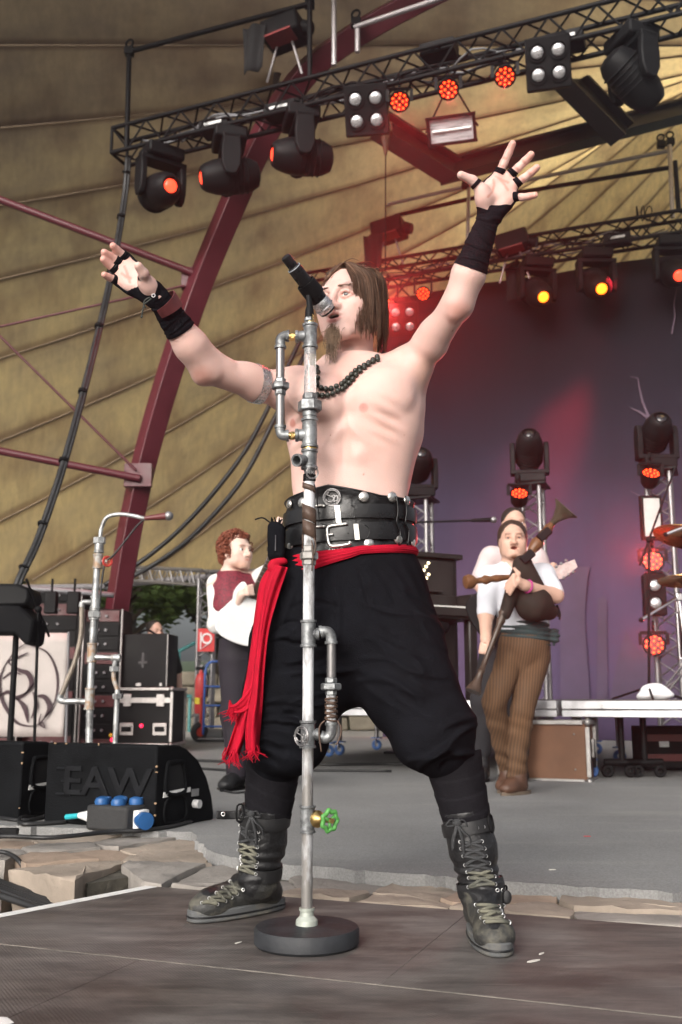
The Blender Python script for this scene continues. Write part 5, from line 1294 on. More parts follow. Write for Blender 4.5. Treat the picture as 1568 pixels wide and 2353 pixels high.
pen([(0,1600),(20,1590),(40,1604),(62,1592),(80,1570)],[2,8,9,5,2])
pen([(40,1605),(58,1625),(66,1660)],[4,12,3]);pen([(78,1590),(84,1620),(74,1650)],[3,9,2])
pen([(86,1600),(104,1602),(116,1625),(104,1650)],[3,11,12,3]);pen([(96,1640),(92,1662),(104,1672),(100,1660),(90,1668)],[2,4,3,2,2])
for u in(-130,150):rod(t,ban(u,1760),ban(u+8,1452),0.012,m_alu_d,'frame_post')
mic_stand('black microphone stand in front of the emblem banner',(P(80,1722,6.4).x,6.4,ZA),P(88,1400,6.4),P(60,1330,6.3),mic=False)
# ------------------------------------------------------------------ wedge monitors
m_wed=M('wedge_paint',(0.0065,0.007,0.008),0.6,var=0.3,scale=9,bump=0.3,bscale=160,spec=0.05)
m_logo=M('logo_edge_lit',(0.009,0.0095,0.011),0.55,var=0.3,scale=20,spec=0.1)  # paler than the cabinet: light caught on the letter edges put into the colour
m_wear=M('chipped_wood',(0.30,0.20,0.12),0.8,var=0.3)
def wedge(label,A,B,dep,h,logo=True):
    "A, B: bottom corners of the upright back facing the audience; the curved baffle faces the stage"
    A,B=Vector(A),Vector(B);A.z=B.z=ZA;ax=(B-A).normalized();w=(B-A).length;ay=SZ.cross(ax)
    t=thing('wedge_monitor',label,'stage monitor',A.lerp(B,0.5))
    prof=[(0,0.0),(dep,0.0),(dep*1.0,0.03),(dep*0.96,h*0.30),(dep*0.86,h*0.55),(dep*0.70,h*0.78),(dep*0.50,h*0.93),(dep*0.36,h*0.985),(dep*0.02,h),(0,h*0.985)]
    mm=Matrix((ay,SZ,ax)).transposed().to_4x4();mm.translation=A
    mb=MB();mb.prism(prof,mm,w);bd=mb.build('cabinet',m_wed,t,smooth=28,bevel=0.008)
    # side handle: raised rim around a flat face, coloured dark for the shade of a recess
    def sd(x,z,o=0.0):return B+ay*x+SZ*z+ax*o
    rec=[(0.16,0.42),(0.46,0.42),(0.42,0.74),(0.36,0.78),(0.22,0.78),(0.16,0.74)]
    rim=catmull([sd(dep*x,h*z,0.004)for x,z in rec],4,True);mb=MB();mb.tube(rim+[rim[0]],0.011,6,cap=False);rm=mb.build('handle_rim',m_wed,t,smooth=180)
    mb=MB();mb.raw([sd(dep*x,h*z,0.003)for x,z in rec],[tuple(range(len(rec)))]);mb.build('handle_recess',M('recess_shade',(0.004,0.004,0.005),0.9,var=0),rm,smooth=0)
    lo=[(0.16,0.08),(0.48,0.08),(0.46,0.34),(0.18,0.34)]
    rim=[sd(dep*x,h*z,0.003)for x,z in lo];mb=MB();mb.tube(catmull(rim,4,True)+[rim[0]],0.007,6,cap=False);rm=mb.build('connector_plate',m_wed,t,smooth=180)
    mb=MB();mb.cyl(sd(dep*0.64,h*0.24,0.0),sd(dep*0.64,h*0.24,0.03),0.018,n=12);mb.build('connector_socket',M('grey_plug',(0.5,0.5,0.5),0.4),t)
    mb=MB();mb.box(sd(dep*0.64,h*0.38,0.004),(0.004,0.05,0.03),Matrix((ax,ay,SZ)).transposed().to_4x4());mb.build('socket_label',M('label_grey',(0.2,0.2,0.2),0.5),t,smooth=0)
    mb=MB();mb.raw([sd(dep*a,h*b,0.006)for a,b in((0.10,0.37),(0.55,0.40),(0.55,0.455),(0.11,0.435))],[(0,1,2,3)]);mb.build('tape_label',m_tape,t,smooth=0,solid=0.002)
    rr=random.Random(int(w*1000))
    for k in range(7):
        if k%3:p=sd(dep*rr.uniform(0.0,0.9),0,0.001);x=rr.uniform(0,0.9);p=sd(0.001,h*rr.uniform(0.05,0.98),0.0)
        else:p=A+ax*(w*rr.random())+SZ*(h*0.992)
        mb=MB();mb.ball(p,(rr.uniform(0.003,0.007),0.003,rr.uniform(0.003,0.008)),6,4);mb.build('chipped_spot',m_wear,t)
    if logo:
        lm=Matrix((ax,SZ,-ay)).transposed().to_4x4();lm.translation=A.lerp(B,0.50)+SZ*(h*0.52)-ay*0.002
        text_mesh('EAW',0.165,0.004,lm@Matrix.Translation((0.04,0,0))@Matrix.Diagonal((1.3,1,1,1)),'embossed_logo',m_logo,t,bevel=0.004)
        for k in range(3):
            q=A+ax*(w*0.16)+SZ*(h*(0.36+0.16*k))-ay*0.002;mb=MB();mb.tube([q-ax*0.03*(k!=1),q+ax*0.05],0.007,6);mb.build('embossed_logo',m_logo,t)
    return t
Aw,Bw=G(100,1890,ZA),G(355,1909,ZA)
wedge('black wedge monitor with embossed lettering and white tape label',Aw,Bw,0.42,0.335)
ax_=(Bw-Aw).normalized();B2w=G(22,1893,ZA);B2w=Vector((B2w.x,B2w.y+0.12,0))
wedge('black wedge monitor cut off beside the lettered one',B2w-ax_*0.62,B2w,0.42,0.335,logo=False)
# power distribution box
pb=G(240,1912,ZA);t=thing('power_box','black rubber power box with blue flap sockets in front of the wedge','power box',pb)
mm=Matrix((ax_,SZ.cross(ax_),SZ)).transposed().to_4x4();c=pb+SZ.cross(ax_)*0.08
mb=MB();mb.box(c+SZ*0.05,(0.21,0.15,0.10),mm);mb.build('case',M('rubber_black',(0.025,0.025,0.026),0.75,var=0.2,bump=0.2),t,smooth=30,bevel=0.012)
m_sock=M('socket_blue',(0.018,0.085,0.24),0.4,var=0.1)
for k in range(4):
    q=c+ax_*(-0.06+0.042*k)+SZ.cross(ax_)*(0.03 if k%2 else-0.03)+SZ*0.10
    mb=MB();mb.lathe([(0.030,0),(0.031,0.012),(0.026,0.024),(0.010,0.03)],Matrix.Translation(q),14);f=mb.build('flap_socket',m_sock,t);mb=MB();mb.box(q+SZ*0.022+SZ.cross(ax_)*0.02,(0.05,0.014,0.014),mm);mb.build('flap_hinge',m_sock,f,smooth=0,bevel=0.003)
q=c+ax_*0.105+SZ*0.045
mb=MB();mb.box(q+ax_*0.012,(0.03,0.07,0.075),mm);mb.build('outlet_flange',M('plug_white',(0.7,0.7,0.7),0.5),t,smooth=30,bevel=0.005)
mb=MB();mb.lathe([(0.030,0.02),(0.034,0.05),(0.034,0.07),(0.012,0.072)],frame(q,ax_-SZ.cross(ax_)*0.5),16);mb.build('round_outlet',m_sock,t)
q=c-ax_*0.105+SZ*0.045
mb=MB();mb.lathe([(0.026,0.0),(0.028,0.04),(0.020,0.06),(0.012,0.10)],frame(q,-ax_),14);mb.build('inlet_plug',M('plug_white',(0.7,0.7,0.7)),t)
mb=MB();mb.cyl(q-ax_*0.09,q-ax_*0.17-SZ*0.01,0.011,n=8);mb.build('plug_sleeve',M('sleeve_cyan',(0.02,0.35,0.4),0.5),t)
# cables on the floor
def floor_cable(label,uv,r,z=ZA,mat=m_cab,name='floor_cable'):
    pts=catmull([G(u,v,z+r)for u,v in uv],6);mb=MB();mb.tube(pts,r,6);return tag(mb.build(name,mat,smooth=180),label,'cable')
q2=q-ax_*0.17-SZ*0.03;
floor_cable('black cable looping from the power box plug',[proj(q2),(90,1893),(50,1893),(48,1880),(90,1872),(140,1862)],0.010)
floor_cable('long black cable lying across the floor in front of the wedge',[(-60,1925),(20,1922),(120,1925),(250,1912),(330,1908),(400,1898),(450,1884)],0.009)
floor_cable('thin black cable on the asphalt behind the singer',[(500,1812),(540,1822),(600,1815)],0.006)
floor_cable('black cable stretched across the floor behind the guitarist',[(380,1745),(520,1750),(640,1752),(760,1757),(900,1755),(1100,1760)],0.012)
floor_cable('second black cable stretched behind the guitarist',[(400,1762),(560,1772),(680,1770),(900,1772)],0.010)
floor_cable('black cable looping behind the left wedge',[(-40,1880),(20,1862),(70,1858),(110,1872),(60,1885),(0,1880)],0.009)
mb=MB();c=G(18,1918,ZA);mb.box(c+SZ*0.012,(0.08,0.03,0.024));tag(mb.build('cable_connector',m_blkp,smooth=30,bevel=0.004),'small black cable connector on the stones edge','connector')
rk=random.Random(12)
t=thing('cable_bundle','bundle of black cables lying in the gap beside the platform','cables',G(30,2070,-0.2))
for k in range(9):
    o=rk.uniform(-16,16);pts=[G(u+rk.uniform(-6,6),v+o,-0.01-max(0,v+o-1985)*0.0007)for u,v in((-160,1998),(-60,2020),(10,2046),(60,2064),(100,2080),(140,2092),(200,2110))]
    mb=MB();mb.tube(catmull(pts,6),0.011,6);mb.build('cable',m_cab,t,smooth=180)
mb=MB();mb.tube(catmull([G(-20,1955,0.03),G(20,1962,0.02),G(48,1985,0.0),G(62,2030,-0.08),G(75,2062,-0.18)],6),0.008,6);mb.build('cable',m_cab,t,smooth=180)
# ------------------------------------------------------------------ second pipe microphone stand (backstage left)
m_pipe=M('galvanised_pipe',(0.44,0.45,0.45),0.42,metal=0.55,col2=(0.20,0.20,0.20),wear=0.52,scale=16,detail=8)
m_rust=M('rusty_fitting',(0.30,0.20,0.13),0.6,metal=0.3,col2=(0.35,0.35,0.34),wear=0.5,scale=30)
YS=4.75
def ps(u,v):return P(u,v,YS)
foot=ps(203,1760);t=thing('pipe_microphone_stand','tall galvanised pipe microphone stand with a red hand wheel','microphone stand',(foot.x,foot.y,ZA))
def pipe(pts,r,name='pipe',mat=m_pipe,n=12):mb=MB();mb.tube([Vector(p)for p in pts],r,n);return mb.build(name,mat,t,smooth=60)
def collar(p,d,r,L,mat=m_rust,name='fitting'):
    d=Vector(d).normalized();mb=MB();mb.lathe([(r*0.9,-L/2),(r*1.12,-L/2),(r*1.12,-L/2+0.006),(r,-L/2+0.009),(r,L/2-0.009),(r*1.12,L/2-0.006),(r*1.12,L/2),(r*0.9,L/2)],frame(p,d),14);return mb.build(name,mat,t,smooth=35)
main=[ps(203,1800),ps(207,1600),ps(212,1480),ps(218,1380),ps(224,1290),ps(230,1240)]
pipe(main[:3],0.017);pipe(main[2:5],0.016);pipe([main[4],main[5]],0.015)
pipe(catmull([ps(230,1240),ps(233,1215),ps(245,1190),ps(270,1182),ps(300,1184),ps(335,1192)],5),0.010)
d_=main[-1]-main[0]
for v_,u_,L in((1606,206,0.10),(1500,211,0.09),(1412,217,0.05),(1384,219,0.06),(1290,225,0.07),(1258,228,0.05)):collar(ps(u_,v_),d_,0.022,L,m_rust if L>0.06 else m_pipe)
for v_,u_ in((1412,217),(1242,229)):
    mb=MB();mb.lathe([(0.030,-0.014),(0.030,0.014)],frame(ps(u_,v_),d_),6);mb.build('hex_nut',m_pipe,t,smooth=20)
pipe([ps(190,1384),ps(219,1384)],0.013);pipe([ps(190,1384),ps(188,1395)],0.016,'elbow');pipe(catmull([ps(188,1395),ps(186,1460),ps(172,1520),ps(152,1570),ps(140,1600)],5),0.0125,'side_pipe',M('dull_pipe',(0.20,0.17,0.14),0.5,metal=0.4,var=0.3))
pipe(catmull([ps(140,1596),ps(138,1608),ps(150,1612)],4),0.016,'elbow');pipe([ps(150,1612),ps(206,1612)],0.014)
hw=ps(247,1290);pipe([ps(226,1290),hw],0.010,'valve_stem',m_rust)
mb=MB();fr_=frame(hw,Vector((0.6,-0.8,0)));mb.torus(fr_,0.022,0.006,18,6)
for k in range(3):a=k*math.pi/3;mb.cyl(fr_@Vector((0.022*math.cos(a),0.022*math.sin(a),0)),fr_@Vector((-0.022*math.cos(a),-0.022*math.sin(a),0)),0.003,n=5)
mb.build('hand_wheel',M('wheel_red',(0.45,0.05,0.04),0.45,var=0.15),t)
pipe([ps(212,1510),ps(268,1512)],0.012);pipe([ps(262,1512),ps(276,1512)],0.018,'tee');collar(ps(264,1512),(1,0,0),0.015,0.03)
pipe([ps(265,1515),ps(263,1540)],0.013);pipe(catmull([ps(261,1540),ps(262,1562),ps(270,1585)],5),0.011,'bent_pipe',m_rust);pipe([ps(270,1585),ps(262,1760)],0.0125)
for v_,u_ in((1537,263),(1600,270)):mb=MB();mb.lathe([(0.024,-0.012),(0.024,0.012)],frame(ps(u_,v_),SZ),6);mb.build('hex_nut',m_pipe,t,smooth=20)
mb=MB();mb.lathe([(0.12,0),(0.125,0.01),(0.12,0.03),(0.02,0.035)],Matrix.Translation((ps(203,1790).x,ps(203,1790).y,ZA)),24);mb.build('round_base',m_blk,t)
a,b=ps(332,1191),ps(384,1186);dd=(b-a).normalized()
mb=MB();mb.tube([a,a+dd*0.03,a+dd*0.105],[0.011,0.013,0.019],12);mb.build('microphone_body',M('mic_red_black',(0.10,0.02,0.02),0.4),t)
mb=MB();mb.ball(a+dd*0.118,0.023,14,10);mb.build('microphone_grille',m_alu,t)
mb=MB();mb.tube(catmull([a+dd*0.01,ps(318,1205),ps(290,1240),ps(262,1275),ps(240,1300),ps(228,1400),ps(215,1560),ps(210,1720)],5),0.005,6);mb.build('microphone_cable',m_cab,t,smooth=180)
# ------------------------------------------------------------------ the singer's microphone stand of plumbing pipes
YM=2.447;XM=G(705,2170).x
def zv(v):return P(707,v,YM).z
def rr(px,v):return px/PX(P(707,v,YM))
m_iron=M('malleable_iron',(0.245,0.255,0.26),0.48,metal=0.5,col2=(0.11,0.113,0.117),wear=0.5,scale=45,detail=8,bump=0.15,bscale=200)
m_wpipe=M('white_painted_pipe',(0.56,0.57,0.59),0.45,col2=(0.12,0.113,0.108),wear=0.56,scale=26,detail=9,stretch=(1,1,0.35))
m_wpipe2=M('peeling_pipe',(0.20,0.19,0.18),0.5,metal=0.3,col2=(0.50,0.51,0.53),wear=0.57,scale=24,detail=9,stretch=(1,1,0.3))
m_brass=M('brass',(0.62,0.43,0.17),0.3,metal=1.0,var=0.2)
m_thread=M('thread_steel',(0.26,0.25,0.25),0.4,metal=0.8,var=0.2)
m_leather=M('brown_leather',(0.075,0.045,0.032),0.6,var=0.3,scale=14,bump=0.2)
stand=thing('pipe_microphone_stand','microphone stand built of plumbing pipes with a green valve wheel and round base','microphone stand',(XM,YM,0))
ZM=Matrix.Translation((XM,YM,0))
def lat(name,rows,mat,n=20,par=None,sm=35):
    mb=MB();mb.lathe([(rr(px,v),zv(v))for v,px in rows][::-1],ZM,n);return mb.build(name,mat,par or stand,smooth=sm)
def pt(u,v,dy=0.0):return P(u,v,YM+dy)
def tee(v0,v1,hw,side=None,name='tee_fitting',ch=2.6):
    b=lat(name,[(v0,hw),(v0,hw+ch),(v0+5,hw+ch),(v0+7,hw),(v1-7,hw),(v1-5,hw+ch),(v1,hw+ch),(v1,hw)],m_iron)
    if side:
        u0,v_,r=side;a,c=pt(707+(6 if u0>707 else-6),v_),pt(u0,v_);R=r/PX(a)
        d=(c-a).normalized();L=(c-a).length
        mb=MB();mb.lathe([(R*1.15,0),(R*1.05,L*0.5),(R,L-0.009),(R*1.18,L-0.007),(R*1.18,L),(R*0.8,L)],frame(a,d),16);mb.build('side_outlet',m_iron,b,smooth=35)
    return b
def seg(name,pts,px,mat,n=14,par=None):
    pts=[Vector(p)for p in pts];mb=MB();mb.tube(pts,[px/PX(p)for p in pts]if not isinstance(px,(list,tuple))else[q/PX(p)for q,p in zip(px,pts)],n);return mb.build(name,mat,par or stand,smooth=50)
def hexnut(name,p,d,px,L,mat,par=None):
    p=Vector(p);R=px/PX(p);mb=MB();mb.lathe([(R*0.88,-L/2),(R,-L/2+0.003),(R,L/2-0.003),(R*0.88,L/2)],frame(p,d,SY)@Matrix.Rotation(R_(12),4,'Z'),6);return mb.build(name,mat,par or stand,smooth=20)
def threaded(p0,p1,px):
    p0,p1=Vector(p0),Vector(p1);L=(p1-p0).length;n=int(L/0.0035);prof=[]
    R=px/PX(p0)
    for i in range(n):z=L*i/n;prof+=[(R*0.9,z),(R,z+L/n*0.45)]
    prof.append((R*0.9,L));mb=MB();mb.lathe(prof,frame(p0,p1-p0),16);return mb.build('threaded_pipe',m_thread,stand,smooth=180)
def elbow(uv,px,name='elbow_fitting'):
    pts=catmull([pt(u,v)for u,v in uv],6);b=seg(name,pts,px,m_iron,16)
    for e,o in((0,1),(-1,-2)):
        mb=MB();R=px*1.2/PX(pts[e]);mb.lathe([(R,0),(R,0.007)],frame(pts[e],pts[o]-pts[e]),16);mb.build('rim',m_iron,b,smooth=35)
# main column, top to bottom
lat('top_nipple',[(724,9),(745,9)],m_brass);hexnut('hex_nut',pt(711,735),SZ,12,0.012,m_iron)
tee(745,800,15.5,(679,773,12))
tube=lat('acrylic_tube',[(800,14),(906,14)],M('clear_acrylic',(0.97,0.97,0.98),0.03,var=0,trans=0.80,ior=1.30,rvar=0),28)
lat('acrylic_sleeve',[(800,12.6),(810,12.6)],m_iron,par=tube)
lat('sleeve',[(905,15),(921,15)],m_iron);hexnut('hex_nut',(XM,YM,(zv(905)+zv(920))/2),SZ,17.5,zv(905)-zv(920),m_iron)
hexnut('union_nut',(XM,YM,(zv(921)+zv(946))/2),SZ,28,zv(921)-zv(946),m_iron)
lat('sleeve',[(945,17),(957,17),(958,15),(964,15)],m_iron)
tee(963,1029,17.5,(679,1000,13));lat('brass_ring',[(1027,15.5),(1036,15.5)],m_brass)
tee(1034,1078,17,None)
a=P(700,1058,YM-0.008);d=Vector((-0.55,-0.80,-0.18)).normalized();R=13/PX(a)
mb=MB();mb.lathe([(R,-0.02),(R,0.022),(R*1.15,0.024),(R*1.15,0.034),(R*0.82,0.034),(R*0.75,0.02),(R*0.75,-0.015)],frame(a,d),18);mb.build('open_outlet',m_iron,stand,smooth=35)
mb=MB();mb.lathe([(R*0.75,-0.004),(R*0.75,0.0)],frame(a,d),16);mb.build('outlet_bore',M('bore_dark',(0.02,0.018,0.017),0.8,var=0.2),stand,smooth=30)
lat('reducer',[(1077,16),(1084,12),(1106,11)],m_iron)
lat('pipe',[(1098,12.6),(1256,12.6)],m_wpipe)
hexnut('hex_nut',(XM,YM,(zv(1254)+zv(1270))/2),SZ,17,zv(1254)-zv(1270),m_wpipe2);hexnut('union_nut',(XM,YM,(zv(1269)+zv(1287))/2),SZ,21.5,zv(1269)-zv(1287),m_wpipe2);hexnut('hex_nut',(XM,YM,(zv(1286)+zv(1300))/2),SZ,16.5,zv(1286)-zv(1300),m_wpipe2)
lat('pipe',[(1299,13),(1428,13)],m_wpipe)
tee(1425,1487,16.5,(734,1457,12));lat('pipe',[(1485,12.8),(1660,12.8)],m_wpipe)
tee(1656,1719,16.5,(734,1688,12));lat('pipe',[(1717,13),(1853,13)],m_wpipe2)
tee(1851,1914,16.5,(726,1880,13));lat('pipe',[(1912,13),(2092,13)],m_wpipe2)
lat('base_socket',[(2086,15),(2086,18),(2092,18),(2094,15.5),(2104,16),(2114,25),(2138,26),(2142,29),(2150,29),(2150,12)],M('socket_paint',(0.42,0.45,0.40),0.5,metal=0.3,var=0.2,scale=20))
mb=MB();RB=121/PX(Vector((XM,YM,0.03)));mb.lathe([(RB*0.95,0.0),(RB,0.006),(RB,0.034),(RB*0.97,0.040),(0.03,0.043)],ZM,48);mb.build('round_base',M('base_rubber',(0.020,0.0215,0.025),0.6,var=0.3,scale=12,bump=0.1),stand,smooth=35)
# upper side loop
hexnut('brass_nipple',pt(672,773),SX,9.5,0.016,m_brass);seg('brass_neck',[pt(663,773),pt(682,773)],8,m_brass)
elbow([(665,772),(655,772),(646,778),(644.5,790),(644.5,801)],11.5)
threaded(pt(644.5,872),pt(644.5,801),10.5);threaded(pt(644.5,978),pt(644.5,906),10.5)
hexnut('hex_nut',pt(644.5,875),SZ,13,0.013,m_iron);hexnut('union_nut',pt(644.5,887),SZ,21,0.018,m_iron);hexnut('hex_nut',pt(644.5,902),SZ,13,0.016,m_iron)
elbow([(644.5,978),(644.5,990),(648,999),(656,1001),(664,1001)],11.5);hexnut('brass_nipple',pt(672,1001),SX,9.5,0.016,m_brass);seg('brass_neck',[pt(660,1001),pt(682,1001)],8,m_brass)
# lower side loop
hexnut('brass_nipple',pt(732,1457),SX,8,0.008,m_brass);elbow([(736,1453),(746,1451),(756,1454),(761,1464),(762,1480)],12.5)
threaded(pt(762,1558),pt(762,1480),11.5);hexnut('hex_nut',pt(761,1564),SZ,14,0.014,m_iron);hexnut('union_nut',pt(761,1578),SZ,24,0.017,m_iron);hexnut('hex_nut',pt(761,1592),SZ,13.5,0.014,m_iron)
seg('pipe',[pt(761,1596),pt(762,1662)],11,m_wpipe);elbow([(762,1660),(762,1676),(758,1690),(748,1696),(736,1693)],12.5);hexnut('brass_nipple',pt(732,1690),SX,8,0.008,m_brass)
pts=[]
for i in range(9*14+1):a_=i/14*2*math.pi;f=i/(9*14);c=pt(761.5,1602+54*f);R=13.6/PX(c);pts.append(c+Vector((R*math.cos(a_),R*math.sin(a_),0.002*math.sin(i*0.7))))
mb=MB();mb.tube(pts,0.0023,5);mb.build('leather_lace',m_leather,stand,smooth=180)
for uvs in(((747,1656),(736,1668),(734,1690),(739,1728)),((776,1656),(784,1672),(783,1690),(773,1712))):
    mb=MB();mb.tube(catmull([P(u,v,YM-0.02)for u,v in uvs],5),0.0022,5);mb.build('leather_lace',m_leather,stand,smooth=180)
# leather strap wound round the upper pipe
def wind(v0,v1,width,turns,a0,px=14.2):
    mb=MB();n=60;vs=[]
    for i in range(n+1):
        f=i/n;v=v0+(v1-v0)*f;a_=a0+turns*2*math.pi*f;R=(px+0.5*math.sin(f*9))/PX(pt(707,v));z=zv(v)
        for k in(-0.5,0.5):vs.append((XM+R*math.cos(a_),YM+R*math.sin(a_),z+k*width))
    mb.raw(vs,[(2*i,2*i+2,2*i+3,2*i+1)for i in range(n)]);mb.build('leather_strap',m_leather,stand,smooth=180,solid=0.003)
wind(1112,1128,0.014,0.55,R_(150));wind(1172,1246,0.036,2.1,R_(170),14.8)
for(u,v,L)in((716,1242,70),(722,1236,40)):
    mb=MB();mb.tube(catmull([P(u,v,YM-0.02),P(u+4,v+L*0.4,YM-0.022),P(u+1,v+L,YM-0.02)],5),0.002,5);mb.build('leather_lace',m_leather,stand,smooth=180)
mb=MB()
for k in range(7):mb.torus(ZM@Matrix.Translation((0,0,zv(1091+2.2*k)))@Matrix.Rotation(R_(6*(-1)**k),4,'X'),13/PX(pt(707,1095)),0.0022,20,5)
mb.tube(catmull([P(722,1113,YM-0.03),P(727,1130,YM-0.032),P(730,1160,YM-0.03),P(734,1198,YM-0.03)],6),0.0018,5);mb.build('black_cord',m_blkp,stand,smooth=180)
# pendants
m_pew=M('dark_pewter',(0.30,0.29,0.29),0.35,metal=0.9,var=0.3,scale=60)
def medallion(parent,fr_,R,style,mat=m_pew):
    mb=MB();mb.torus(fr_,R,R*0.09,28,6);mb.torus(fr_,R*0.84,R*0.045,28,5)
    for k in range(6):a_=k*math.pi/3;mb.ball(fr_@Vector((R*math.cos(a_),R*math.sin(a_),R*0.05)),R*0.10,8,6)
    o=mb.build('medallion',mat,parent,smooth=180)
    if style=='IXI':text_mesh('IXI',R*0.95,R*0.05,fr_,'letters',mat,o)
    else:
        mb=MB();q=lambda pts:[fr_@Vector((x*R,y*R,0.02*R))for x,y in pts]
        mb.tube(catmull(q([(-0.35,0.62),(-0.6,0.35),(-0.15,0.15),(0.2,-0.1),(-0.05,-0.5),(-0.5,-0.45),(-0.7,-0.15)]),5),R*0.07,6)
        mb.tube(catmull(q([(-0.1,0.2),(0.35,0.2),(0.25,-0.3),(0.3,-0.6)]),5),R*0.07,6);mb.tube(catmull(q([(0.35,0.1),(0.65,0.15),(0.62,-0.35),(0.35,-0.45)]),5),R*0.07,6);mb.build('emblem',mat,o,smooth=180)
    return o
medallion(stand,frame(P(718,1086,YM-0.035),Vector((0.25,-1,-0.2))),13.5/900,'IXI')
medallion(stand,frame(P(693,1692,YM-0.036),Vector((-0.75,-0.85,0))),20/900,'SM')
# green hand wheel
st=pt(726,1882);hwp=P(758,1886,YM-0.035);dd=(hwp-st).normalized()
mb=MB();mb.lathe([(0.020,-0.006),(0.020,0.008),(0.014,0.012),(0.009,0.02),(0.006,0.022),(0.006,(hwp-st).length+0.01)],frame(st,dd),16);mb.build('valve_stem',m_brass,stand,smooth=35)
fr_=frame(hwp,Vector((0.55,-0.82,-0.1)));mb=MB();vs=[];n=48
for i in range(n):
    a_=2*math.pi*i/n;Rw=(17.5+1.9*math.cos(7*a_))/900
    for k in range(8):b=2*math.pi*k/8;q=Rw+0.0055*math.cos(b);vs.append(fr_@Vector((q*math.cos(a_),q*1.12*math.sin(a_),0.006*math.sin(b))))
mb.raw(vs,[(i*8+k,((i+1)%n)*8+k,((i+1)%n)*8+(k+1)%8,i*8+(k+1)%8)for i in range(n)for k in range(8)])
for k in range(3):a_=0.6+k*2*math.pi/3;mb.tube([fr_@Vector((0,0,0.001)),fr_@Vector((0.018*math.cos(a_),0.02*math.sin(a_),0))],0.0042,8)
mb.ball(fr_@Vector((0,0,0.002)),0.006,10,8);wh=mb.build('hand_wheel',M('wheel_green',(0.075,0.26,0.06),0.4,var=0.15),stand,smooth=180)
mb=MB();mb.ball(fr_@Vector((0,0,0.007)),0.0035,8,6);mb.build('wheel_screw',m_brass,wh)
# ------------------------------------------------------------------ wireless microphone in its clip (a thing of its own)
ma,mc=P(656,589,2.395),P(745,704,2.490);md=(mc-ma).normalized();ML=(mc-ma).length
mic=thing('wireless_microphone','black wireless hand microphone in the stand clip at the singer\'s mouth','microphone',P(711,690,YM))
fm=frame(ma,md);m_mic=M('mic_black',(0.010,0.010,0.011),0.32,var=0.15,scale=20,spec=0.3)
mb=MB();mb.lathe([(0.009,-0.001),(0.0125,0.001),(0.0135,0.005),(0.0135,0.033),(0.0165,0.035),(0.0185,0.038),(0.0190,0.05),(0.0190,0.125),(0.0200,0.15),(0.0225,0.185),(0.0235,ML-0.045),(0.0235,ML-0.032),(0.020,ML-0.03)],fm,28);mb.build('handle',m_mic,mic,smooth=35)
mb=MB();mb.torus(fm@Matrix.Translation((0,0,0.037)),0.0178,0.0014,28,6);mb.build('antenna_ring',M('ring_grey',(0.25,0.27,0.3),0.3),mic)
mb=MB();mb.box((0,0.0172,0.11),(0.012,0.004,0.04));mb.V=[tuple(fm@Vector(v))for v in mb.V];mb.build('display_window',m_lens_dark,mic,smooth=0)
m_gr=M('mic_grille',(0.55,0.55,0.56),0.3,metal=1.0,var=0.1)
N_,L_,B_=nodes_of(m_gr);tcg=N_.new('ShaderNodeTexCoord');vg=N_.new('ShaderNodeTexVoronoi');vg.inputs['Scale'].default_value=420;L_.new(tcg.outputs['Object'],vg.inputs['Vector'])
rg=N_.new('ShaderNodeValToRGB');rg.color_ramp.elements[0].position=0.25;rg.color_ramp.elements[1].position=0.45;rg.color_ramp.elements[0].color=(0.10,0.10,0.10,1);rg.color_ramp.elements[1].color=(0.75,0.75,0.76,1);L_.new(vg.outputs['Distance'],rg.inputs[0]);L_.new(rg.outputs[0],B_.inputs['Base Color'])
bpg=N_.new('ShaderNodeBump');bpg.inputs['Strength'].default_value=0.8;bpg.inputs['Distance'].default_value=0.001;L_.new(vg.outputs['Distance'],bpg.inputs['Height']);L_.new(bpg.outputs[0],B_.inputs['Normal'])
mb=MB();mb.lathe([(0.019,-0.031),(0.0225,-0.026),(0.0252,-0.012),(0.0255,0.0),(0.024,0.010),(0.0195,0.019),(0.012,0.024),(0.0,0.026)],fm@Matrix.Translation((0,0,ML)),28);gr_o=mb.build('grille',m_gr,mic,smooth=60)
mb=MB();mb.torus(fm@Matrix.Translation((0,0,ML)),0.0255,0.0022,28,6);mb.build('grille_band',m_alu,gr_o)
cl=P(713,690,YM);mb=MB();mb.tube([P(711.5,730,YM),P(711.5,712,YM),P(712,702,YM),fm@Vector((0,-0.01,ML*0.62))],[0.012,0.011,0.008,0.007],12);clip_o=mb.build('clip_post',m_blkp,mic,smooth=50)
mb=MB();mb.lathe([(0.0225,ML*0.52),(0.0255,ML*0.52),(0.0262,ML*0.60),(0.0268,ML*0.76),(0.0245,ML*0.76)],fm,24,cap=False);mb.build('clip_sleeve',m_blkp,mic,smooth=40,solid=0.002)
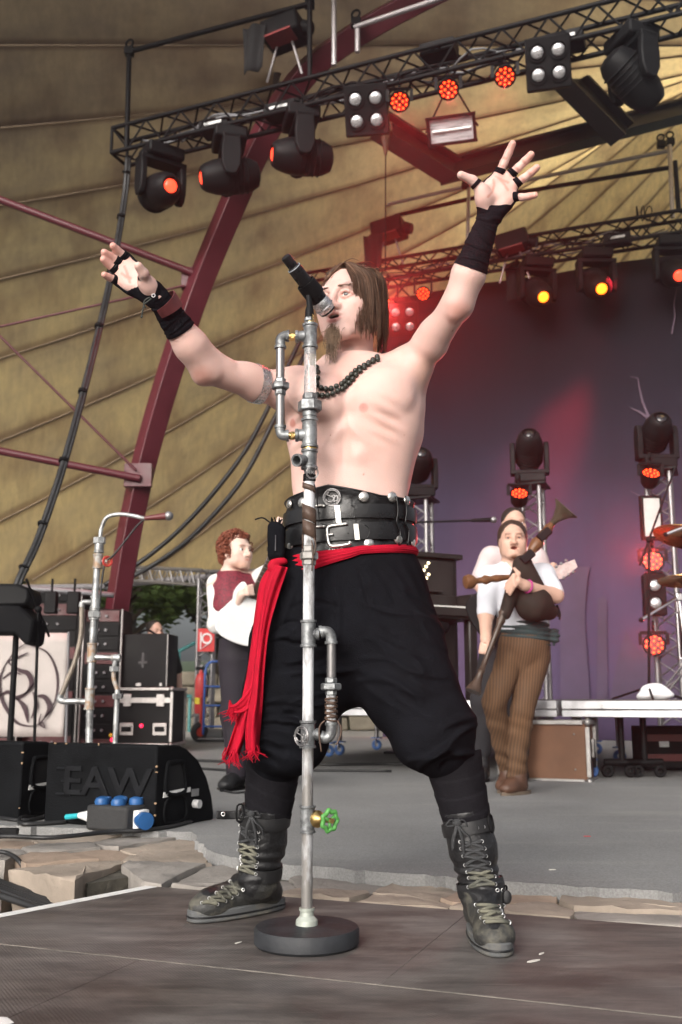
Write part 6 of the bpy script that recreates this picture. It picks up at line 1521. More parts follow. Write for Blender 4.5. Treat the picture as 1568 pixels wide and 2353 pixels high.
# ------------------------------------------------------------------ the singer
from mathutils.bvhtree import BVHTree
def bvh_of(me):return BVHTree.FromPolygons([v.co.copy()for v in me.vertices],[tuple(p.vertices)for p in me.polygons])
EYE0=Vector((0,0,CAM_H))
def stick(bv,u,v,off=0.0):
    "point of a surface seen at u, v, lifted off along its normal"
    d=_ray(u,v).normalized();h=bv.ray_cast(EYE0,d)
    if h[0]is None:
        return None
    n=h[1]if h[1].dot(d)<0 else-h[1]
    return h[0]+n*off
def stick_n(bv,u,v):
    d=_ray(u,v).normalized();h=bv.ray_cast(EYE0,d)
    if h[0]is None:return None,None
    return h[0],(h[1]if h[1].dot(d)<0 else-h[1])
m_skin=M('skin',(0.61,0.40,0.352),0.5,var=0.11,scale=5,bump=0.10,bscale=260,attr='Col',sss=0.12,spec=0.4,rvar=0.08)
YT=2.63
singer=thing('person','bare chested singer in baggy black trousers with both arms raised','person',(P(800,2100,2.6).x,2.6,0))
B=SDF()
rows=[]
for v,uc,hw,dep,dy in((1360,800,140,.105,0),(1290,800,142,.105,0),(1200,803,133,.100,0),(1130,806,131,.097,0),(1060,813,137,.101,0),(995,820,147,.110,0),(935,822,153,.118,0),(890,820,144,.112,0),(858,818,122,.092,.005),(838,812,92,.070,.01),(822,810,62,.055,.015)):
    c=P(uc,v,YT+dy);rows.append((c.z,c.x,c.y,hw/PX(c),dep,R_(-6)))
B.stack(rows,k=0.02,power=2.25)
def ay(*a):return Vector(a)
# shoulders and arms
SR,ER,WR=P(944,848,2.63),P(1053,698,2.455),P(1122,505,2.375)
SL,EL,WL=P(668,904,2.62),P(474,846,2.47),P(368,690,2.335)
nk0,nk1=P(806,862,2.675),P(812,768,2.665)
B.cone(nk0,nk1,.061,.057,k=.03)
B.cone(P(842,862,2.68),P(925,850,2.66),.036,.046,k=.035);B.cone(P(785,868,2.68),P(690,898,2.65),.038,.044,k=.035)
for S,E,W,d in((SR,ER,WR,1),(SL,EL,WL,-1)):
    up=(E-S)
    B.ell(S+Vector((0,0.0,0.008)),(.056,.055,.056),k=.04)
    B.cone(S,S.lerp(E,.45),.0495,.0435,k=.03);B.cone(S.lerp(E,.45),E,.0435,.0385,k=.015)
    B.ell(S.lerp(E,.55)+Vector((0,-.004,.008)),(.040,.037,.036),k=.02)  # biceps
    B.ell(S.lerp(E,.42)+Vector((0,.006,-.007)),(.044,.040,.039),k=.02)  # triceps
    B.cone(E,E.lerp(W,.35),.041,.0425,k=.015);B.cone(E.lerp(W,.35),W,.0425,.0265,k=.015,flat=None)
    B.ell(E+(E-S).normalized()*.014+Vector((0,.018,-.022)),.020,k=.016)  # elbow point
for S,E,W in((SR,ER,WR),(SL,EL,WL)):
    B.cone(E.lerp(S,.22)+Vector((0,-.022,.016)),E.lerp(W,.45)+Vector((0,-.020,.012)),.020,.014,k=.018);B.cone(E.lerp(S,.10)+Vector((0,-.024,-.016)),E.lerp(W,.40)+Vector((0,-.018,-.016)),.016,.012,k=.018)
# lats and serratus, pectorals
B.chain([P(930,905,2.66),P(921,1000,2.66),P(903,1110,2.66)],[.051,.044,.032],k=.04);B.chain([P(700,925,2.66),P(706,1000,2.66),P(712,1110,2.66)],[.050,.042,.032],k=.04)
B.ell(P(872,905,2.540),(.086,.036,.058),k=.028);B.ell(P(738,915,2.530),(.083,.036,.058),k=.028)
B.cone(P(900,880,2.56),P(940,858,2.59),.036,.044,k=.04);B.cone(P(715,895,2.55),P(672,888,2.58),.036,.044,k=.04)  # pectoral to arm
B.cone(P(800,860,2.575),P(905,830,2.60),.014,.013,k=.03);B.cone(P(780,862,2.57),P(690,860,2.59),.014,.013,k=.03)  # collar bones
# relief: sternum groove, rib arch, abdomen
def relief(X,Y,Z):
    cx=F4(P(790,950,YT).x);z=Z
    front=np.clip((F4(2.66)-Y)/F4(.05),0,1)
    zc,zb=F4(P(800,870,YT).z),F4(P(800,1000,YT).z)
    top=np.clip((zc-z)/F4(.05),0,1)*np.clip((z-F4(P(800,1125,YT).z))/F4(.05),0,1)
    w=np.exp(-((X-cx)/F4(.016))**2)*F4(.0062)
    arch=zb-np.abs(X-cx-F4(.01))*F4(.8)
    rib=F4(.0065)*np.exp(-((z-arch)/F4(.022))**2)*np.exp(-((X-cx)/F4(.11))**2)
    ribs=F4(.0034)*np.sin((z+np.abs(X-cx)*F4(.45))*F4(170))*np.exp(-((z-F4(P(900,1000,YT).z))/F4(.05))**2)*np.exp(-((np.abs(X-cx)-F4(.11))/F4(.04))**2)
    belly=F4(.0068)*np.exp(-((z-F4(P(800,1065,YT).z))/F4(.025))**2)*np.exp(-((np.abs(X-cx)-F4(.04))/F4(.03))**2)
    return(w-rib+ribs-belly)*front*top
B.disp(relief,[P(650,1130,YT).x,2.4,P(800,1120,YT).z],[P(990,1130,YT).x,2.8,P(800,850,YT).z])
# head
HY,HP=R_(28),R_(-1)
hf=Vector((-math.sin(HY)*math.cos(HP),-math.cos(HY)*math.cos(HP),math.sin(HP)));hl=Vector((math.cos(HY),-math.sin(HY),0));hl=(hl-hf*hl.dot(hf)).normalized();hu=hl.cross(hf)
if hu.z<0:hu=-hu
HC=P(802,703,2.625);HM=Matrix((hl,hf,hu)).transposed()
def h3(x,y,z):return HC+hl*x+hf*y+hu*z
def head_shape(S,h3,HM,mouth=1.0,s=1.0,detail=True):
    E=lambda c,r,k=.015,mode='u':S.ell(h3(*[q*s for q in c]),tuple(q*s for q in(r if isinstance(r,tuple)else(r,r,r))),HM,k*s,mode)
    C=lambda a,b,ra,rb,k=.012,mode='u':S.cone(h3(*[q*s for q in a]),h3(*[q*s for q in b]),ra*s,rb*s,k*s,mode)
    E((0,-.022,.038),(.074,.094,.082),.02);E((0,.012,-.012),(.064,.074,.085),.03)
    for d in(-1,1):
        C((d*.054,-.012,-.052),(d*.026,.062,-.100),.018,.016,.025);E((d*.043,.052,-.022),(.024,.026,.022),.025)
        E((d*.05,.01,-.05),(.022,.05,.045),.03)
    E((0,.068,-.098),(.024,.022,.019),.02);E((0,.055,-.06),(.042,.036,.04),.03)
    C((-.036,.076,.024),(.036,.076,.024),.0115,.0115,.02);C((-.018,.082,.018),(.018,.082,.018),.009,.009,.015)
    for d in(-1,1):E((d*.032,.094,.000),(.019,.016,.0125),.014,'s')
    C((0,.083,.016),(0,.103,-.024),.0085,.0115,.012);E((0,.107,-.031),(.0140,.0130,.0125),.01)
    for d in(-1,1):
        E((d*.0135,.095,-.035),(.0098,.012,.0095),.008);E((d*.0075,.104,-.044),(.0048,.0062,.0042),.003,'s')
    if mouth>0.3:E((0,.094,-.061),(.0245,.026,.0095*mouth),.006,'s')
    else:E((0,.102,-.061),(.024,.014,.003),.004,'s')
    o=.0095*mouth if mouth>.3 else.004
    for i in range(6):
        a,b=-1+i/3,-1+(i+1)/3
        yl=lambda t:.0935-.016*t*t
        C((a*.027,yl(a),-.0605+o-(o+.002)*a*a),(b*.027,yl(b),-.0605+o-(o+.002)*b*b),.0032,.0032,.006)
        C((a*.025,yl(a)-.003,-.0620-o-.001+(o+.002)*a*a),(b*.025,yl(b)-.003,-.0620-o-.001+(o+.002)*b*b),.0044,.0044,.006)
    if detail:
        for d in(-1,1):
            for i in range(4):
                t0,t1=-1+i*.5,-.5+i*.5
                up=lambda t:(d*(.032+.0165*t),.0840-.006*t*t-.003*t,.0080-.0072*t*t);lo=lambda t:(d*(.032+.0165*t),.0815-.006*t*t-.003*t,-.0085+.008*t*t)
                C(up(t0),up(t1),.0036,.0036,.004);C(lo(t0),lo(t1),.0032,.0032,.005)
    for d in(-1,1):
        E((d*.075,-.012,-.008),(.009,.017,.030),.008);E((d*.083,-.008,-.004),(.006,.009,.017),.006,'s')
head_shape(B,h3,HM,1.0)
# hands: palms to the camera, fingers spread
def finger(S,base,tip,r0,r1,back=.006):
    base,tip=Vector(base),Vector(tip);a=base.lerp(tip,.42)+Vector((0,back,0));b=base.lerp(tip,.74)+Vector((0,back*.8,0))
    S.chain([base,a,b,tip],[r0*1.02,r0,r0*.95,r1],k=.004)
HANDS={}
def hand(S,key,W,fingers,thumb,pc,Yp):
    bs=[P(u,v,y)for(u,v,y),_ in fingers];ts=[P(u,v,y)for _,(u,v,y)in fingers];c=P(*pc)
    HANDS[key]=(bs,ts)
    for b,r in zip(bs,(.0135,.0135,.013,.012)):S.cone(W.lerp(b,.12),b,.018,r,k=.014,flat=(Vector((0,1,0)),.82))
    S.ell(c+Vector((0,.004,0)),(.036,.014,.036),k=.012)
    for b,t,r in zip(bs,ts,(.0106,.0108,.0104,.0094)):finger(S,b,t,r,r*.86)
    t0,t1,t2=(P(*q)for q in thumb)
    S.cone(W.lerp(t0,.25),t0,.020,.016,k=.014);S.chain([t0,t1,t2],[.0150,.0122,.0104],k=.006);S.ell(W.lerp(t0,.70)+Vector((0,-.003,0)),.0185,k=.022)
    S.cone(W.lerp(bs[3],.25)+Vector((0,-.003,0)),W.lerp(bs[3],.7),.016,.015,k=.014)
    S.ell(c+Vector((0,-.018,-.002)),(.014,.008,.018),k=.012,mode='s')
hand(B,'R',WR,[((1146,401,2.345),(1178.5,330,2.315)),((1172,402,2.345),(1221,355,2.315)),((1183,423,2.345),(1234,385,2.32)),((1179,452,2.35),(1230,448,2.325))],[(1108,436,2.335),(1086,414,2.325),(1060,402,2.315)],(1142,432,2.345),2.34)
hand(B,'L',WL,[((291,594,2.325),(260,565,2.295)),((277,604,2.325),(240,580,2.295)),((270,622,2.325),(238,596,2.30)),((272,645,2.325),(240,631,2.30))],[(332,645,2.290),(330,628,2.262),(318,611,2.245)],(302,634,2.315),2.31)
me,V=B.mesh(0.003,'body')
bv_body=bvh_of(me)
nipR,nipL=stick(bv_body,836,937)or P(836,937,2.52),stick(bv_body,672,972)or P(672,972,2.52)
sp=[(nipR,.012,(.78,.50,.48),.5),(nipR,.004,(.7,.42,.40),.5),(nipL,.012,(.78,.50,.48),.5)]
for i in range(9):t=-1+i/4;sp+=[(h3(t*.026,.0945-.016*t*t,-.0600+.0095*(1-t*t)),.0050,(.84,.50,.48),.6),(h3(t*.024,.0925-.016*t*t,-.0625-.0105*(1-t*t)),.0066,(.86,.50,.50),.6)]
for d in(-1,1):
    for i in range(7):t=-1+i/3;sp+=[(h3(d*(.032+.0165*t),.0845-.006*t*t-.003*t,.0072-.0072*t*t),.0042,(.62,.46,.42),.6),(h3(d*(.032+.0165*t),.0825-.006*t*t-.003*t,-.0085+.008*t*t),.0040,(.80,.62,.58),.8)]  # lash lines, plus shading round the eyes put into the skin colour
sp+=[(h3(d*.0075,.104,-.0425),(.005,.006,.0042),(.35,.18,.16),.6)for d in(-1,1)]  # nostrils coloured dark for the shade inside them
sp.append((h3(0,.068,-.061),(.022,.0235,.0095),(.13,.04,.04),.4))
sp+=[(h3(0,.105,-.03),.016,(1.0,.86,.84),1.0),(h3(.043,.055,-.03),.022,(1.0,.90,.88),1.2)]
for k_ in 'LR':
    for b,t in zip(*HANDS[k_]):sp+=[(t,.022,(1.0,.80,.76),1.0),(b,.02,(1.0,.86,.82),1.2)]
for u_,v_,r_ in((912,1012,.0016),(700,1208,.0016),(836,1090,.0014),(880,960,.0012),(930,1000,.0013),(760,1000,.0012),(806,1130,.0013),(745,895,.0012),(1040,760,.0013)):
    q_=stick(bv_body,u_,v_)
    if q_ is not None:sp.append((q_,r_*1.6,(.55,.36,.30),.8))
for cr in([(1122,452),(1132,440),(1136,425),(1134,408)],[(1150,412),(1160,424),(1170,440)],[(1140,405),(1156,414),(1172,420)],[(286,612),(292,626),(296,640),(300,652)],[(280,628),(290,636),(304,640)],[(1149,380),(1158,382)],[(1156,362),(1166,364)],[(1185,385),(1193,391)],[(1203,369),(1209,377)],[(1199,408),(1206,415)],[(1216,396),(1222,403)]):  # palm and finger creases: their shade put into the colour as dark-pink lines
    for a_,b_ in zip(cr[:-1],cr[1:]):
        for k_ in range(4):
            q_=stick(bv_body,a_[0]+(b_[0]-a_[0])*k_/4,a_[1]+(b_[1]-a_[1])*k_/4)
            if q_ is not None:sp.append((q_,.0032,(.80,.58,.54),.9))
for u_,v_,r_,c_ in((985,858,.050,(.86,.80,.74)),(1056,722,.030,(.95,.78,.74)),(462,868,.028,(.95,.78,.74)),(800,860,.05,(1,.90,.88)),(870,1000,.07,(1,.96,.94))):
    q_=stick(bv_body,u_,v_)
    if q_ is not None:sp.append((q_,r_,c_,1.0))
paint(me,V,(1,1,1),sp)
body=link_mesh('body',me,m_skin,singer,smooth=180)
# eyes and teeth
m_eye=M('eye_white',(0.80,0.78,0.76),0.15,var=0,rvar=0);m_iris=M('iris',(0.045,0.055,0.06),0.15,var=0);m_pup=M('pupil',(0.005,0.005,0.005),0.1,var=0)
def eyes(parent,h3,HM,look,s=1.0):
    for d in(-1,1):
        c=h3(d*.032*s,(.0715 if s==1.0 and look[0]else.0685)*s,.0005*s);mb=MB();mb.ball(c,.0125*s,16,12);e=mb.build('eye',m_eye,parent,smooth=180);L=(HM@Vector(look)).normalized()
        mb=MB();mb.lathe([(.0062*s,.0110*s),(.0058*s,.0117*s),(0,.0123*s)],frame(c,L),14,cap=False);mb.build('iris',m_iris,e,smooth=180)
        mb=MB();mb.lathe([(.0028*s,.0121*s),(0,.0126*s)],frame(c,L),10,cap=False);mb.build('pupil',m_pup,e,smooth=180)
eyes(singer,h3,HM,(0.25,1,-.12))
mb=MB()
for i in range(8):
    t=-.87+i*.25;mb.box(h3(t*.021,.084-.014*t*t,-.0535-.002*t*t),(.0048,.005,.007),HM.to_4x4())
mb.build('teeth',M('tooth',(0.72,0.68,0.60),0.25,var=0.05),singer,smooth=30,bevel=0.0012)
# hair: cap and strands swept to one side, goatee, brows
m_hair=M('brown_hair',(0.135,0.074,0.048),0.55,var=0.4,scale=60,spec=0.22);m_hair_d=M('dark_hair_roots',(0.065,0.042,0.030),0.6,var=0.3)
H=SDF();H.ell(h3(0,-.028,.040),(.080,.096,.089),HM,k=.01);H.ell(h3(.012,-.05,.0),(.072,.060,.07),HM,k=.03)
H.cut(h3(0,.050,.072),(hf*1.0-hu*.15),[-9]*3,[9]*3);H.cut(h3(0,-.01,-.03),(-hu*1+hf*.6),[-9]*3,[9]*3)
meh,_=H.mesh(0.004,'hair_cap');link_mesh('hair_cap',meh,m_hair_d,singer,smooth=180)
rs=random.Random(4);lines=[]
def az(psi,z,rx,ry):return h3(rx*math.sin(psi),-.024+ry*math.cos(psi),z)
def shell(psi,z,lift):
    q=math.sqrt(max(.02,1-((z-.040)/.086)**2))if z>.04 else 1.0
    return az(psi,z,(.077+lift)*q,(.096+lift)*q)
for c in range(185):
    far=c>=155
    if not far:psi=R_(rs.triangular(34,215,46)if c>34 else rs.uniform(35,66));part=-.030+rs.gauss(0,.006)
    else:psi=R_(-rs.triangular(60,180,100));part=-.036+rs.gauss(0,.006)
    y0=max(-.080,min(.058,.064*math.cos(psi)+rs.gauss(0,.012)));zend=rs.triangular(-.138,-.020,-.095)if not far else rs.gauss(-.07,.015);lf=rs.uniform(.004,.016);dpe=rs.gauss(0,.07);re=rs.gauss(.0,.006)
    for k in range(11):
        j=lambda s_:rs.gauss(0,s_)
        yy=y0+j(.006);root=h3(part+j(.006),yy,.040+.0895*math.sqrt(max(.05,1-((yy+.028)/.098)**2-(part/.08)**2)))
        ps=psi+j(.036);l2=lf+j(.0025);s0=math.atan2(part,max(yy+.024,.0)if yy>-.02 else yy+.024)
        if not far and psi<1.5:
            g=max(.0,(psi-.55)/.95);q=[root,shell(ps*.30,.102+.006*g,l2+.006),shell(ps*(.68+.2*g),.074,l2+.003),shell(ps*.94,.044,l2+.001)]
        else:q=[root,shell(ps,.104,l2+.004),shell(ps,.066,l2+.002),shell(ps,.030,l2)]
        q+=[shell(ps+j(.02),-.012,l2+.002),shell(psi+dpe*.5+j(.035),-.05,l2+.001+re*.5),shell(psi+dpe+j(.010),zend+rs.uniform(-.004,.018),l2*.5+lf*.5+re)]
        lines.append(catmull(q,3))
for k in range(46):
    root=h3(rs.gauss(.01,.04),rs.gauss(-.04,.04),.108);d=(hl*rs.gauss(.7,.4)-hf*rs.uniform(.2,.9)+hu*rs.uniform(.0,.35)).normalized();L=rs.uniform(.02,.045)
    lines.append(catmull([root,root+d*L*.5+hu*.004,root+d*L-hu*.010],3))
for m_ in(m_hair,m_hair_d,M('light_brown_hair',(0.26,0.155,0.105),0.5,var=0.3,scale=60,spec=0.3)):
    n_,l_,b_=nodes_of(m_);tl=n_.new('ShaderNodeBsdfTranslucent');ms=n_.new('ShaderNodeMixShader');ms.inputs[0].default_value=0.4;tl.inputs['Color'].default_value=(0.50,0.28,0.19,1)
    l_.new(b_.outputs[0],ms.inputs[1]);l_.new(tl.outputs[0],ms.inputs[2]);l_.new(ms.outputs[0],n_['Material Output'].inputs['Surface'])
random.Random(8).shuffle(lines)
n3=len(lines)//3
for i_,m_ in enumerate((m_hair,m_hair_d,M('light_brown_hair',(0.26,0.155,0.105),0.5,var=0.3,scale=60,spec=0.3))):strands('hair',lines[i_*n3:(i_+1)*n3],.0015,m_,singer,.0002)
m_beard=M('beard_hair',(0.21,0.138,0.09),0.55,var=0.35,scale=50);lines=[]
for k in range(330):
    x=rs.gauss(0,.0085);y=.084+rs.gauss(0,.004)-abs(x)*.35;z=-.090+rs.gauss(0,.006);p=h3(x,y,z)
    L=rs.uniform(.03,.112)*(1-min(.65,abs(x)*22));drop=Vector((rs.gauss(0,.007)-.004,rs.gauss(0,.006),-L));out=hf*(.010+rs.gauss(0,.004))
    lines.append(catmull([p,p+out+drop*.25,p+out*1.2+drop*.62+Vector((rs.gauss(0,.003),0,0)),p+out*.8+drop],3))
strands('goatee',lines,.0009,m_beard,singer,.00025);lines=[]
for d in(-1,1):
    lines=[]
    for k in range(42):
        t=rs.random();x_,z_=d*(.012+.040*t),.0205+.004*math.sin(t*2.6)+rs.gauss(0,.0018)
        hh=bv_body.ray_cast(h3(x_,.2,z_),-hf);p=(hh[0]or h3(x_,.088,z_))+hf*.0008;lines.append([p,p+hl*(d*.006)+hu*.001+hf*.0006,p+hl*(d*.011)-hu*.0005-hf*.001])
    strands('eyebrow',lines,.00065,m_hair,singer)
mb=MB();e0=h3(.082,-.01,-.02);mb.tube(catmull([e0,e0+Vector((.004,.0,-.04)),P(868,830,2.64),P(872,860,2.66)],5),.0012,5);mb.ball(e0,.006,8,6);mb.build('earpiece_cord',m_blkp,singer,smooth=180)
# bead necklace of two strands
m_bead=M('dark_bead',(0.030,0.030,0.024),0.38,var=0.4,scale=90,spec=0.5)
mbd=MB();mbd.ball((0,0,0),1.0,12,8);me_b=bpy.data.meshes.new('bead');me_b.from_pydata(mbd.V,[],mbd.F);me_b.update();me_b.materials.append(m_bead);me_b.polygons.foreach_set('use_smooth',[True]*len(me_b.polygons))
def z1(x,y):return(603+x*.2198,545.6+y*.2198)
neck=[[z1(*q)for q in((572,1650),(640,1655),(710,1648),(780,1610),(850,1580),(905,1540),(945,1500),(985,1450),(1040,1402),(1090,1362),(1140,1325),(1190,1303),(1235,1268))],
        [z1(*q)for q in((566,1545),(612,1580),(662,1592),(722,1585),(790,1555),(845,1530),(888,1498),(920,1460),(960,1428),(995,1390),(1040,1365),(1085,1345),(1130,1312),(1178,1282),(1212,1252))],
        [z1(*q)for q in((572,1375),(580,1420),(578,1470),(570,1540))]]
for ln in neck:
    q=catmull([Vector((u,v,0))for u,v in ln],12);acc=0;last=None;rb=5.9
    for a,b in zip(q[:-1],q[1:]):
        acc+=(b-a).length
        if last is None or acc>=rb*1.9:
            acc=0;last=b;p=stick(bv_body,b.x,b.y,.006)
            if p is None or p.y>2.75 or p.y<2.4:continue
            o=bpy.data.objects.new('necklace_bead',me_b);COL.objects.link(o);put(o,singer);o.matrix_basis=Matrix.Translation(p)@Matrix.Scale(.0074,4)
# arm wraps, wrist cuff, arm band, ring
m_wrap=M('black_bandage',(0.0075,0.008,0.0105),0.9,var=0.25,scale=30,bump=0.35,bscale=300,spec=0.06)
def wrap(A,Bp,r0,r1,turns,seed,name='arm_wrap',slant=.25,bend=None):
    A,Bp=Vector(A),Vector(Bp);d=Bp-A;L=d.length;x,y,z=basis(d);n,m=int(L/.0022),36;rr_=random.Random(seed);mb=MB();vs=[]
    for i in range(n+1):
        t=i/n;c=A+d*t
        for k in range(m):
            a=2*math.pi*k/m;ph=t*turns+slant*math.cos(a+seed+2.5*math.sin(4*t+seed))+.20*math.sin(2*a+6*t+seed*2)+.16*math.sin(turns*t*1.7+a);fr=ph-math.floor(ph)
            hit=bv_body.ray_cast(c,x*math.cos(a)+y*math.sin(a));rb=r0+(r1-r0)*t;R=(max(rb-.012,min(rb+.004,hit[3]))+.0015 if hit[0]is not None else rb)+(.0017+.0011*math.sin(math.floor(ph)*2.3))*(1-fr)**1.2+.0006*math.sin(ph*17+a*2);vs.append(c+x*(R*math.cos(a))+y*(R*math.sin(a)))
    mb.raw(vs,[(i*m+k,i*m+(k+1)%m,(i+1)*m+(k+1)%m,(i+1)*m+k)for i in range(n)for k in range(m)]);return mb.build(name,m_wrap,singer,smooth=180)
fR=WR-ER;wrap(P(1080,617,2.427),WR+fR.normalized()*.020,.0485,.0350,7.3,1,slant=.4)
fL=WL-EL;wrap(P(413,762,2.39),WL+fL.normalized()*.012,.0450,.0340,8.4,2,slant=.4)
def palm_wrap(key,W,thumb,pa,pb,pc):
    "bandage over the heel of the hand (up to the line pa-pb seen in front) and over its whole back"
    bs,ts=HANDS[key];t0=P(*thumb);lo,hi=[-9]*3,[9]*3
    for back in(False,True):
        h=SDF();g=.0032 if not back else.0024
        for b,r in zip(bs,(.0135,.0135,.013,.012)):h.cone(W.lerp(b,.05),b,.0195+g,r+g,k=.014,flat=(Vector((0,1,0)),.84))
        h.ell(pc+Vector((0,.004,0)),(.037+g,.015+g,.037+g),k=.012)
        h.cone(W.lerp(t0,.15),t0 if back else t0.lerp(W,.3),.021+g,.015+g,k=.014);h.ell(W.lerp(t0,.60)+Vector((0,-.004,0)),.021+g,k=.015)
        h.cone(W.lerp(bs[3],.1),W.lerp(bs[3],.7),.018+g,.0155+g,k=.014)
        w1=wob(3,260);h.disp(lambda X,Y,Z:F4(.0009)*w1(X,Y,Z),lo,hi)
        if back:h.cut(pc+Vector((0,.002,0)),(0,-1,0),lo,hi)
        else:
            d=(pb-pa).normalized();n=Vector((0,-1,0)).cross(d).normalized()
            if n.dot(pc-W)<0:n=-n
            h.cut(pa,n,lo,hi)
        m2_,_=h.mesh(.0026,'hand_wrap');link_mesh('hand_wrap',m2_,m_wrap,singer,smooth=180)
    for b,t,r in zip(bs,ts,(.0128,.0128,.0124,.0114)):
        d=(t-b).normalized();mb=MB()
        for k in range(4):mb.torus(frame(b+d*(.004+.0034*k),d+Vector((.08*(-1)**k,0,.10))),r-.0004*k,.0022,18,6)
        mb.build('finger_loop',m_wrap,singer,smooth=180)
palm_wrap('R',WR+fR.normalized()*.010,(1108,436,2.345),P(1119,468,2.33),P(1194,462,2.33),P(1142,432,2.345))
palm_wrap('L',WL+fL.normalized()*.004,(334,646,2.30),P(287,664,2.30),P(345,648,2.30),P(302,634,2.315))
for a,b in(((1108,436,2.335),(1086,414,2.325)),((332,645,2.29),(331,632,2.27))):
    p,q=P(*a),P(*b);d=(q-p).normalized();mb=MB()
    for k in range(3):mb.torus(frame(p.lerp(q,.55)+d*(.003*k),d),.0142-.0006*k,.0021,18,6)
    mb.build('thumb_loop',m_wrap,singer,smooth=180)
p,q=HANDS['L'][0][2],HANDS['L'][1][2];d=(q-p).normalized();mb=MB();mb.lathe([(.0098,-.004),(.0115,-.003),(.0115,.003),(.0098,.004)],frame(p.lerp(q,.26),d),20,cap=False);mb.build('finger_ring',m_alu,singer,smooth=40,solid=.0015)
cu=P(386,668,2.335);x,y,z=basis(fL);mb=MB();vs=[];n=26
for i in range(n+1):
    a=R_(-75)+R_(230)*i/n;wd=.019-.008*abs(i/n-.5)*2
    for k in(-1,1):vs.append(WL-fL.normalized()*.018+x*(.0415*math.cos(a))+y*(.0415*math.sin(a))+z*(k*wd))
mb.raw(vs,[(2*i,2*i+2,2*i+3,2*i+1)for i in range(n)]);cuff=mb.build('leather_cuff',M('oxblood_leather',(0.10,0.022,0.024),0.55,var=0.3,scale=20),singer,smooth=40,solid=.003)
mb=MB();mb.tube(catmull([P(345,683,2.28),P(333,690,2.28),P(330,705,2.285),P(326,726,2.29)],5),.002,5);mb.tube(catmull([P(348,686,2.28),P(338,694,2.28),P(331,700,2.282),P(335,708,2.285)],5),.002,5);mb.ball(P(326,728,2.29),.0035,6,5);mb.build('cuff_lace',M('green_black_cord',(0.03,0.035,0.03),0.7),singer,smooth=180)
mb=MB();mb.torus(frame(P(353,679,2.277),Vector((-.2,-1,0))),.0042,.0014,14,6);mb.build('eyelet',m_alu,cuff)
aL=EL-SL;p0=SL.lerp(EL,.395);mb=MB();fr_=frame(p0,aL+Vector((0,0,-.02)))
vs=[]
for k in range(40):
    a=2*math.pi*k/40
    for z in(-.0125,0,.0125):
        o=fr_@Vector((0,0,z));d=(fr_.to_3x3()@Vector((math.cos(a),math.sin(a),0))).normalized();hit=bv_body.ray_cast(o,d);vs.append(o+d*((hit[3]if hit[0]is not None else.047)+.0022))
mb.raw(vs,[(k*3+j,((k+1)%40)*3+j,((k+1)%40)*3+j+1,k*3+j+1)for k in range(40)for j in range(2)]);mb.build('arm_band',M('hammered_silver',(0.62,0.62,0.63),0.28,metal=0.95,col2=(0.25,0.25,0.26),wear=0.64,scale=60,bump=0.5,bscale=140),singer,smooth=60,solid=.002)
# ------------------------------------------------------------------ the singer's clothes: trousers, wraps, boots, belt, sash
m_cloth=M('black_cotton',(0.0062,0.0066,0.0086),0.9,var=0.3,scale=14,bump=0.3,bscale=350,spec=0.05)
T=SDF();lo9,hi9=[-9]*3,[9]*3
rows=[]
for v,uc,hw,dep in((1255,800,148,.118),(1290,799,158,.125),(1350,797,176,.135),(1420,796,180,.135),(1480,800,165,.12),(1530,806,120,.10)):
    c=P(uc,v,2.635);rows.append((c.z,c.x,c.y,hw/PX(c),dep,R_(-4)))
T.stack(rows,k=.05,power=2.3)
LL=[P(700,1360,2.64),P(668,1480,2.64),P(652,1600,2.635),P(648,1690,2.64),P(632,1752,2.67)];T.chain(LL,[.110,.103,.103,.098,.066],k=.03)
RL=[P(885,1360,2.64),P(918,1480,2.61),P(952,1590,2.57),P(1003,1680,2.535),P(1026,1735,2.545)];T.chain(RL,[.112,.110,.108,.094,.066],k=.03)
T.cone(P(765,1480,2.60),P(720,1640,2.62),.07,.06,k=.07);T.cone(P(815,1480,2.60),P(905,1620,2.58),.07,.05,k=.07);T.cone(P(800,1470,2.62),P(795,1590,2.64),.07,.035,k=.06)
T.ell(P(672,1725,2.62),(.075,.075,.05),k=.05);T.ell(P(975,1715,2.53),(.07,.075,.05),k=.05)
def axis_d(pts):
    a,b=pts[0],pts[-1];return a,(b-a).normalized()
w_a,w_b,w_c,w_d=wob(11,18),wob(12,34),wob(13,80),wob(14,26)
zk,zt=P(800,1700,2.6).z,P(800,1290,2.6).z
def add_fold(S,u1,v1,u2,v2,wpx,amp,Yc=2.6,bow=0.0):
    "one crease in the cloth: a soft ridge (or dip, amp < 0) along a slightly bowed line on the front"
    a,b=P(u1,v1,Yc),P(u2,v2,Yc);ax_,az_,bx_,bz_=a.x,a.z,b.x-a.x,b.z-a.z;L2=bx_*bx_+bz_*bz_+1e-9;w=wpx/870.0;bw=bow/870.0;L=math.sqrt(L2)
    def f(X,Y,Z):
        px,pz=X-F4(ax_),Z-F4(az_);t=(px*F4(bx_)+pz*F4(bz_))/F4(L2);tc_=np.clip(t,0,1)
        d=(px*F4(-bz_/L)+pz*F4(bx_/L))-F4(bw)*4*tc_*(1-tc_)
        e=np.maximum(np.abs(t-F4(.5))-F4(.5),0)*F4(L);fade=np.maximum(np.sin(np.pi*np.clip(t*F4(.9)+F4(.05),0,1)),0)**F4(.6)
        side=np.clip((F4(Yc+.05)-Y)/F4(.06),0,1)
        return-F4(amp)*np.exp(-(d/F4(w))**2)*np.exp(-(e/F4(w))**2)*fade*side
    m_=w*2.6+abs(bw)
    S.disp(f,[min(a.x,b.x)-m_,Yc-.4,min(a.z,b.z)-m_],[max(a.x,b.x)+m_,Yc+.15,max(a.z,b.z)+m_])
rf=random.Random(17)
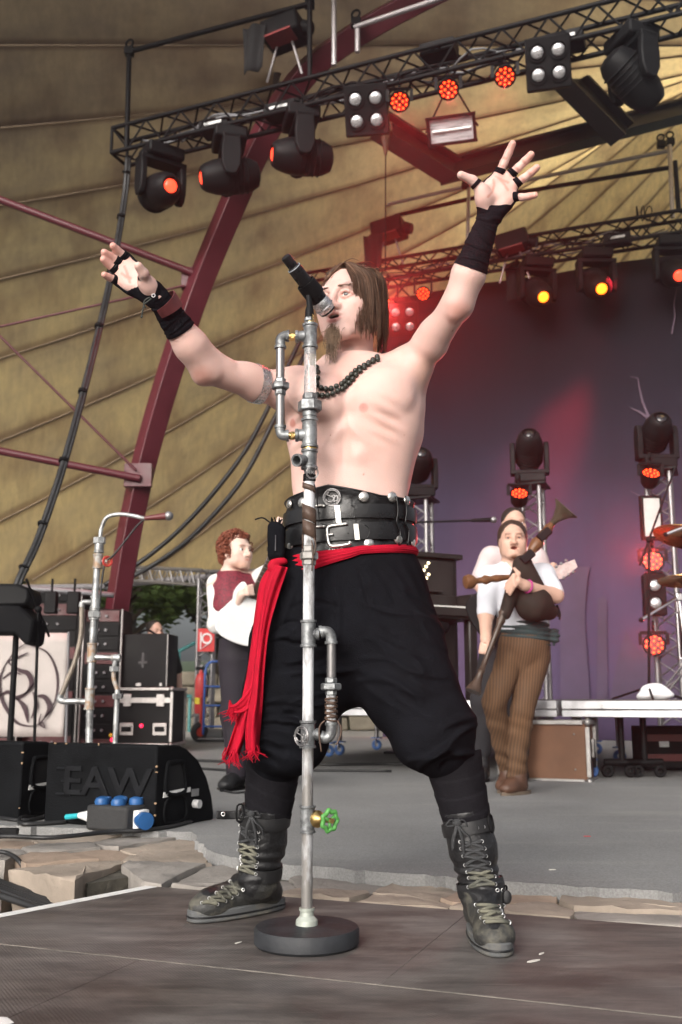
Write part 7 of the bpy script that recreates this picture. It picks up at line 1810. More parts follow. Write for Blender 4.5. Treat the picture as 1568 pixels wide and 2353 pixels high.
T.disp(lambda X,Y,Z:F4(.0045)*w_b(X,Y,Z)+F4(.0030)*w_d(X,Y,Z)+F4(.0009)*w_c(X,Y,Z),lo9,hi9)
for(u1,v1,u2,v2)in((640,1310,655,1420),(665,1310,690,1400),(745,1310,720,1390),(820,1310,850,1420),(850,1305,905,1400),(880,1300,930,1370),(905,1300,960,1390),(935,1290,985,1400),(690,1330,640,1470),(770,1320,775,1500)):
    add_fold(T,u1,v1,u2,v2,rf.uniform(5,9),rf.choice((1,1,-1))*rf.uniform(.003,.006),bow=rf.uniform(-8,8))
for k in range(40):  # drag lines across the thighs
    lft=k%2;cu=rf.uniform(610,740)if lft else rf.uniform(860,1000);cv=rf.uniform(1400,1640);L=rf.uniform(30,80);an=R_(rf.uniform(-25,15)if lft else rf.uniform(5,50))
    add_fold(T,cu-L*math.cos(an),cv-L*math.sin(an),cu+L*math.cos(an),cv+L*math.sin(an),rf.uniform(4,9),rf.choice((1,1,-1))*rf.uniform(.003,.0075),bow=rf.uniform(-14,14))
for k in range(20):  # heavy gathers above the cuffs
    lft=k%2;f_=rf.random();cu,cv=(rf.uniform(585,690),rf.uniform(1650,1775))if lft else(960+90*f_+rf.gauss(0,15),rf.uniform(1630,1755));L=rf.uniform(25,60);an=R_(rf.uniform(-5,25))if lft else R_(rf.uniform(-40,-5))
    add_fold(T,cu-L*math.cos(an),cv-L*math.sin(an),cu+L*math.cos(an),cv+L*math.sin(an),rf.uniform(6,11),rf.choice((1,1,-1))*rf.uniform(.006,.013),bow=rf.uniform(4,16))
T.cut(P(800,1262,2.6),(0,0,1),lo9,hi9)
met,Vt=T.mesh(.0042,'trousers');link_mesh('trousers',met,m_cloth,singer,smooth=180);bv_tr=bvh_of(met)
# leg wraps above the boots
m_leg=M('black_stocking',(0.009,0.0085,0.0105),0.85,var=0.2,scale=20,bump=0.15,bscale=200,spec=0.1)
def leg_wrap(A,Bp,r0,r1,seed):
    A,Bp=Vector(A),Vector(Bp);d=Bp-A;x,y,z=basis(d);n,m=60,40;mb=MB();vs=[]
    for i in range(n+1):
        t=i/n
        for k in range(m):
            a=2*math.pi*k/m;ph=t*4.3+.5*math.sin(a+seed);fr=ph-math.floor(ph);R=r0+(r1-r0)*t+.0022*(1-fr);vs.append(A+d*t+x*(R*math.cos(a))+y*(R*math.sin(a)))
    mb.raw(vs,[(i*m+k,i*m+(k+1)%m,(i+1)*m+(k+1)%m,(i+1)*m+k)for i in range(n)for k in range(m)]);mb.build('leg_wrap',m_leg,singer,smooth=180)
kL,aLk=P(630,1740,2.68),P(600,2020,2.735);kR,aRk=P(1040,1735,2.555),P(1112,2055,2.53)
leg_wrap(kL,kL.lerp(aLk,.55),.073,.058,1);leg_wrap(kR,kR.lerp(aRk,.55),.071,.056,2)
# laced leather boots
m_boot=M('boot_leather',(0.012,0.012,0.013),0.45,var=0.4,scale=18,bump=0.3,bscale=90,col2=None)
m_dust=M('dusty_leather',(0.030,0.030,0.029),0.6,col2=(0.085,0.080,0.064),wear=0.55,scale=30,detail=8,bump=0.25,bscale=120)
m_sole=M('grey_rubber',(0.085,0.088,0.090),0.75,col2=(0.14,0.13,0.11),wear=0.55,scale=18,detail=7)
m_lace=M('dusty_lace',(0.075,0.075,0.062),0.9,col2=(0.15,0.145,0.11),wear=0.52,scale=14)
m_lace_d=M('dark_lace',(0.032,0.033,0.035),0.9,var=0.2)
m_eyel=M('steel_eyelet',(0.6,0.6,0.6),0.3,metal=1.0,var=0)
def boot(name,shin_top,ankle,heel,toe,side,r_top,laces_v):
    "heel, toe: points on the ground; side: -1/+1"
    bt=tag(bpy.data.objects.new('boot',None),None);COL.objects.link(bt);bt.parent=singer;bt.matrix_parent_inverse=root_matrix(singer).inverted()
    heel,toe=Vector(heel),Vector(toe);f=(toe-heel).normalized();sd_=SZ.cross(f);L=(toe-heel).length
    S=SDF()
    up=(shin_top-ankle)
    S.cone(shin_top+up.normalized()*.0,shin_top.lerp(ankle,.5),r_top,r_top*.90,k=.02);S.cone(shin_top.lerp(ankle,.5),ankle,r_top*.90,.047,k=.02)
    S.cone(ankle,heel+f*.05+SZ*.052,.047,.040,k=.02)
    S.cone(ankle+f*.02,heel+f*(L*.45)+SZ*.066,.044,.036,k=.025);S.cone(heel+f*.045+SZ*.045,heel+f*(L*.70)+SZ*.040,.034,.036,k=.02,flat=(SZ,.9))
    S.cone(heel+f*(L*.45)+SZ*.062,heel+f*(L*.80)+SZ*.042,.036,.034,k=.02);S.ell(heel+f*(L*.80)+SZ*.036+sd_*0,(.046,.058,.034),Matrix((sd_,f,SZ)).transposed(),k=.02)
    w1,w2=wob(21,60),wob(22,150)
    za=ankle.z
    def wr(X,Y,Z):
        g=np.exp(-((Z-F4(za+.035))/F4(.045))**2);t=(Z*F4(230)+2.5*w1(X,Y,Z));return F4(.0045)*g*np.sin(t)*F4(.7)+F4(.0022)*w1(X,Y,Z)+F4(.0007)*w2(X,Y,Z)
    S.disp(wr,lo9,hi9);S.cut(shin_top+up.normalized()*.0,up.normalized(),lo9,hi9);S.cut((0,0,.004),(0,0,-1),lo9,hi9)
    mes,Vb=S.mesh(.0032,'boot_upper');
    o=link_mesh('boot_upper',mes,m_dust if False else m_boot,None,smooth=180);o.parent=bt
    # dust on the foot: a second slot by height
    mes.materials.append(m_dust);zc=np.array([p.center.z+.25*((p.center-heel).dot(f)/L-.55)for p in mes.polygons])if False else None
    idx=[1 if(p.center.z<.085+.03*math.sin(p.center.x*60)*math.sin(p.center.y*45)and(p.center-heel).dot(f)>L*.12)else 0 for p in mes.polygons];mes.polygons.foreach_set('material_index',idx)
    bv=bvh_of(mes)
    def sub(ob):ob.parent=bt;return ob
    # rubber sole with foxing strip
    prof=[];n=40
    for k in range(n):
        a=2*math.pi*k/n;c_,s_=math.cos(a),math.sin(a);yy=(s_+1)/2
        wdt=.036+.013*math.sin(min(1,max(0,(yy-.15)/.7))*math.pi*.62);prof.append((wdt*math.copysign(abs(c_)**.75,c_),-.008+(L+.012)*(.5+.5*math.copysign(abs(s_)**.85,s_))))
    mm=Matrix((-sd_,f,SZ)).transposed().to_4x4();mm=Matrix((sd_*-1,f,SZ)).transposed().to_4x4();mm.translation=Vector((heel.x,heel.y,0.0015))
    mb=MB();mb.prism(prof[::-1]if False else prof,mm,.030);sub(mb.build('sole',m_sole,None,smooth=40,bevel=.004))
    mm2=mm.copy();mm2.translation=Vector((heel.x,heel.y,.012));mb=MB();mb.prism([(x*1.035,(y-L/2)*1.012+L/2)for x,y in prof],mm2,.005);sub(mb.build('foxing_stripe',m_boot,None,smooth=40,bevel=.0015))
    tp=[q for q in prof if q[1]>L*.80];mb=MB()
    # laces follow the surface
    for i,(a,b,dark)in enumerate(laces_v):
        pts=[]
        for k in range(7):
            t=k/6;u,v=a[0]+(b[0]-a[0])*t,a[1]+(b[1]-a[1])*t-3*math.sin(math.pi*t);p=stick(bv,u,v,.0035)
            if p is not None:pts.append(p)
        if len(pts)>3:
            mb=MB();mb.tube(catmull(pts,2),.0040,6,flat=.42,up=Vector((0,-1,.3)));sub(mb.build('lace',m_lace_d if dark else m_lace,None,smooth=180))
            for e in(pts[0],pts[-1]):
                mb=MB();mb.torus(frame(e,Vector((0,-1,.15))),.0036,.0011,12,5);sub(mb.build('eyelet',m_eyel,None,smooth=180))
    return bt,bv,sub
def zz8(x,y):return(947.7+x*.20147,1751.8+y*.20147)
def zz7(x,y):return(402.05+x*.20147,1751.8+y*.20147)
Rp=[((555,910),(790,905)),((565,985),(820,985)),((590,1070),(835,1068)),((608,1165),(870,1145)),((635,1250),(890,1235)),((655,1330),(930,1310)),((650,1420),(940,1395))]
Rf=[((735,1640),(1080,1640)),((775,1715),(1110,1690)),((800,1790),(1130,1760)),((840,1835),(1150,1850))]
def crosses(pairs,f,dark_n):
    out=[]
    for i in range(len(pairs)-1):
        out.append((f(*pairs[i][0]),f(*pairs[i+1][1]),i<dark_n));out.append((f(*pairs[i][1]),f(*pairs[i+1][0]),i<dark_n))
    out.append((f(*pairs[-1][0]),f(*pairs[-1][1]),False));return out
Lp=[((760,720),(960,790)),((760,800),(955,880)),((745,920),(945,970)),((740,1000),(945,1055)),((735,1080),(940,1130)),((700,1150),(930,1195)),((700,1215),(925,1280))]
Lf=[((640,1370),(790,1450)),((545,1440),(715,1500)),((470,1500),(640,1550)),((390,1560),(570,1590)),((310,1610),(480,1625))]
hR,tR=G(1085,2118),G(1150,2203);hR=tR+(hR-tR).normalized()*.285
hL,tL=G(622,2092),G(437,2122);hL=tL+(hL-tL).normalized()*.285
btR,bvR,subR=boot('R',P(1068,1862,2.545),P(1108,2052,2.535),hR,tR,1,.061,crosses(Rp,zz8,4)+crosses(Rf,zz8,0))
btL,bvL,subL=boot('L',P(611,1852,2.70),P(598,2020,2.735),hL,tL,-1,.064,crosses(Lp,zz7,2)+crosses(Lf,zz7,0))
# boot straps, bows and buckles
m_strap=M('strap_leather',(0.014,0.014,0.015),0.5,var=0.3,scale=20)
def strap(sub,A,Bp,c_t,r,w,tail=None):
    ax=(Bp-A).normalized();c=A.lerp(Bp,c_t);mb=MB();mb.lathe([(r,-w/2),(r+.0012,0),(r,w/2)],frame(c,ax),40,cap=False);sub(mb.build('strap',m_strap,None,smooth=60,solid=.003))
sA,sB=P(1068,1862,2.545),P(1108,2052,2.535);strap(subR,sA,sB,.20,.0625,.030);strap(subR,sA,sB,.93,.056,.032)
sA,sB=P(611,1852,2.70),P(598,2020,2.735);strap(subL,sA,sB,.16,.066,.030);strap(subL,sA,sB,.88,.055,.032)
def buckle(sub,bv,u,v,w=.016,h=.034):
    p,n=stick_n(bv,u,v)
    if p is None:p=P(u,v,2.53);n=Vector((.5,-.8,0))
    fr_=frame(p+n*.008,n);mb=MB()
    q=[fr_@Vector((x,y,0))for x,y in((-w/2,-h/2),(w/2,-h/2),(w/2,h/2),(-w/2,h/2))];mb.tube(catmull(q,3,True)+[q[0]],.0025,6,cap=False);sub(mb.build('buckle',m_blk,None,smooth=180))
buckle(subR,bvR,1122,1893);buckle(subR,bvR,1154,2056);buckle(subL,bvL,549,1868)
for sub,bv,pts in((subR,bvR,[(1095,1903),(1108,1901)]),(subR,bvR,[(1141,2050),(1152,2049)]),(subL,bvL,[(556,1880)])):
    for u,v in pts:
        p=stick(bv,u,v,.006)
        if p is not None:mb=MB();mb.torus(frame(p,Vector((0,-1,0))),.0038,.0013,14,5);sub(mb.build('eyelet',m_eyel,None,smooth=180))
mb=MB();mb.sheet(lambda a,b:P(553-56*a,1862+20*b+2*math.sin(a*3),2.66-.02*a)+Vector((0,.004*math.sin(a*4),0)),10,3);subL(mb.build('strap_tail',m_strap,None,smooth=180,solid=.004,subsurf=1))
mb=MB();mb.torus(frame(P(513,1871,2.638),Vector((0,-1,0))),.0045,.0016,14,5);subL(mb.build('eyelet',m_eyel,None,smooth=180))
mb=MB();mb.ball(P(1165,2062,2.475),(.012,.004,.016),10,8);subR(mb.build('strap_tail',m_strap,None,smooth=180))
for sub,bv,(cu,cv)in((subR,bvR,(1053,1890)),(subL,bvL,(581,1869))):
    c=stick(bv,cu,cv,.008)or P(cu,cv,2.5);mb=MB();mb.ball(c,(.012,.009,.010),10,8)
    for dx,dz,L in((-.022,-.006,1),(.02,.004,1)):mb.tube(catmull([c,c+Vector((dx*.7,-.006,.008)),c+Vector((dx*1.2,-.004,-.006)),c+Vector((dx*.4,0,-.006))],5),.0042,6,flat=.45)
    for dx,L in((.010,.075),(-.008,.060),(.022,.055)):mb.tube(catmull([c,c+Vector((dx*.6,-.010,-.018)),c+Vector((dx*1.3,-.008,-L*.6)),c+Vector((dx*1.5,-.002,-L))],5),.0045,6,flat=.4)
    sub(mb.build('bow',m_lace_d,None,smooth=180))
# wide corset belt
m_lth=M('black_leather',(0.008,0.008,0.009),0.36,var=0.3,scale=12,bump=0.35,bscale=45,spec=0.5)
m_lth2=M('smooth_black_leather',(0.0075,0.0075,0.0085),0.34,var=0.2,scale=12,bump=0.08,bscale=60,spec=0.5)
BC=P(804,1200,2.628);BA,BD=141/PX(BC),.117;ctr=P(757,1200,2.5).x
def belt_r(th,off,z):
    return Vector((BC.x+(BA+off)*math.sin(th),BC.y-(BD+off)*math.cos(th),z))
def z_belt(th,t,x):
    "t 0 bottom .. 1 top; both edges run out to a point at the front"
    d=abs(x-ctr);pk=max(0,1-d/.13);s_=(x-BC.x)
    zt_=P(800,1140,2.52).z+(P(800,1117,2.52).z-P(800,1140,2.52).z)*pk;zb_=P(800,1258,2.52).z+(P(800,1296,2.52).z-P(800,1258,2.52).z)*pk
    if math.cos(th)<0:zt_,zb_=P(800,1140,2.52).z,P(800,1258,2.52).z
    return zb_+(zt_-zb_)*t
mb=MB();n,m=96,14;vs=[]
w_e=random.Random(3)
for i in range(n):
    th=2*math.pi*i/n
    for j in range(m+1):
        t=j/m;x=belt_r(th,0,0).x;z=z_belt(th,t,x);off=.004+.0022*math.sin(t*21+1.3*math.sin(th*5))+.0015*math.sin(th*17+t*9)+(.003 if j in(0,m)else 0);vs.append(belt_r(th,off,z))
mb.raw(vs,[(i*(m+1)+j,((i+1)%n)*(m+1)+j,((i+1)%n)*(m+1)+j+1,i*(m+1)+j+1)for i in range(n)for j in range(m)])
belt=mb.build('corset_belt',m_lth,singer,smooth=50,solid=.004)
for t in(0.0,0.045,.955,1.0):
    mb=MB();pts=[belt_r(2*math.pi*i/n,.008 if t in(0.,1.)else.0075,z_belt(2*math.pi*i/n,t,belt_r(2*math.pi*i/n,0,0).x))for i in range(n)];mb.tube(pts+[pts[0]],.0028 if t in(0.,1.)else.0014,6,cap=False);mb.build('piping',m_lth2,belt,smooth=180)
def band(v0,v1,off,name='belt_strap',mat=m_lth2,tilt=0.0):
    mb=MB();vs=[];za,zb=P(800,v0,2.52).z,P(800,v1,2.52).z
    for i in range(n):
        th=2*math.pi*i/n
        for z,o in((zb,off),((za+zb)/2,off+.0012),(za,off)):vs.append(belt_r(th,o,z+tilt*math.sin(th)))
    mb.raw(vs,[(i*3+j,((i+1)%n)*3+j,((i+1)%n)*3+j+1,i*3+j+1)for i in range(n)for j in range(2)]);return mb.build(name,mat,singer,smooth=35,solid=.004)
st1=band(1162,1193,.0125,tilt=.006);st2=band(1204,1243,.0130,tilt=.008)
for tpu,va,vb in((813,1160,1191),(838,1203,1240)):
    pass
bvB=BVHTree.FromPolygons([Vector(v)for v in vs],[(i*(m+1)+j,((i+1)%n)*(m+1)+j,((i+1)%n)*(m+1)+j+1,i*(m+1)+j+1)for i in range(n)for j in range(m)])
def on_belt(u,v,off):
    p=P(u,v,2.51)
    for _ in range(6):
        s_=max(-.985,min(.985,(p.x-BC.x)/(BA+off)));th=math.asin(s_);q=belt_r(th,off,0);p=P(u,v,q.y)
    nrm=Vector((math.sin(th)/BA,-math.cos(th)/BD,0)).normalized();return p,nrm
m_steel=M('brushed_nickel',(0.62,0.60,0.57),0.32,metal=0.95,var=0.2,scale=40)
for u,v,px in((836,1142,13),(902,1142,8.5),(936,1150,7),(848,1249,13),(916,1238,8.5),(665,1159,7),(695,1155,10),(667,1254,8),(950,1246,6)):
    p,nn=on_belt(u,v,.011);R=12.5/880 if px>8 else 11/880
    mb=MB();mb.lathe([(R,-.001),(R,.001),(R*.8,.0035),(R*.4,.005),(0,.0055)],frame(p,nn),24);mb.build('concho',m_steel,belt,smooth=60)
p,nn=on_belt(763,1143,.014);medallion(singer,frame(p,nn),19.5/880,'SM')
p,nn=on_belt(772,1267,.014);medallion(singer,frame(p,nn),15.5/880,'IXI')
def buckle_frame(uv,off=.021,r=.0042):
    pts=[on_belt(u,v,off)[0]for u,v in uv];mb=MB();mb.tube(catmull(pts,4),r,8);mb.build('buckle',m_steel,singer,smooth=180)
buckle_frame([(800,1203),(770,1207),(754,1212),(753,1230),(757,1250),(768,1255),(802,1250),(803,1244)]);buckle_frame([(724,1163),(742,1161),(745,1164)],r=.0036);buckle_frame([(724,1211),(748,1209)],r=.0036)
buckle_frame([(754,1229),(766,1228)],.022,.003)
for u,va,vb in((775,1162,1201),(818,1204,1240)):
    q=[on_belt(u+dx,v,.0185)[0]for v in(va,vb)for dx in(-5.5+(v-va)*.1,5.5+(v-va)*.1)];mb=MB();mb.raw(q,[(0,1,3,2)]);mb.build('strap_keeper',m_steel,singer,smooth=0,solid=.003)
for uv in([(808,1160),(815,1168),(817,1180),(814,1192)],[(838,1205),(848,1213),(849,1226),(843,1238)]):
    mb=MB();mb.tube(catmull([on_belt(u,v,.0165)[0]for u,v in uv],4),.0014,5);mb.build('strap_tip',m_lth2,singer,smooth=180)
for u0 in(918,938):
    mb=MB();mb.tube(catmull([on_belt(u0-6+dx,v,.020)[0]for dx,v in((0,1140),(3,1175),(0,1200),(8,1220),(5,1252))],4),.005,6,flat=.4);mb.build('belt_loop',m_lth2,singer,smooth=180)
for u in(735,800):
    p,nn=on_belt(u,1178 if u==735 else 1225,.0175);mb=MB();mb.ball(p,.0018,6,5);mb.build('strap_hole',m_pup,singer)
# belt pouch with antenna on the hip
pc_=P(632,1245,2.535);S=SDF();S.box(pc_,(.018,.03,.050),rad=.014,k=.01);S.box(pc_+Vector((.008,-.006,-.004)),(.018,.026,.044),rad=.012,k=.01);w1=wob(31,90);S.disp(lambda X,Y,Z:F4(.0018)*w1(X,Y,Z),lo9,hi9)
mp_,_=S.mesh(.003,'pouch');po=link_mesh('pouch',mp_,m_cloth,singer,smooth=180)
mb=MB();mb.tube([pc_+Vector((.004,-.034,.012)),pc_+Vector((.004,-.034,-.012)),pc_+Vector((.004,-.034,-.028))],[.003,.004,.0045],6,flat=.4);mb.build('zip_pull',m_alu_d,po)
mb=MB();mb.tube(catmull([pc_+Vector((0,0,.045)),P(620,1200,2.53),P(604,1190,2.53),P(586,1194,2.53)],5),.0022,5);mb.build('antenna_wire',m_blkp,po,smooth=180)
mb=MB()
for k in range(10):a=k*.63;q=pc_+Vector((.012*math.cos(a),.018*math.sin(a),.048));mb.tube([q,q+Vector((.006*math.cos(a*2),.006*math.sin(a),.012))],.002,4)
mb.build('drawstring_top',m_blkp,po)
# red sash: folds round the hips, tails hanging on one side
m_sash=M('red_cloth',(0.37,0.006,0.022),0.85,var=0.15,scale=20,bump=0.2,bscale=300,spec=0.15)
SA,SD=147/PX(BC),.126
mb=MB();vs=[];n2,m2=110,12
for i in range(n2+1):
    th=R_(-100)+R_(200)*i/n2
    for j in range(m2+1):
        t=j/m2;lft=max(0,min(1,(-math.sin(th)+.15)/.8));vc=1266+24*lft-14*max(0,math.sin(th));half=9+13*lft;z=P(800,vc+(t-.5)*2*half,2.5).z
        o=.004+.006*math.sin(math.pi*t)+.0035*math.sin(t*26+1.2*math.sin(th*3))*(.5+.5*lft);vs.append(Vector((BC.x+(SA+o)*math.sin(th),BC.y-(SD+o)*math.cos(th),z)))
mb.raw(vs,[(i*(m2+1)+j,(i+1)*(m2+1)+j,(i+1)*(m2+1)+j+1,i*(m2+1)+j+1)for i in range(n2)for j in range(m2)]);sash=mb.build('sash',m_sash,singer,smooth=180,solid=.003)
def tail(le,ri,Y0,Y1,fold,seed,name='sash_tail'):
    "le, ri: picture outlines of the hanging cloth from top to bottom"
    r_=random.Random(seed);L=catmull([Vector((u,v,0))for u,v in le],8);Rr=catmull([Vector((u,v,0))for u,v in ri],8);nn=min(len(L),len(Rr))-1;mm_=26;mb=MB();vs=[]
    for i in range(nn+1):
        for j in range(mm_+1):
            s_=j/mm_;q=L[i].lerp(Rr[i],s_);y=Y0+(Y1-Y0)*i/nn+fold*1.5*math.sin(s_*7+seed+1.2*math.sin(i*.09))*(.4+.6*i/nn)+.3*fold*math.sin(s_*15+i*.07+seed)-.012*math.sin(math.pi*s_);vs.append(P(q.x,q.y+(r_.uniform(-6,6)if i==nn else 0),y))
    mb.raw(vs,[(i*(mm_+1)+j,(i+1)*(mm_+1)+j,(i+1)*(mm_+1)+j+1,i*(mm_+1)+j+1)for i in range(nn)for j in range(mm_)]);o=mb.build(name,m_sash,singer,smooth=180,solid=.0025)
    mb=MB()
    for k in range(26):
        p=vs[nn*(mm_+1)+r_.randrange(mm_+1)];mb.tube([p+Vector((0,0,.01)),p+Vector((r_.gauss(0,.006),0,-.008)),p+Vector((r_.gauss(0,.012),0,-r_.uniform(.012,.03)))],[.0022,.0016,.0006],4)
    mb.build('fray',m_sash,o)
tail([(628,1292),(600,1335),(588,1400),(578,1480),(566,1560),(548,1640),(533,1690),(519,1732)],[(650,1300),(622,1360),(612,1420),(604,1500),(598,1570),(580,1640),(565,1690),(548,1738)],2.525,2.56,.008,1)
tail([(630,1298),(612,1345),(600,1420),(588,1510),(580,1590),(570,1640),(565,1680),(566,1722)],[(662,1304),(640,1370),(618,1450),(608,1540),(604,1610),(600,1660),(597,1690),(594,1722)],2.505,2.52,.009,2)
tail([(600,1500),(580,1570),(545,1615),(527,1622)],[(606,1530),(592,1590),(570,1632),(540,1640)],2.53,2.54,.006,3,'sash_tail')
S=SDF();kc=P(636,1290,2.515);S.ell(kc+Vector((.006,.004,.0)),(.022,.016,.012),k=.01);S.ell(kc+Vector((-.006,.002,-.014)),(.016,.012,.018),k=.01);w1=wob(41,150);S.disp(lambda X,Y,Z:F4(.003)*w1(X,Y,Z),lo9,hi9);mk_,_=S.mesh(.003,'sash_knot');link_mesh('sash_knot',mk_,m_sash,singer,smooth=180)
# ------------------------------------------------------------------ the other people on and behind the stage
def rot_to(hx,hy):
    f=Vector((-math.sin(R_(hx))*math.cos(R_(hy)),-math.cos(R_(hx))*math.cos(R_(hy)),math.sin(R_(hy))));l=Vector((math.cos(R_(hx)),-math.sin(R_(hx)),0));l=(l-f*l.dot(f)).normalized();u=l.cross(f);u=u if u.z>0 else-u
    return l,f,u
def limb(S,pts,rs,k=.02,g=0.0):S.chain([Vector(p)for p in pts],[r+g for r in rs],k=k)
def small_hand(S,W,pts,r=.010,palm=None):
    "palm lump plus finger chains; pts: list of finger polylines"
    if palm is not None:S.cone(W,palm,.026,.030,k=.015);
    for f in pts:S.chain([Vector(p)for p in f],[r,r*.95,r*.85][:len(f)],k=.006)
def figure(label,J,skin,vox=.007,head=None,mouth=0.2,name='person',hs=1.0,arms=True):
    "J: dict of joints; builds the continuous body and returns root, head frame, body field"
    t=thing(name,label,'person',(J['pelvis'].x,J['pelvis'].y,ZA));S=SDF()
    hc=J['head'];l,f,u=rot_to(*head);h3_=lambda x,y,z:hc+l*x+f*y+u*z;HM_=Matrix((l,f,u)).transposed()
    head_shape(S,h3_,HM_,mouth,hs,detail=vox<.006)
    S.cone(J['neck'],hc-u*.05-f*.02,.062,.056,k=.03)
    S.chain([J['neck']-SZ*.06,J['chest'],J['waist'],J['pelvis']],[.10,.118,.105,.105],k=.06,flat=(f,.75))
    for s in 'LR':
        if 'sh'+s in J:S.cone(J['neck']-SZ*.05,J['sh'+s],.06,.058,k=.05);limb(S,[J['sh'+s],J['el'+s],J['wr'+s]],[.056,.043,.029],.025)
        if 'hip'+s in J:limb(S,[J['hip'+s],J['kn'+s],J['an'+s]],[.066,.046,.034],.03)
    return t,S,h3_,HM_,(l,f,u)
m_skin2=M('skin_tanned',(0.52,0.325,0.25),0.5,var=0.07,scale=9,attr='Col',spec=0.4)
m_skin3=M('skin_fair',(0.62,0.44,0.37),0.5,var=0.07,scale=9,attr='Col',spec=0.4)
def face_paint(h3_,s=1.0,stubble=None):
    sp=[(h3_(0,.07*s,-.061*s),(.018*s,)*3,(.45,.2,.19),.6),(h3_(0,.1*s,-.03*s),.018*s,(1,.86,.82),1.0)]
    for i in range(5):t=-1+i/2;sp+=[(h3_(t*.024*s,(.094-.016*t*t)*s,-.061*s),.008*s,(.82,.50,.47),.6)]
    for d in(-1,1):sp+=[(h3_(d*.033*s,.085*s,.024*s),(.022*s,.02*s,.006*s),(.45,.36,.32),.8),(h3_(d*.032*s,.085*s,.001*s),(.017*s,.016*s,.009*s),(.62,.5,.46),.8)]
    if stubble:sp.append((h3_(0,.035*s,-.092*s),(.062*s,.072*s,.032*s),stubble,.7))
    return sp
def curls(name,h3_,parent,mat,n,rad,zmin,r0=.006,seed=1,size=.02,front=.4):
    r_=random.Random(seed);lines=[]
    while len(lines)<n:
        d=Vector((r_.gauss(0,1),r_.gauss(0,1),r_.gauss(0,1))).normalized()
        if d.y>front and d.z<.55:continue
        if d.z<zmin:continue
        c=h3_(d.x*rad[0],-.02+d.y*rad[1],.03+d.z*rad[2]);a0=r_.uniform(0,6.3);x_,y_,z_=basis(Vector((r_.gauss(0,1),r_.gauss(0,1),r_.gauss(0,1))))
        lines.append([c+x_*(size*math.cos(a0+k*.9))+y_*(size*math.sin(a0+k*.9))+z_*(k*.004-.012)for k in range(8)])
    mb=MB()
    for ln in lines:mb.tube(ln,[r0*.6]+[r0]*(len(ln)-2)+[r0*.4],4,cap=False)
    return mb.build(name,mat,parent,smooth=180)
# ---- bagpiper
YP=5.75
J=dict(head=P(1179,1243,YP),neck=P(1181,1304,YP+.03),chest=P(1192,1372,YP+.03),waist=P(1206,1440,YP+.03),pelvis=P(1205,1490,YP+.03),
         shR=P(1128,1328,YP+.02),elR=P(1117,1412,YP-.02),wrR=P(1117,1470,YP-.12),shL=P(1248,1322,YP+.02),elL=P(1277,1368,YP-.10),wrL=P(1205,1345,YP-.24),
         hipR=P(1176,1510,YP+.02),knR=P(1135,1615,YP-.08),anR=P(1166,1762,YP+.10),hipL=P(1231,1510,YP+.03),knL=P(1200,1635,YP-.04),anL=P(1186,1778,YP-.02))
t,S,h3_,HM_,(l_,f_,u_)=figure('bagpiper in white shirt and brown striped trousers',J,None,.0055,(6,3),1.5)
hw_=J['wrL'];pal=P(1188,1336,YP-.27);S.cone(hw_,pal,.027,.030,k=.02)
for k,(u0,v0,u1,v1)in enumerate(((1182,1322,1164,1342),(1180,1330,1162,1352),(1181,1338,1166,1360),(1184,1345,1172,1366))):S.chain([pal,P(u0,v0,YP-.29),P(u1,v1,YP-.26)],[.014,.011,.009],k=.008)
S.chain([pal,P(1192,1318,YP-.28),P(1182,1306,YP-.27)],[.016,.012,.009],k=.008)
w_=J['wrR'];pal=P(1120,1483,YP-.14);S.cone(w_,pal,.027,.030,k=.02)
for k in range(4):S.chain([pal,P(1108-1*k,1480+6*k,YP-.19),P(1122,1484+6*k,YP-.21)],[.013,.011,.009],k=.007)
S.chain([pal,P(1130,1476,YP-.18),P(1133,1486,YP-.20)],[.014,.011,.009],k=.007)
me,V=S.mesh(.0055,'body');paint(me,V,(1,1,1),face_paint(h3_)+[(h3_(0,.075,-.11),(.022,.02,.018),(.35,.26,.2),.6)]);link_mesh('body',me,m_skin2,t,smooth=180)
eyes(t,h3_,HM_,(0,1,0))
H=SDF();H.ell(h3_(0,-.03,.042),(.086,.096,.090),HM_,k=.01);H.ell(h3_(0,-.05,-.01),(.083,.05,.07),HM_,k=.03);H.cone(h3_(0,-.11,.0),h3_(.02,-.12,-.10),.022,.012,k=.02);H.cut(h3_(0,.068,.066),f_-u_*.25,lo9,hi9);H.cut(h3_(0,.004,0),f_*1-u_*.9,lo9,hi9)
wv=wob(6,160);H.disp(lambda X,Y,Z:F4(.0018)*wv(X,Y,Z),lo9,hi9);mh_,_=H.mesh(.005,'hair');link_mesh('hair',mh_,M('dark_blond_hair',(0.035,0.021,0.015),0.5,var=0.3,scale=60),t,smooth=180)
m_shirt=M('white_shirt',(0.60,0.61,0.66),0.85,var=0.05,scale=8,bump=0.1,bscale=200)
C=SDF();C.chain([J['neck']-SZ*.07,J['chest'],J['waist']],[.118,.145,.135],k=.06,flat=(Vector((0,1,0)),.82));
for s in 'LR':C.cone(J['neck']-SZ*.06,J['sh'+s],.068,.070,k=.04);C.cone(J['sh'+s],J['sh'+s].lerp(J['el'+s],.9),.070,.058,k=.03)
C.cone(J['neck']-SZ*.03,J['neck']+SZ*.012,.07,.066,k=.02);C.cone(J['neck']+SZ*.1-Vector((0,.03,0)),J['neck']-SZ*.08-Vector((0,.10,0)),.055,.02,k=.01,mode='s')
wv1,wv2=wob(51,30),wob(52,70);C.disp(lambda X,Y,Z:F4(.007)*wv1(X,Y,Z)+F4(.003)*wv2(X,Y,Z),lo9,hi9);mc_,_=C.mesh(.007,'shirt');link_mesh('shirt',mc_,m_shirt,t,smooth=180)
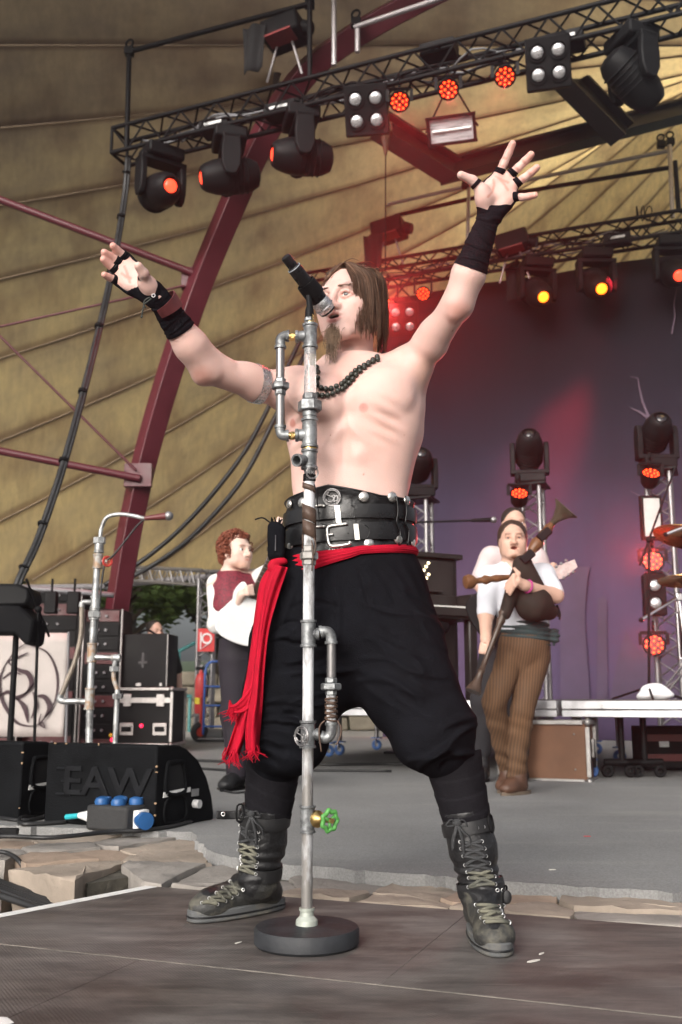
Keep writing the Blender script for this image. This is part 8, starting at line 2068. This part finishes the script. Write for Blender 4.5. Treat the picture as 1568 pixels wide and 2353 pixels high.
for s in(-1,1):
    mb=MB();c=J['neck']+SZ*.0;mb.raw([c+Vector((s*.015,-.085,-.03)),c+Vector((s*.055,-.06,.025)),c+Vector((s*.075,-.055,-.025)),c+Vector((s*.045,-.10,-.065))],[(0,1,2,3)]);mb.build('collar',m_shirt,t,smooth=0,solid=.006)
m_tan=M('brown_corduroy',(0.100,0.053,0.026),0.9,var=0.12,scale=6)
N_,L_,B_=nodes_of(m_tan);tcw=N_.new('ShaderNodeTexCoord');mpw=N_.new('ShaderNodeMapping');mpw.inputs['Rotation'].default_value=(0,R_(-8),0);L_.new(tcw.outputs['Object'],mpw.inputs[0]);wvt=N_.new('ShaderNodeTexWave');wvt.inputs['Scale'].default_value=20;wvt.inputs['Distortion'].default_value=0.6;wvt.inputs['Detail'].default_value=1;L_.new(mpw.outputs[0],wvt.inputs['Vector'])
bs_=B_.inputs['Base Color'].links[0].from_socket;mxw=N_.new('ShaderNodeMix');mxw.data_type='RGBA';mxw.blend_type='MULTIPLY';mxw.inputs['Factor'].default_value=0.75;rw_=N_.new('ShaderNodeValToRGB');rw_.color_ramp.elements[0].color=(0.42,0.36,0.34,1);rw_.color_ramp.elements[1].color=(1.2,1.2,1.2,1);L_.new(wvt.outputs['Fac'],rw_.inputs[0]);L_.new(bs_,mxw.inputs['A']);L_.new(rw_.outputs[0],mxw.inputs['B']);L_.new(mxw.outputs['Result'],B_.inputs['Base Color'])
C=SDF();C.chain([P(1208,1455,YP+.03),J['pelvis']+SZ*.01,P(1203,1530,YP+.03)],[.128,.134,.11],k=.05,flat=(Vector((0,1,0)),.85))
limb(C,[J['hipR'],J['knR'],J['anR']],[.086,.066,.052],.012);limb(C,[J['hipL'],J['knL'],J['anL']],[.088,.068,.054],.012)
wv3,wv4=wob(53,26),wob(54,60)
C.disp(lambda X,Y,Z:F4(.005)*wv3(X,Y,Z)+F4(.004)*wv4(X,Y,Z)+F4(.004)*np.sin(Z*F4(75)+X*F4(30)+2*wv3(X,Y,Z))*np.clip((F4(.55)-Z)/F4(.2),0,1),lo9,hi9);mc_,_=C.mesh(.007,'trousers');link_mesh('trousers',mc_,m_tan,t,smooth=180)
C=SDF();a_,b_=P(1206,1440,YP+.03),P(1208,1464,YP+.03);C.cone(a_,b_,.138,.142,k=.02,flat=(Vector((0,1,0)),.85));C.ell(P(1274,1462,YP),(.03,.03,.05),k=.02)
C.cut(P(1206,1428,YP),(0,0,1),lo9,hi9);C.cut(P(1206,1480,YP),(-.18,0,-1),lo9,hi9);C.disp(lambda X,Y,Z:F4(.006)*np.sin(Z*F4(210)+X*F4(22)+1.5*wv3(X,Y,Z)),lo9,hi9)
mc_,_=C.mesh(.006,'waist_sash');link_mesh('waist_sash',mc_,M('dark_teal_cloth',(0.022,0.040,0.042),0.85,var=0.2),t,smooth=180)
m_shoe=M('brown_shoe',(0.075,0.036,0.022),0.5,var=0.35,scale=20)
def shoe(parent,ankle,toe,mat,z=ZA,sole_mat=None):
    ankle,toe=Vector(ankle),Vector(toe);f=Vector((toe.x-ankle.x,toe.y-ankle.y,0));L=f.length;f=f.normalized();h=Vector((ankle.x,ankle.y,z))-f*.05
    C=SDF();C.cone(ankle+SZ*.02,h+f*.05+SZ*.05,.048,.045,k=.02);C.cone(h+f*.03+SZ*.045,h+f*(L*.75)+SZ*.042,.038,.042,k=.02);C.ell(h+f*(L+.0)+SZ*.036,(.046,.046,.034),k=.03);C.cone(h+f*.07+SZ*.07,h+f*(L*.8)+SZ*.05,.038,.034,k=.03);C.cut((0,0,z+.012),(0,0,-1),lo9,hi9);m_,_=C.mesh(.006,'shoe');o=link_mesh('shoe',m_,mat,parent,smooth=180)
    mb=MB();sdv=SZ.cross(f);mb.prism([(.045*math.cos(a),(L+.09)/2*math.sin(a))for a in[k*math.pi/10 for k in range(20)]],Matrix((sdv*-1,f,SZ)).transposed().to_4x4()if False else Matrix.Translation(h+f*(L/2))@Matrix((f.cross(SZ),f,SZ)).transposed().to_4x4(),.018);mb.build('sole',sole_mat or m_blkp,o,smooth=40)
m_sole2=M('worn_sole',(0.12,0.09,0.065),0.8)
shoe(t,P(1192,1785,YP-.02),P(1152,1812,YP-.12),m_shoe,sole_mat=m_sole2);shoe(t,P(1168,1770,YP+.10),P(1146,1793,YP+.02),m_shoe,sole_mat=m_sole2)
mb=MB();mb.torus(frame(J['wrL'].lerp(J['elL'],.12),J['elL']-J['wrL']),.034,.006,18,6);mb.build('wrist_band',M('magenta_band',(0.35,0.04,0.18),0.5),t)
# bagpipes: a thing of its own, held against the chest
bp_=P(1222,1372,YP-.16);pipes=thing('bagpipes','dark leather bagpipes with brown wooden pipes held by the bagpiper','bagpipes',bp_)
C=SDF();C.cone(P(1202,1300,YP-.15),P(1228,1382,YP-.15),.060,.098,k=.03,flat=(Vector((0,1,0)),.75));C.cone(P(1190,1330,YP-.17),P(1160,1410,YP-.20),.05,.034,k=.04);C.cone(P(1228,1392,YP-.15),P(1262,1405,YP-.10),.09,.05,k=.04);C.disp(lambda X,Y,Z:F4(.006)*wv1(X,Y,Z),lo9,hi9)
mg_,_=C.mesh(.007,'bag');link_mesh('bag',mg_,M('bag_leather',(0.020,0.016,0.013),0.8,var=0.3,scale=8,spec=0.2),pipes,smooth=180)
m_wood=M('turned_wood',(0.13,0.055,0.022),0.4,var=0.35,scale=25);m_wood_d=M('dark_turned_wood',(0.05,0.03,0.02),0.4,var=0.3,scale=20)
def turned(name,a,b,rows,mat):
    a,b=Vector(a),Vector(b);L=(b-a).length;mb=MB();mb.lathe([(r,L*h)for h,r in rows],frame(a,b-a),16);return mb.build(name,mat,pipes,smooth=50)
a_,b_=P(1205,1288,YP-.16),P(1288,1178,YP-.10)
turned('drone',a_,b_,[(0,.022),(.1,.026),(.16,.020),(.25,.030),(.36,.038),(.42,.030),(.47,.02),(.5,.03),(.55,.03),(.6,.022),(.68,.026),(.74,.018),(.80,.018)],m_wood)
d_=(b_-a_).normalized();mb=MB();mb.lathe([(.016,0),(.024,.04),(.05,.09),(.082,.12),(.085,.125),(.070,.122),(.02,.05)],frame(a_.lerp(b_,.76),d_+Vector((.1,-.5,0))),22);mb.build('drone_bell',M('tarnished_bell',(0.10,0.085,0.06),0.4,metal=0.5,var=0.3),pipes,smooth=60)
for q,(du,dv)in((a_.lerp(b_,.06),(0,0)),(a_.lerp(b_,.52),(0,0))):
    mb=MB();mb.box(q-Vector((0,.03,0)),(.085,.05,.05),Matrix.Rotation(R_(-40),4,'Y'));mb.build('clip_transmitter',m_blkp,pipes,smooth=30,bevel=.008)
a_,b_=P(1170,1326,YP-.2),P(1070,1338,YP-.28);turned('side_drone',a_,b_,[(0,.014),(.1,.016),(.3,.022),(.42,.017),(.55,.028),(.62,.018),(.75,.016),(.82,.034),(.9,.042),(1.0,.036),(1.02,.01)],m_wood)
a_,b_=P(1162,1400,YP-.2),P(1088,1590,YP-.28);turned('chanter',a_,b_,[(0,.026),(.06,.03),(.10,.020),(.14,.026),(.2,.017),(.6,.014),(.74,.016),(.75,.022),(.77,.016),(.88,.024),(.96,.040),(1.0,.047),(1.0,.035)],m_wood_d)
for k in range(2):mb=MB();mb.tube(catmull([P(1280,1390,YP-.1),P(1284+4*k,1410,YP-.1),P(1283+3*k,1418+6*k,YP-.1)],4),.006,5);mb.build('tassel',m_blkp,pipes,smooth=180)
# ---- guitarist half hidden behind the bagpiper
YQ=6.55
J=dict(head=P(1182,1207,YQ),neck=P(1180,1262,YQ+.03),chest=P(1178,1330,YQ+.03),waist=P(1172,1410,YQ+.03),pelvis=P(1168,1470,YQ+.03),shR=P(1130,1282,YQ),elR=P(1098,1338,YQ-.02),wrR=P(1128,1385,YQ-.15),shL=P(1232,1284,YQ),elL=P(1262,1345,YQ),wrL=P(1268,1310,YQ-.2),
         hipR=P(1140,1490,YQ),knR=P(1112,1610,YQ),anR=P(1108,1725,YQ+.05),hipL=P(1190,1490,YQ),knL=P(1192,1610,YQ),anL=P(1195,1730,YQ+.05))
t,S,h3_,HM_,(l_,f_,u_)=figure('man in pale pink shirt playing guitar behind the bagpiper',J,None,.008,(-4,-2),.1)
S.cone(J['wrR'],P(1138,1392,YQ-.18),.028,.03,k=.02);S.cone(J['wrL'],P(1272,1302,YQ-.22),.028,.028,k=.02);me,V=S.mesh(.008,'body');paint(me,V,(1,1,1),face_paint(h3_));link_mesh('body',me,m_skin2,t,smooth=180);eyes(t,h3_,HM_,(0,1,0))
H=SDF();H.ell(h3_(0,-.028,.042),(.080,.095,.084),HM_,k=.01);H.cut(h3_(0,.055,.07),f_-u_*.3,lo9,hi9);H.cut(h3_(0,-.01,.0),f_*.6-u_*1,lo9,hi9);mh_,_=H.mesh(.006,'hair');link_mesh('hair',mh_,M('short_dark_hair',(0.018,0.014,0.012),0.6,var=0.3,scale=80,bump=0.5,bscale=200),t,smooth=180)
C=SDF();C.chain([J['neck']-SZ*.07,J['chest'],J['waist'],J['pelvis']],[.115,.15,.14,.14],k=.06,flat=(Vector((0,1,0)),.82))
for s in 'LR':C.cone(J['neck']-SZ*.06,J['sh'+s],.066,.072,k=.04);C.cone(J['sh'+s],J['sh'+s].lerp(J['el'+s],.75),.072,.064,k=.03)
C.disp(lambda X,Y,Z:F4(.007)*wv1(X,Y,Z)+F4(.003)*wv2(X,Y,Z),lo9,hi9);mc_,_=C.mesh(.009,'shirt');link_mesh('shirt',mc_,M('pink_shirt',(0.54,0.44,0.44),0.85,var=0.06),t,smooth=180)
C=SDF();limb(C,[J['hipR'],J['knR'],J['anR']],[.10,.08,.06],.04);limb(C,[J['hipL'],J['knL'],J['anL']],[.10,.08,.06],.04);C.cone(J['pelvis'],J['pelvis']-SZ*.08,.13,.11,k=.05,flat=(Vector((0,1,0)),.85));mc_,_=C.mesh(.010,'trousers');link_mesh('trousers',mc_,M('dark_trousers',(0.015,0.015,0.018),0.9,var=0.2),t,smooth=180)
for s,x in(('R',1100),('L',1200)):shoe(t,J['an'+s],P(x,1775,YQ-.08),m_boot)
ga,gb=P(1150,1400,YQ-.22),P(1302,1306,YQ-.28);g_=thing('electric_guitar','electric guitar with a pale headstock poking out beside the bagpiper','guitar',ga)
def guitar(root,a,b,body_mat,neck_mat,head_mat,sc=1.0,face=(0,-1,0),hw=True):
    a,b=Vector(a),Vector(b);d=(b-a).normalized();nrm=Vector(face);nrm=(nrm-d*nrm.dot(d)).normalized();sd_=nrm.cross(d)
    mm=Matrix((d,sd_,nrm)).transposed().to_4x4();mm.translation=a
    out=catmull([Vector((x*sc,y*sc,0))for x,y in((-.20,0),(-.17,.14),(-.05,.165),(.03,.115),(.12,.13),(.20,.10),(.17,.045),(.16,-.045),(.19,-.11),(.11,-.13),(.02,-.115),(-.06,-.165),(-.17,-.14))],5,True)
    mb=MB();mb.prism([(p.x,p.y)for p in out],mm@Matrix.Translation((0,0,-.022)),.044);bo=mb.build('guitar_body',body_mat,root,smooth=30,bevel=.006)
    L=(b-a).length;mb=MB();mb.beam(a+d*(.12*sc)+nrm*.028,b-d*.08+nrm*.028,.05,.02,nrm);nk=mb.build('neck',neck_mat,root,smooth=30,bevel=.004)
    for k in range(14):q=a+d*(.20*sc+(L-.30*sc)*(1-.90**(k+1))/.78)+nrm*.040;mb=MB();mb.beam(q-sd_*.024,q+sd_*.024,.004,.003,nrm);mb.build('fret',m_alu,nk,smooth=0)
    mb=MB();mb.prism([(-.02,-.022),(.02,-.045),(.14,-.03),(.15,.02),(.03,.045),(-.02,.022)],Matrix.Translation(b-d*.08+nrm*.015)@mm.to_3x3().to_4x4(),.018);hd=mb.build('headstock',head_mat,root,smooth=30,bevel=.003)
    for k in range(6):q=b-d*.05+d*(.035*(k%3))+sd_*(.042 if k<3 else-.042)+nrm*.03;mb=MB();mb.ball(q,.011,8,6);mb.build('tuning_peg',m_alu,hd)
    if not hw:return
    mb=MB();mb.box(a-d*.06*sc+nrm*.03,(.03,.09,.016),mm);mb.build('bridge',m_blk,root,smooth=0);
    for k in range(2):mb=MB();mb.box(a+d*(.0+.07*k)*sc+nrm*.028,(.035,.085,.014),mm);mb.build('pickup',m_blk,root,smooth=0)
guitar(g_,ga,gb,m_blkp,m_wood_d,M('pale_headstock',(0.55,0.42,0.40),0.4,var=0.3,scale=40))
# ---- curly haired musician with the white banjo-guitar
YC=6.0
J=dict(head=P(545,1268,YC),neck=P(533,1322,YC+.03),chest=P(540,1390,YC+.03),waist=P(550,1450,YC+.03),pelvis=P(553,1490,YC+.03),shR=P(499,1347,YC),elR=P(500,1435,YC-.06),wrR=P(545,1385,YC-.22),shL=P(590,1335,YC+.05),elL=P(640,1300,YC-.05),wrL=P(652,1225,YC-.12),
         hipR=P(540,1520,YC),knR=P(540,1640,YC),anR=P(545,1775,YC+.03),hipL=P(575,1520,YC+.04),knL=P(590,1640,YC+.02),anL=P(600,1775,YC+.1))
t,S,h3_,HM_,(l_,f_,u_)=figure('curly red haired musician in red vest with white sleeves',J,None,.006,(-48,2),.55)
pal=P(556,1366,YC-.26);S.cone(J['wrR'],pal,.026,.028,k=.02)
for k in range(4):S.chain([pal,P(567+k,1350+5*k,YC-.29),P(580+1*k,1345+7*k,YC-.27)],[.013,.0105,.009],k=.007)
S.cone(J['wrL'],P(655,1200,YC-.13),.026,.028,k=.02)
for k in range(3):S.chain([P(655,1200,YC-.13),P(640-2*k,1190+6*k,YC-.15)],[.012,.009],k=.007)
me,V=S.mesh(.006,'body');paint(me,V,(1,1,1),face_paint(h3_,stubble=(.74,.58,.50)));link_mesh('body',me,m_skin3,t,smooth=180);eyes(t,h3_,HM_,(0,1,0))
m_ginger=M('ginger_curls',(0.17,0.045,0.022),0.6,var=0.4,scale=40)
H=SDF();H.ell(h3_(0,-.035,.045),(.086,.092,.090),HM_,k=.02);H.ell(h3_(0,-.07,-.02),(.085,.06,.07),HM_,k=.03);H.cut(h3_(0,.045,.075),f_-u_*.2,lo9,hi9);H.disp(lambda X,Y,Z:F4(.008)*wv2(X*2,Y*2,Z*2),lo9,hi9);mh_,_=H.mesh(.008,'hair_mass');link_mesh('hair_mass',mh_,m_ginger,t,smooth=180)
curls('curls',h3_,t,m_ginger,460,(.099,.104,.100),-.85,.0040,3,.014,.45)
m_vest=M('red_brocade',(0.14,0.016,0.028),0.7,var=0.6,scale=70,detail=2);m_sleeve=M('white_sleeve',(0.60,0.585,0.57),0.85,var=0.05)
C=SDF();C.chain([J['neck']-SZ*.07,J['chest'],J['waist']+SZ*.01],[.120,.152,.135],k=.06,flat=(f_,.92));C.cone(J['neck']-SZ*.02,J['neck']+SZ*.02,.072,.064,k=.02);[C.cone(J['neck']-SZ*.045,J['neck'].lerp(J['sh'+s_],.82)-SZ*.02,.068,.066,k=.04)for s_ in 'LR'];C.cut(J['waist']-SZ*.03,(0,0,-1),lo9,hi9);C.disp(lambda X,Y,Z:F4(.004)*wv2(X,Y,Z),lo9,hi9);mc_,_=C.mesh(.008,'vest');link_mesh('vest',mc_,m_vest,t,smooth=180)
for s in 'RL':
    C=SDF();C.cone(J['sh'+s]-(J['el'+s]-J['sh'+s])*.05,J['sh'+s].lerp(J['el'+s],.98),.066,.053,k=.03);C.cone(J['el'+s],J['wr'+s].lerp(J['el'+s],.12),.053,.038,k=.03);C.disp(lambda X,Y,Z:F4(.006)*wv1(X,Y,Z)+F4(.003)*wv2(X,Y,Z),lo9,hi9);mc_,_=C.mesh(.007,'sleeve');link_mesh('sleeve',mc_,m_sleeve,t,smooth=180)
C=SDF();C.cone(J['waist']-SZ*.02,J['pelvis'],.128,.138,k=.04,flat=(f_,.85));limb(C,[J['hipR'],J['knR'],J['anR']],[.098,.080,.062],.04);limb(C,[J['hipL'],J['knL'],J['anL']],[.098,.080,.062],.04);C.disp(lambda X,Y,Z:F4(.006)*wv3(X,Y,Z),lo9,hi9);mc_,_=C.mesh(.009,'trousers');link_mesh('trousers',mc_,M('plum_black_trousers',(0.016,0.012,0.018),0.85,var=0.2),t,smooth=180)
mb=MB();c=J['waist']-SZ*.035;x_,y_=SZ.cross(f_).normalized(),f_;mb.tube([c+x_*(.137*math.cos(a))+y_*(.118*math.sin(a))for a in[k*math.pi/12 for k in range(25)]],.014,6,flat=.5);mb.build('belt',m_lth2,t)
shoe(t,J['anR']-SZ*.03,P(508,1812,YC-.14),m_boot);shoe(t,J['anL']-SZ*.03,P(590,1812,YC-.10),m_boot)
ga,gb=P(562,1412,YC-.20),P(650,1218,YC-.24);g_=thing('white_guitar','white bodied guitar played by the curly haired musician','guitar',ga);guitar(g_,ga,gb,M('white_lacquer',(0.78,0.78,0.78),0.25,var=0.03),m_wood_d,m_blkp,.86,(.42,-.9,.1),False)
# ---- bearded crew man behind the cases
YB_=10.75
J=dict(head=P(357,1452,YB_),neck=P(356,1480,YB_+.03),chest=P(360,1525,YB_),waist=P(365,1570,YB_),pelvis=P(368,1605,YB_),shR=P(332,1500,YB_),elR=P(325,1550,YB_),wrR=P(330,1595,YB_-.1),shL=P(392,1502,YB_),elL=P(408,1548,YB_+.05),wrL=P(414,1592,YB_-.02),hipR=P(352,1615,YB_),knR=P(352,1665,YB_),anR=P(354,1708,YB_),hipL=P(386,1615,YB_),knL=P(390,1665,YB_),anL=P(392,1708,YB_))
t,S,h3_,HM_,(l_,f_,u_)=figure('bearded crew man in black T-shirt standing behind the flight cases',J,None,.012,(-42,0),.1)
S.cone(J['wrL'],J['wrL']-SZ*.09,.03,.026,k=.02);me,V=S.mesh(.012,'body');paint(me,V,(1,1,1),face_paint(h3_,stubble=(.25,.2,.18)));link_mesh('body',me,m_skin2,t,smooth=180)
H=SDF();H.ell(h3_(0,-.032,.045),(.083,.093,.085),HM_,k=.01);H.cut(h3_(0,.035,.075),f_-u_*.2,lo9,hi9);mh_,_=H.mesh(.010,'hair');link_mesh('hair',mh_,MATS['short_dark_hair'],t,smooth=180)
m_tee=M('black_tshirt',(0.014,0.014,0.015),0.9,var=0.2)
C=SDF();C.chain([J['neck']-SZ*.08,J['chest'],J['waist'],J['pelvis']],[.125,.165,.15,.15],k=.06,flat=(Vector((0,1,0)),.82))
for s in 'LR':C.cone(J['neck']-SZ*.06,J['sh'+s],.07,.08,k=.04);C.cone(J['sh'+s],J['sh'+s].lerp(J['el'+s],.8),.08,.068,k=.03);limb(C,[J['hip'+s],J['kn'+s],J['an'+s]+SZ*.0],[.11,.085,.07],.04)
mc_,_=C.mesh(.013,'clothes');link_mesh('clothes',mc_,m_tee,t,smooth=180)
for s in 'RL':shoe(t,Vector((J['an'+s].x,J['an'+s].y,ZA+.10)),Vector((J['an'+s].x+.1,J['an'+s].y-.16,ZA)),m_boot)
# ---- second crew man mostly hidden by the racks
Y2=11.2;q=P(236,1448,Y2)
J=dict(head=q,neck=q-SZ*.15,chest=q-SZ*.40,waist=q-SZ*.65,pelvis=q-SZ*.80,shR=q+Vector((-.2,0,-.24)),elR=q+Vector((-.25,0,-.5)),wrR=q+Vector((-.2,-.15,-.7)),shL=q+Vector((.2,0,-.24)),elL=q+Vector((.26,0,-.45)),wrL=q+Vector((.18,-.15,-.2)))
for s,dx in(('R',-.1),('L',.1)):J['hip'+s]=q+Vector((dx,0,-.85));J['kn'+s]=Vector((q.x+dx,q.y,.5));J['an'+s]=Vector((q.x+dx,q.y,.14))
t,S,h3_,HM_,(l_,f_,u_)=figure('crew man half hidden behind the tall rack and red arch',J,None,.013,(10,0),.1)
S.cone(J['wrL'],J['wrL']+Vector((.02,-.02,.09)),.03,.028,k=.02);me,V=S.mesh(.013,'body');paint(me,V,(1,1,1),face_paint(h3_));link_mesh('body',me,m_skin2,t,smooth=180)
H=SDF();H.ell(h3_(0,-.032,.045),(.083,.093,.085),HM_,k=.01);H.cut(h3_(0,.035,.075),f_-u_*.2,lo9,hi9);mh_,_=H.mesh(.011,'hair');link_mesh('hair',mh_,MATS['short_dark_hair'],t,smooth=180)
C=SDF();C.chain([J['neck']-SZ*.08,J['chest'],J['waist'],J['pelvis']],[.125,.165,.15,.15],k=.06,flat=(Vector((0,1,0)),.82))
for s in 'LR':C.cone(J['neck']-SZ*.06,J['sh'+s],.07,.08,k=.04);C.cone(J['sh'+s],J['sh'+s].lerp(J['el'+s],.8),.08,.068,k=.03);limb(C,[J['hip'+s],J['kn'+s],J['an'+s]],[.11,.085,.07],.04)
mc_,_=C.mesh(.014,'clothes');link_mesh('clothes',mc_,m_tee,t,smooth=180)
for s in 'RL':shoe(t,J['an'+s],J['an'+s]+Vector((.02,-.18,-.1)),m_boot)
# ------------------------------------------------------------------ stage haze: one even volume round everything
hz=MB();hz.box((0,35,5.6),(224,154,14.0));hzo=hz.build('haze',None,smooth=0)
m_hz=bpy.data.materials.new('stage_haze');m_hz.use_nodes=True;m_hz.node_tree.nodes.clear()
vol=m_hz.node_tree.nodes.new('ShaderNodeVolumePrincipled');vol.inputs['Density'].default_value=0.008;vol.inputs['Anisotropy'].default_value=0.86;vol.inputs['Color'].default_value=(0.92,0.92,0.93,1)
om=m_hz.node_tree.nodes.new('ShaderNodeOutputMaterial');m_hz.node_tree.links.new(vol.outputs[0],om.inputs['Volume'])
hzo.data.materials.append(m_hz);tag(hzo,'thin stage haze filling the air around the stage','haze',kind='stuff')
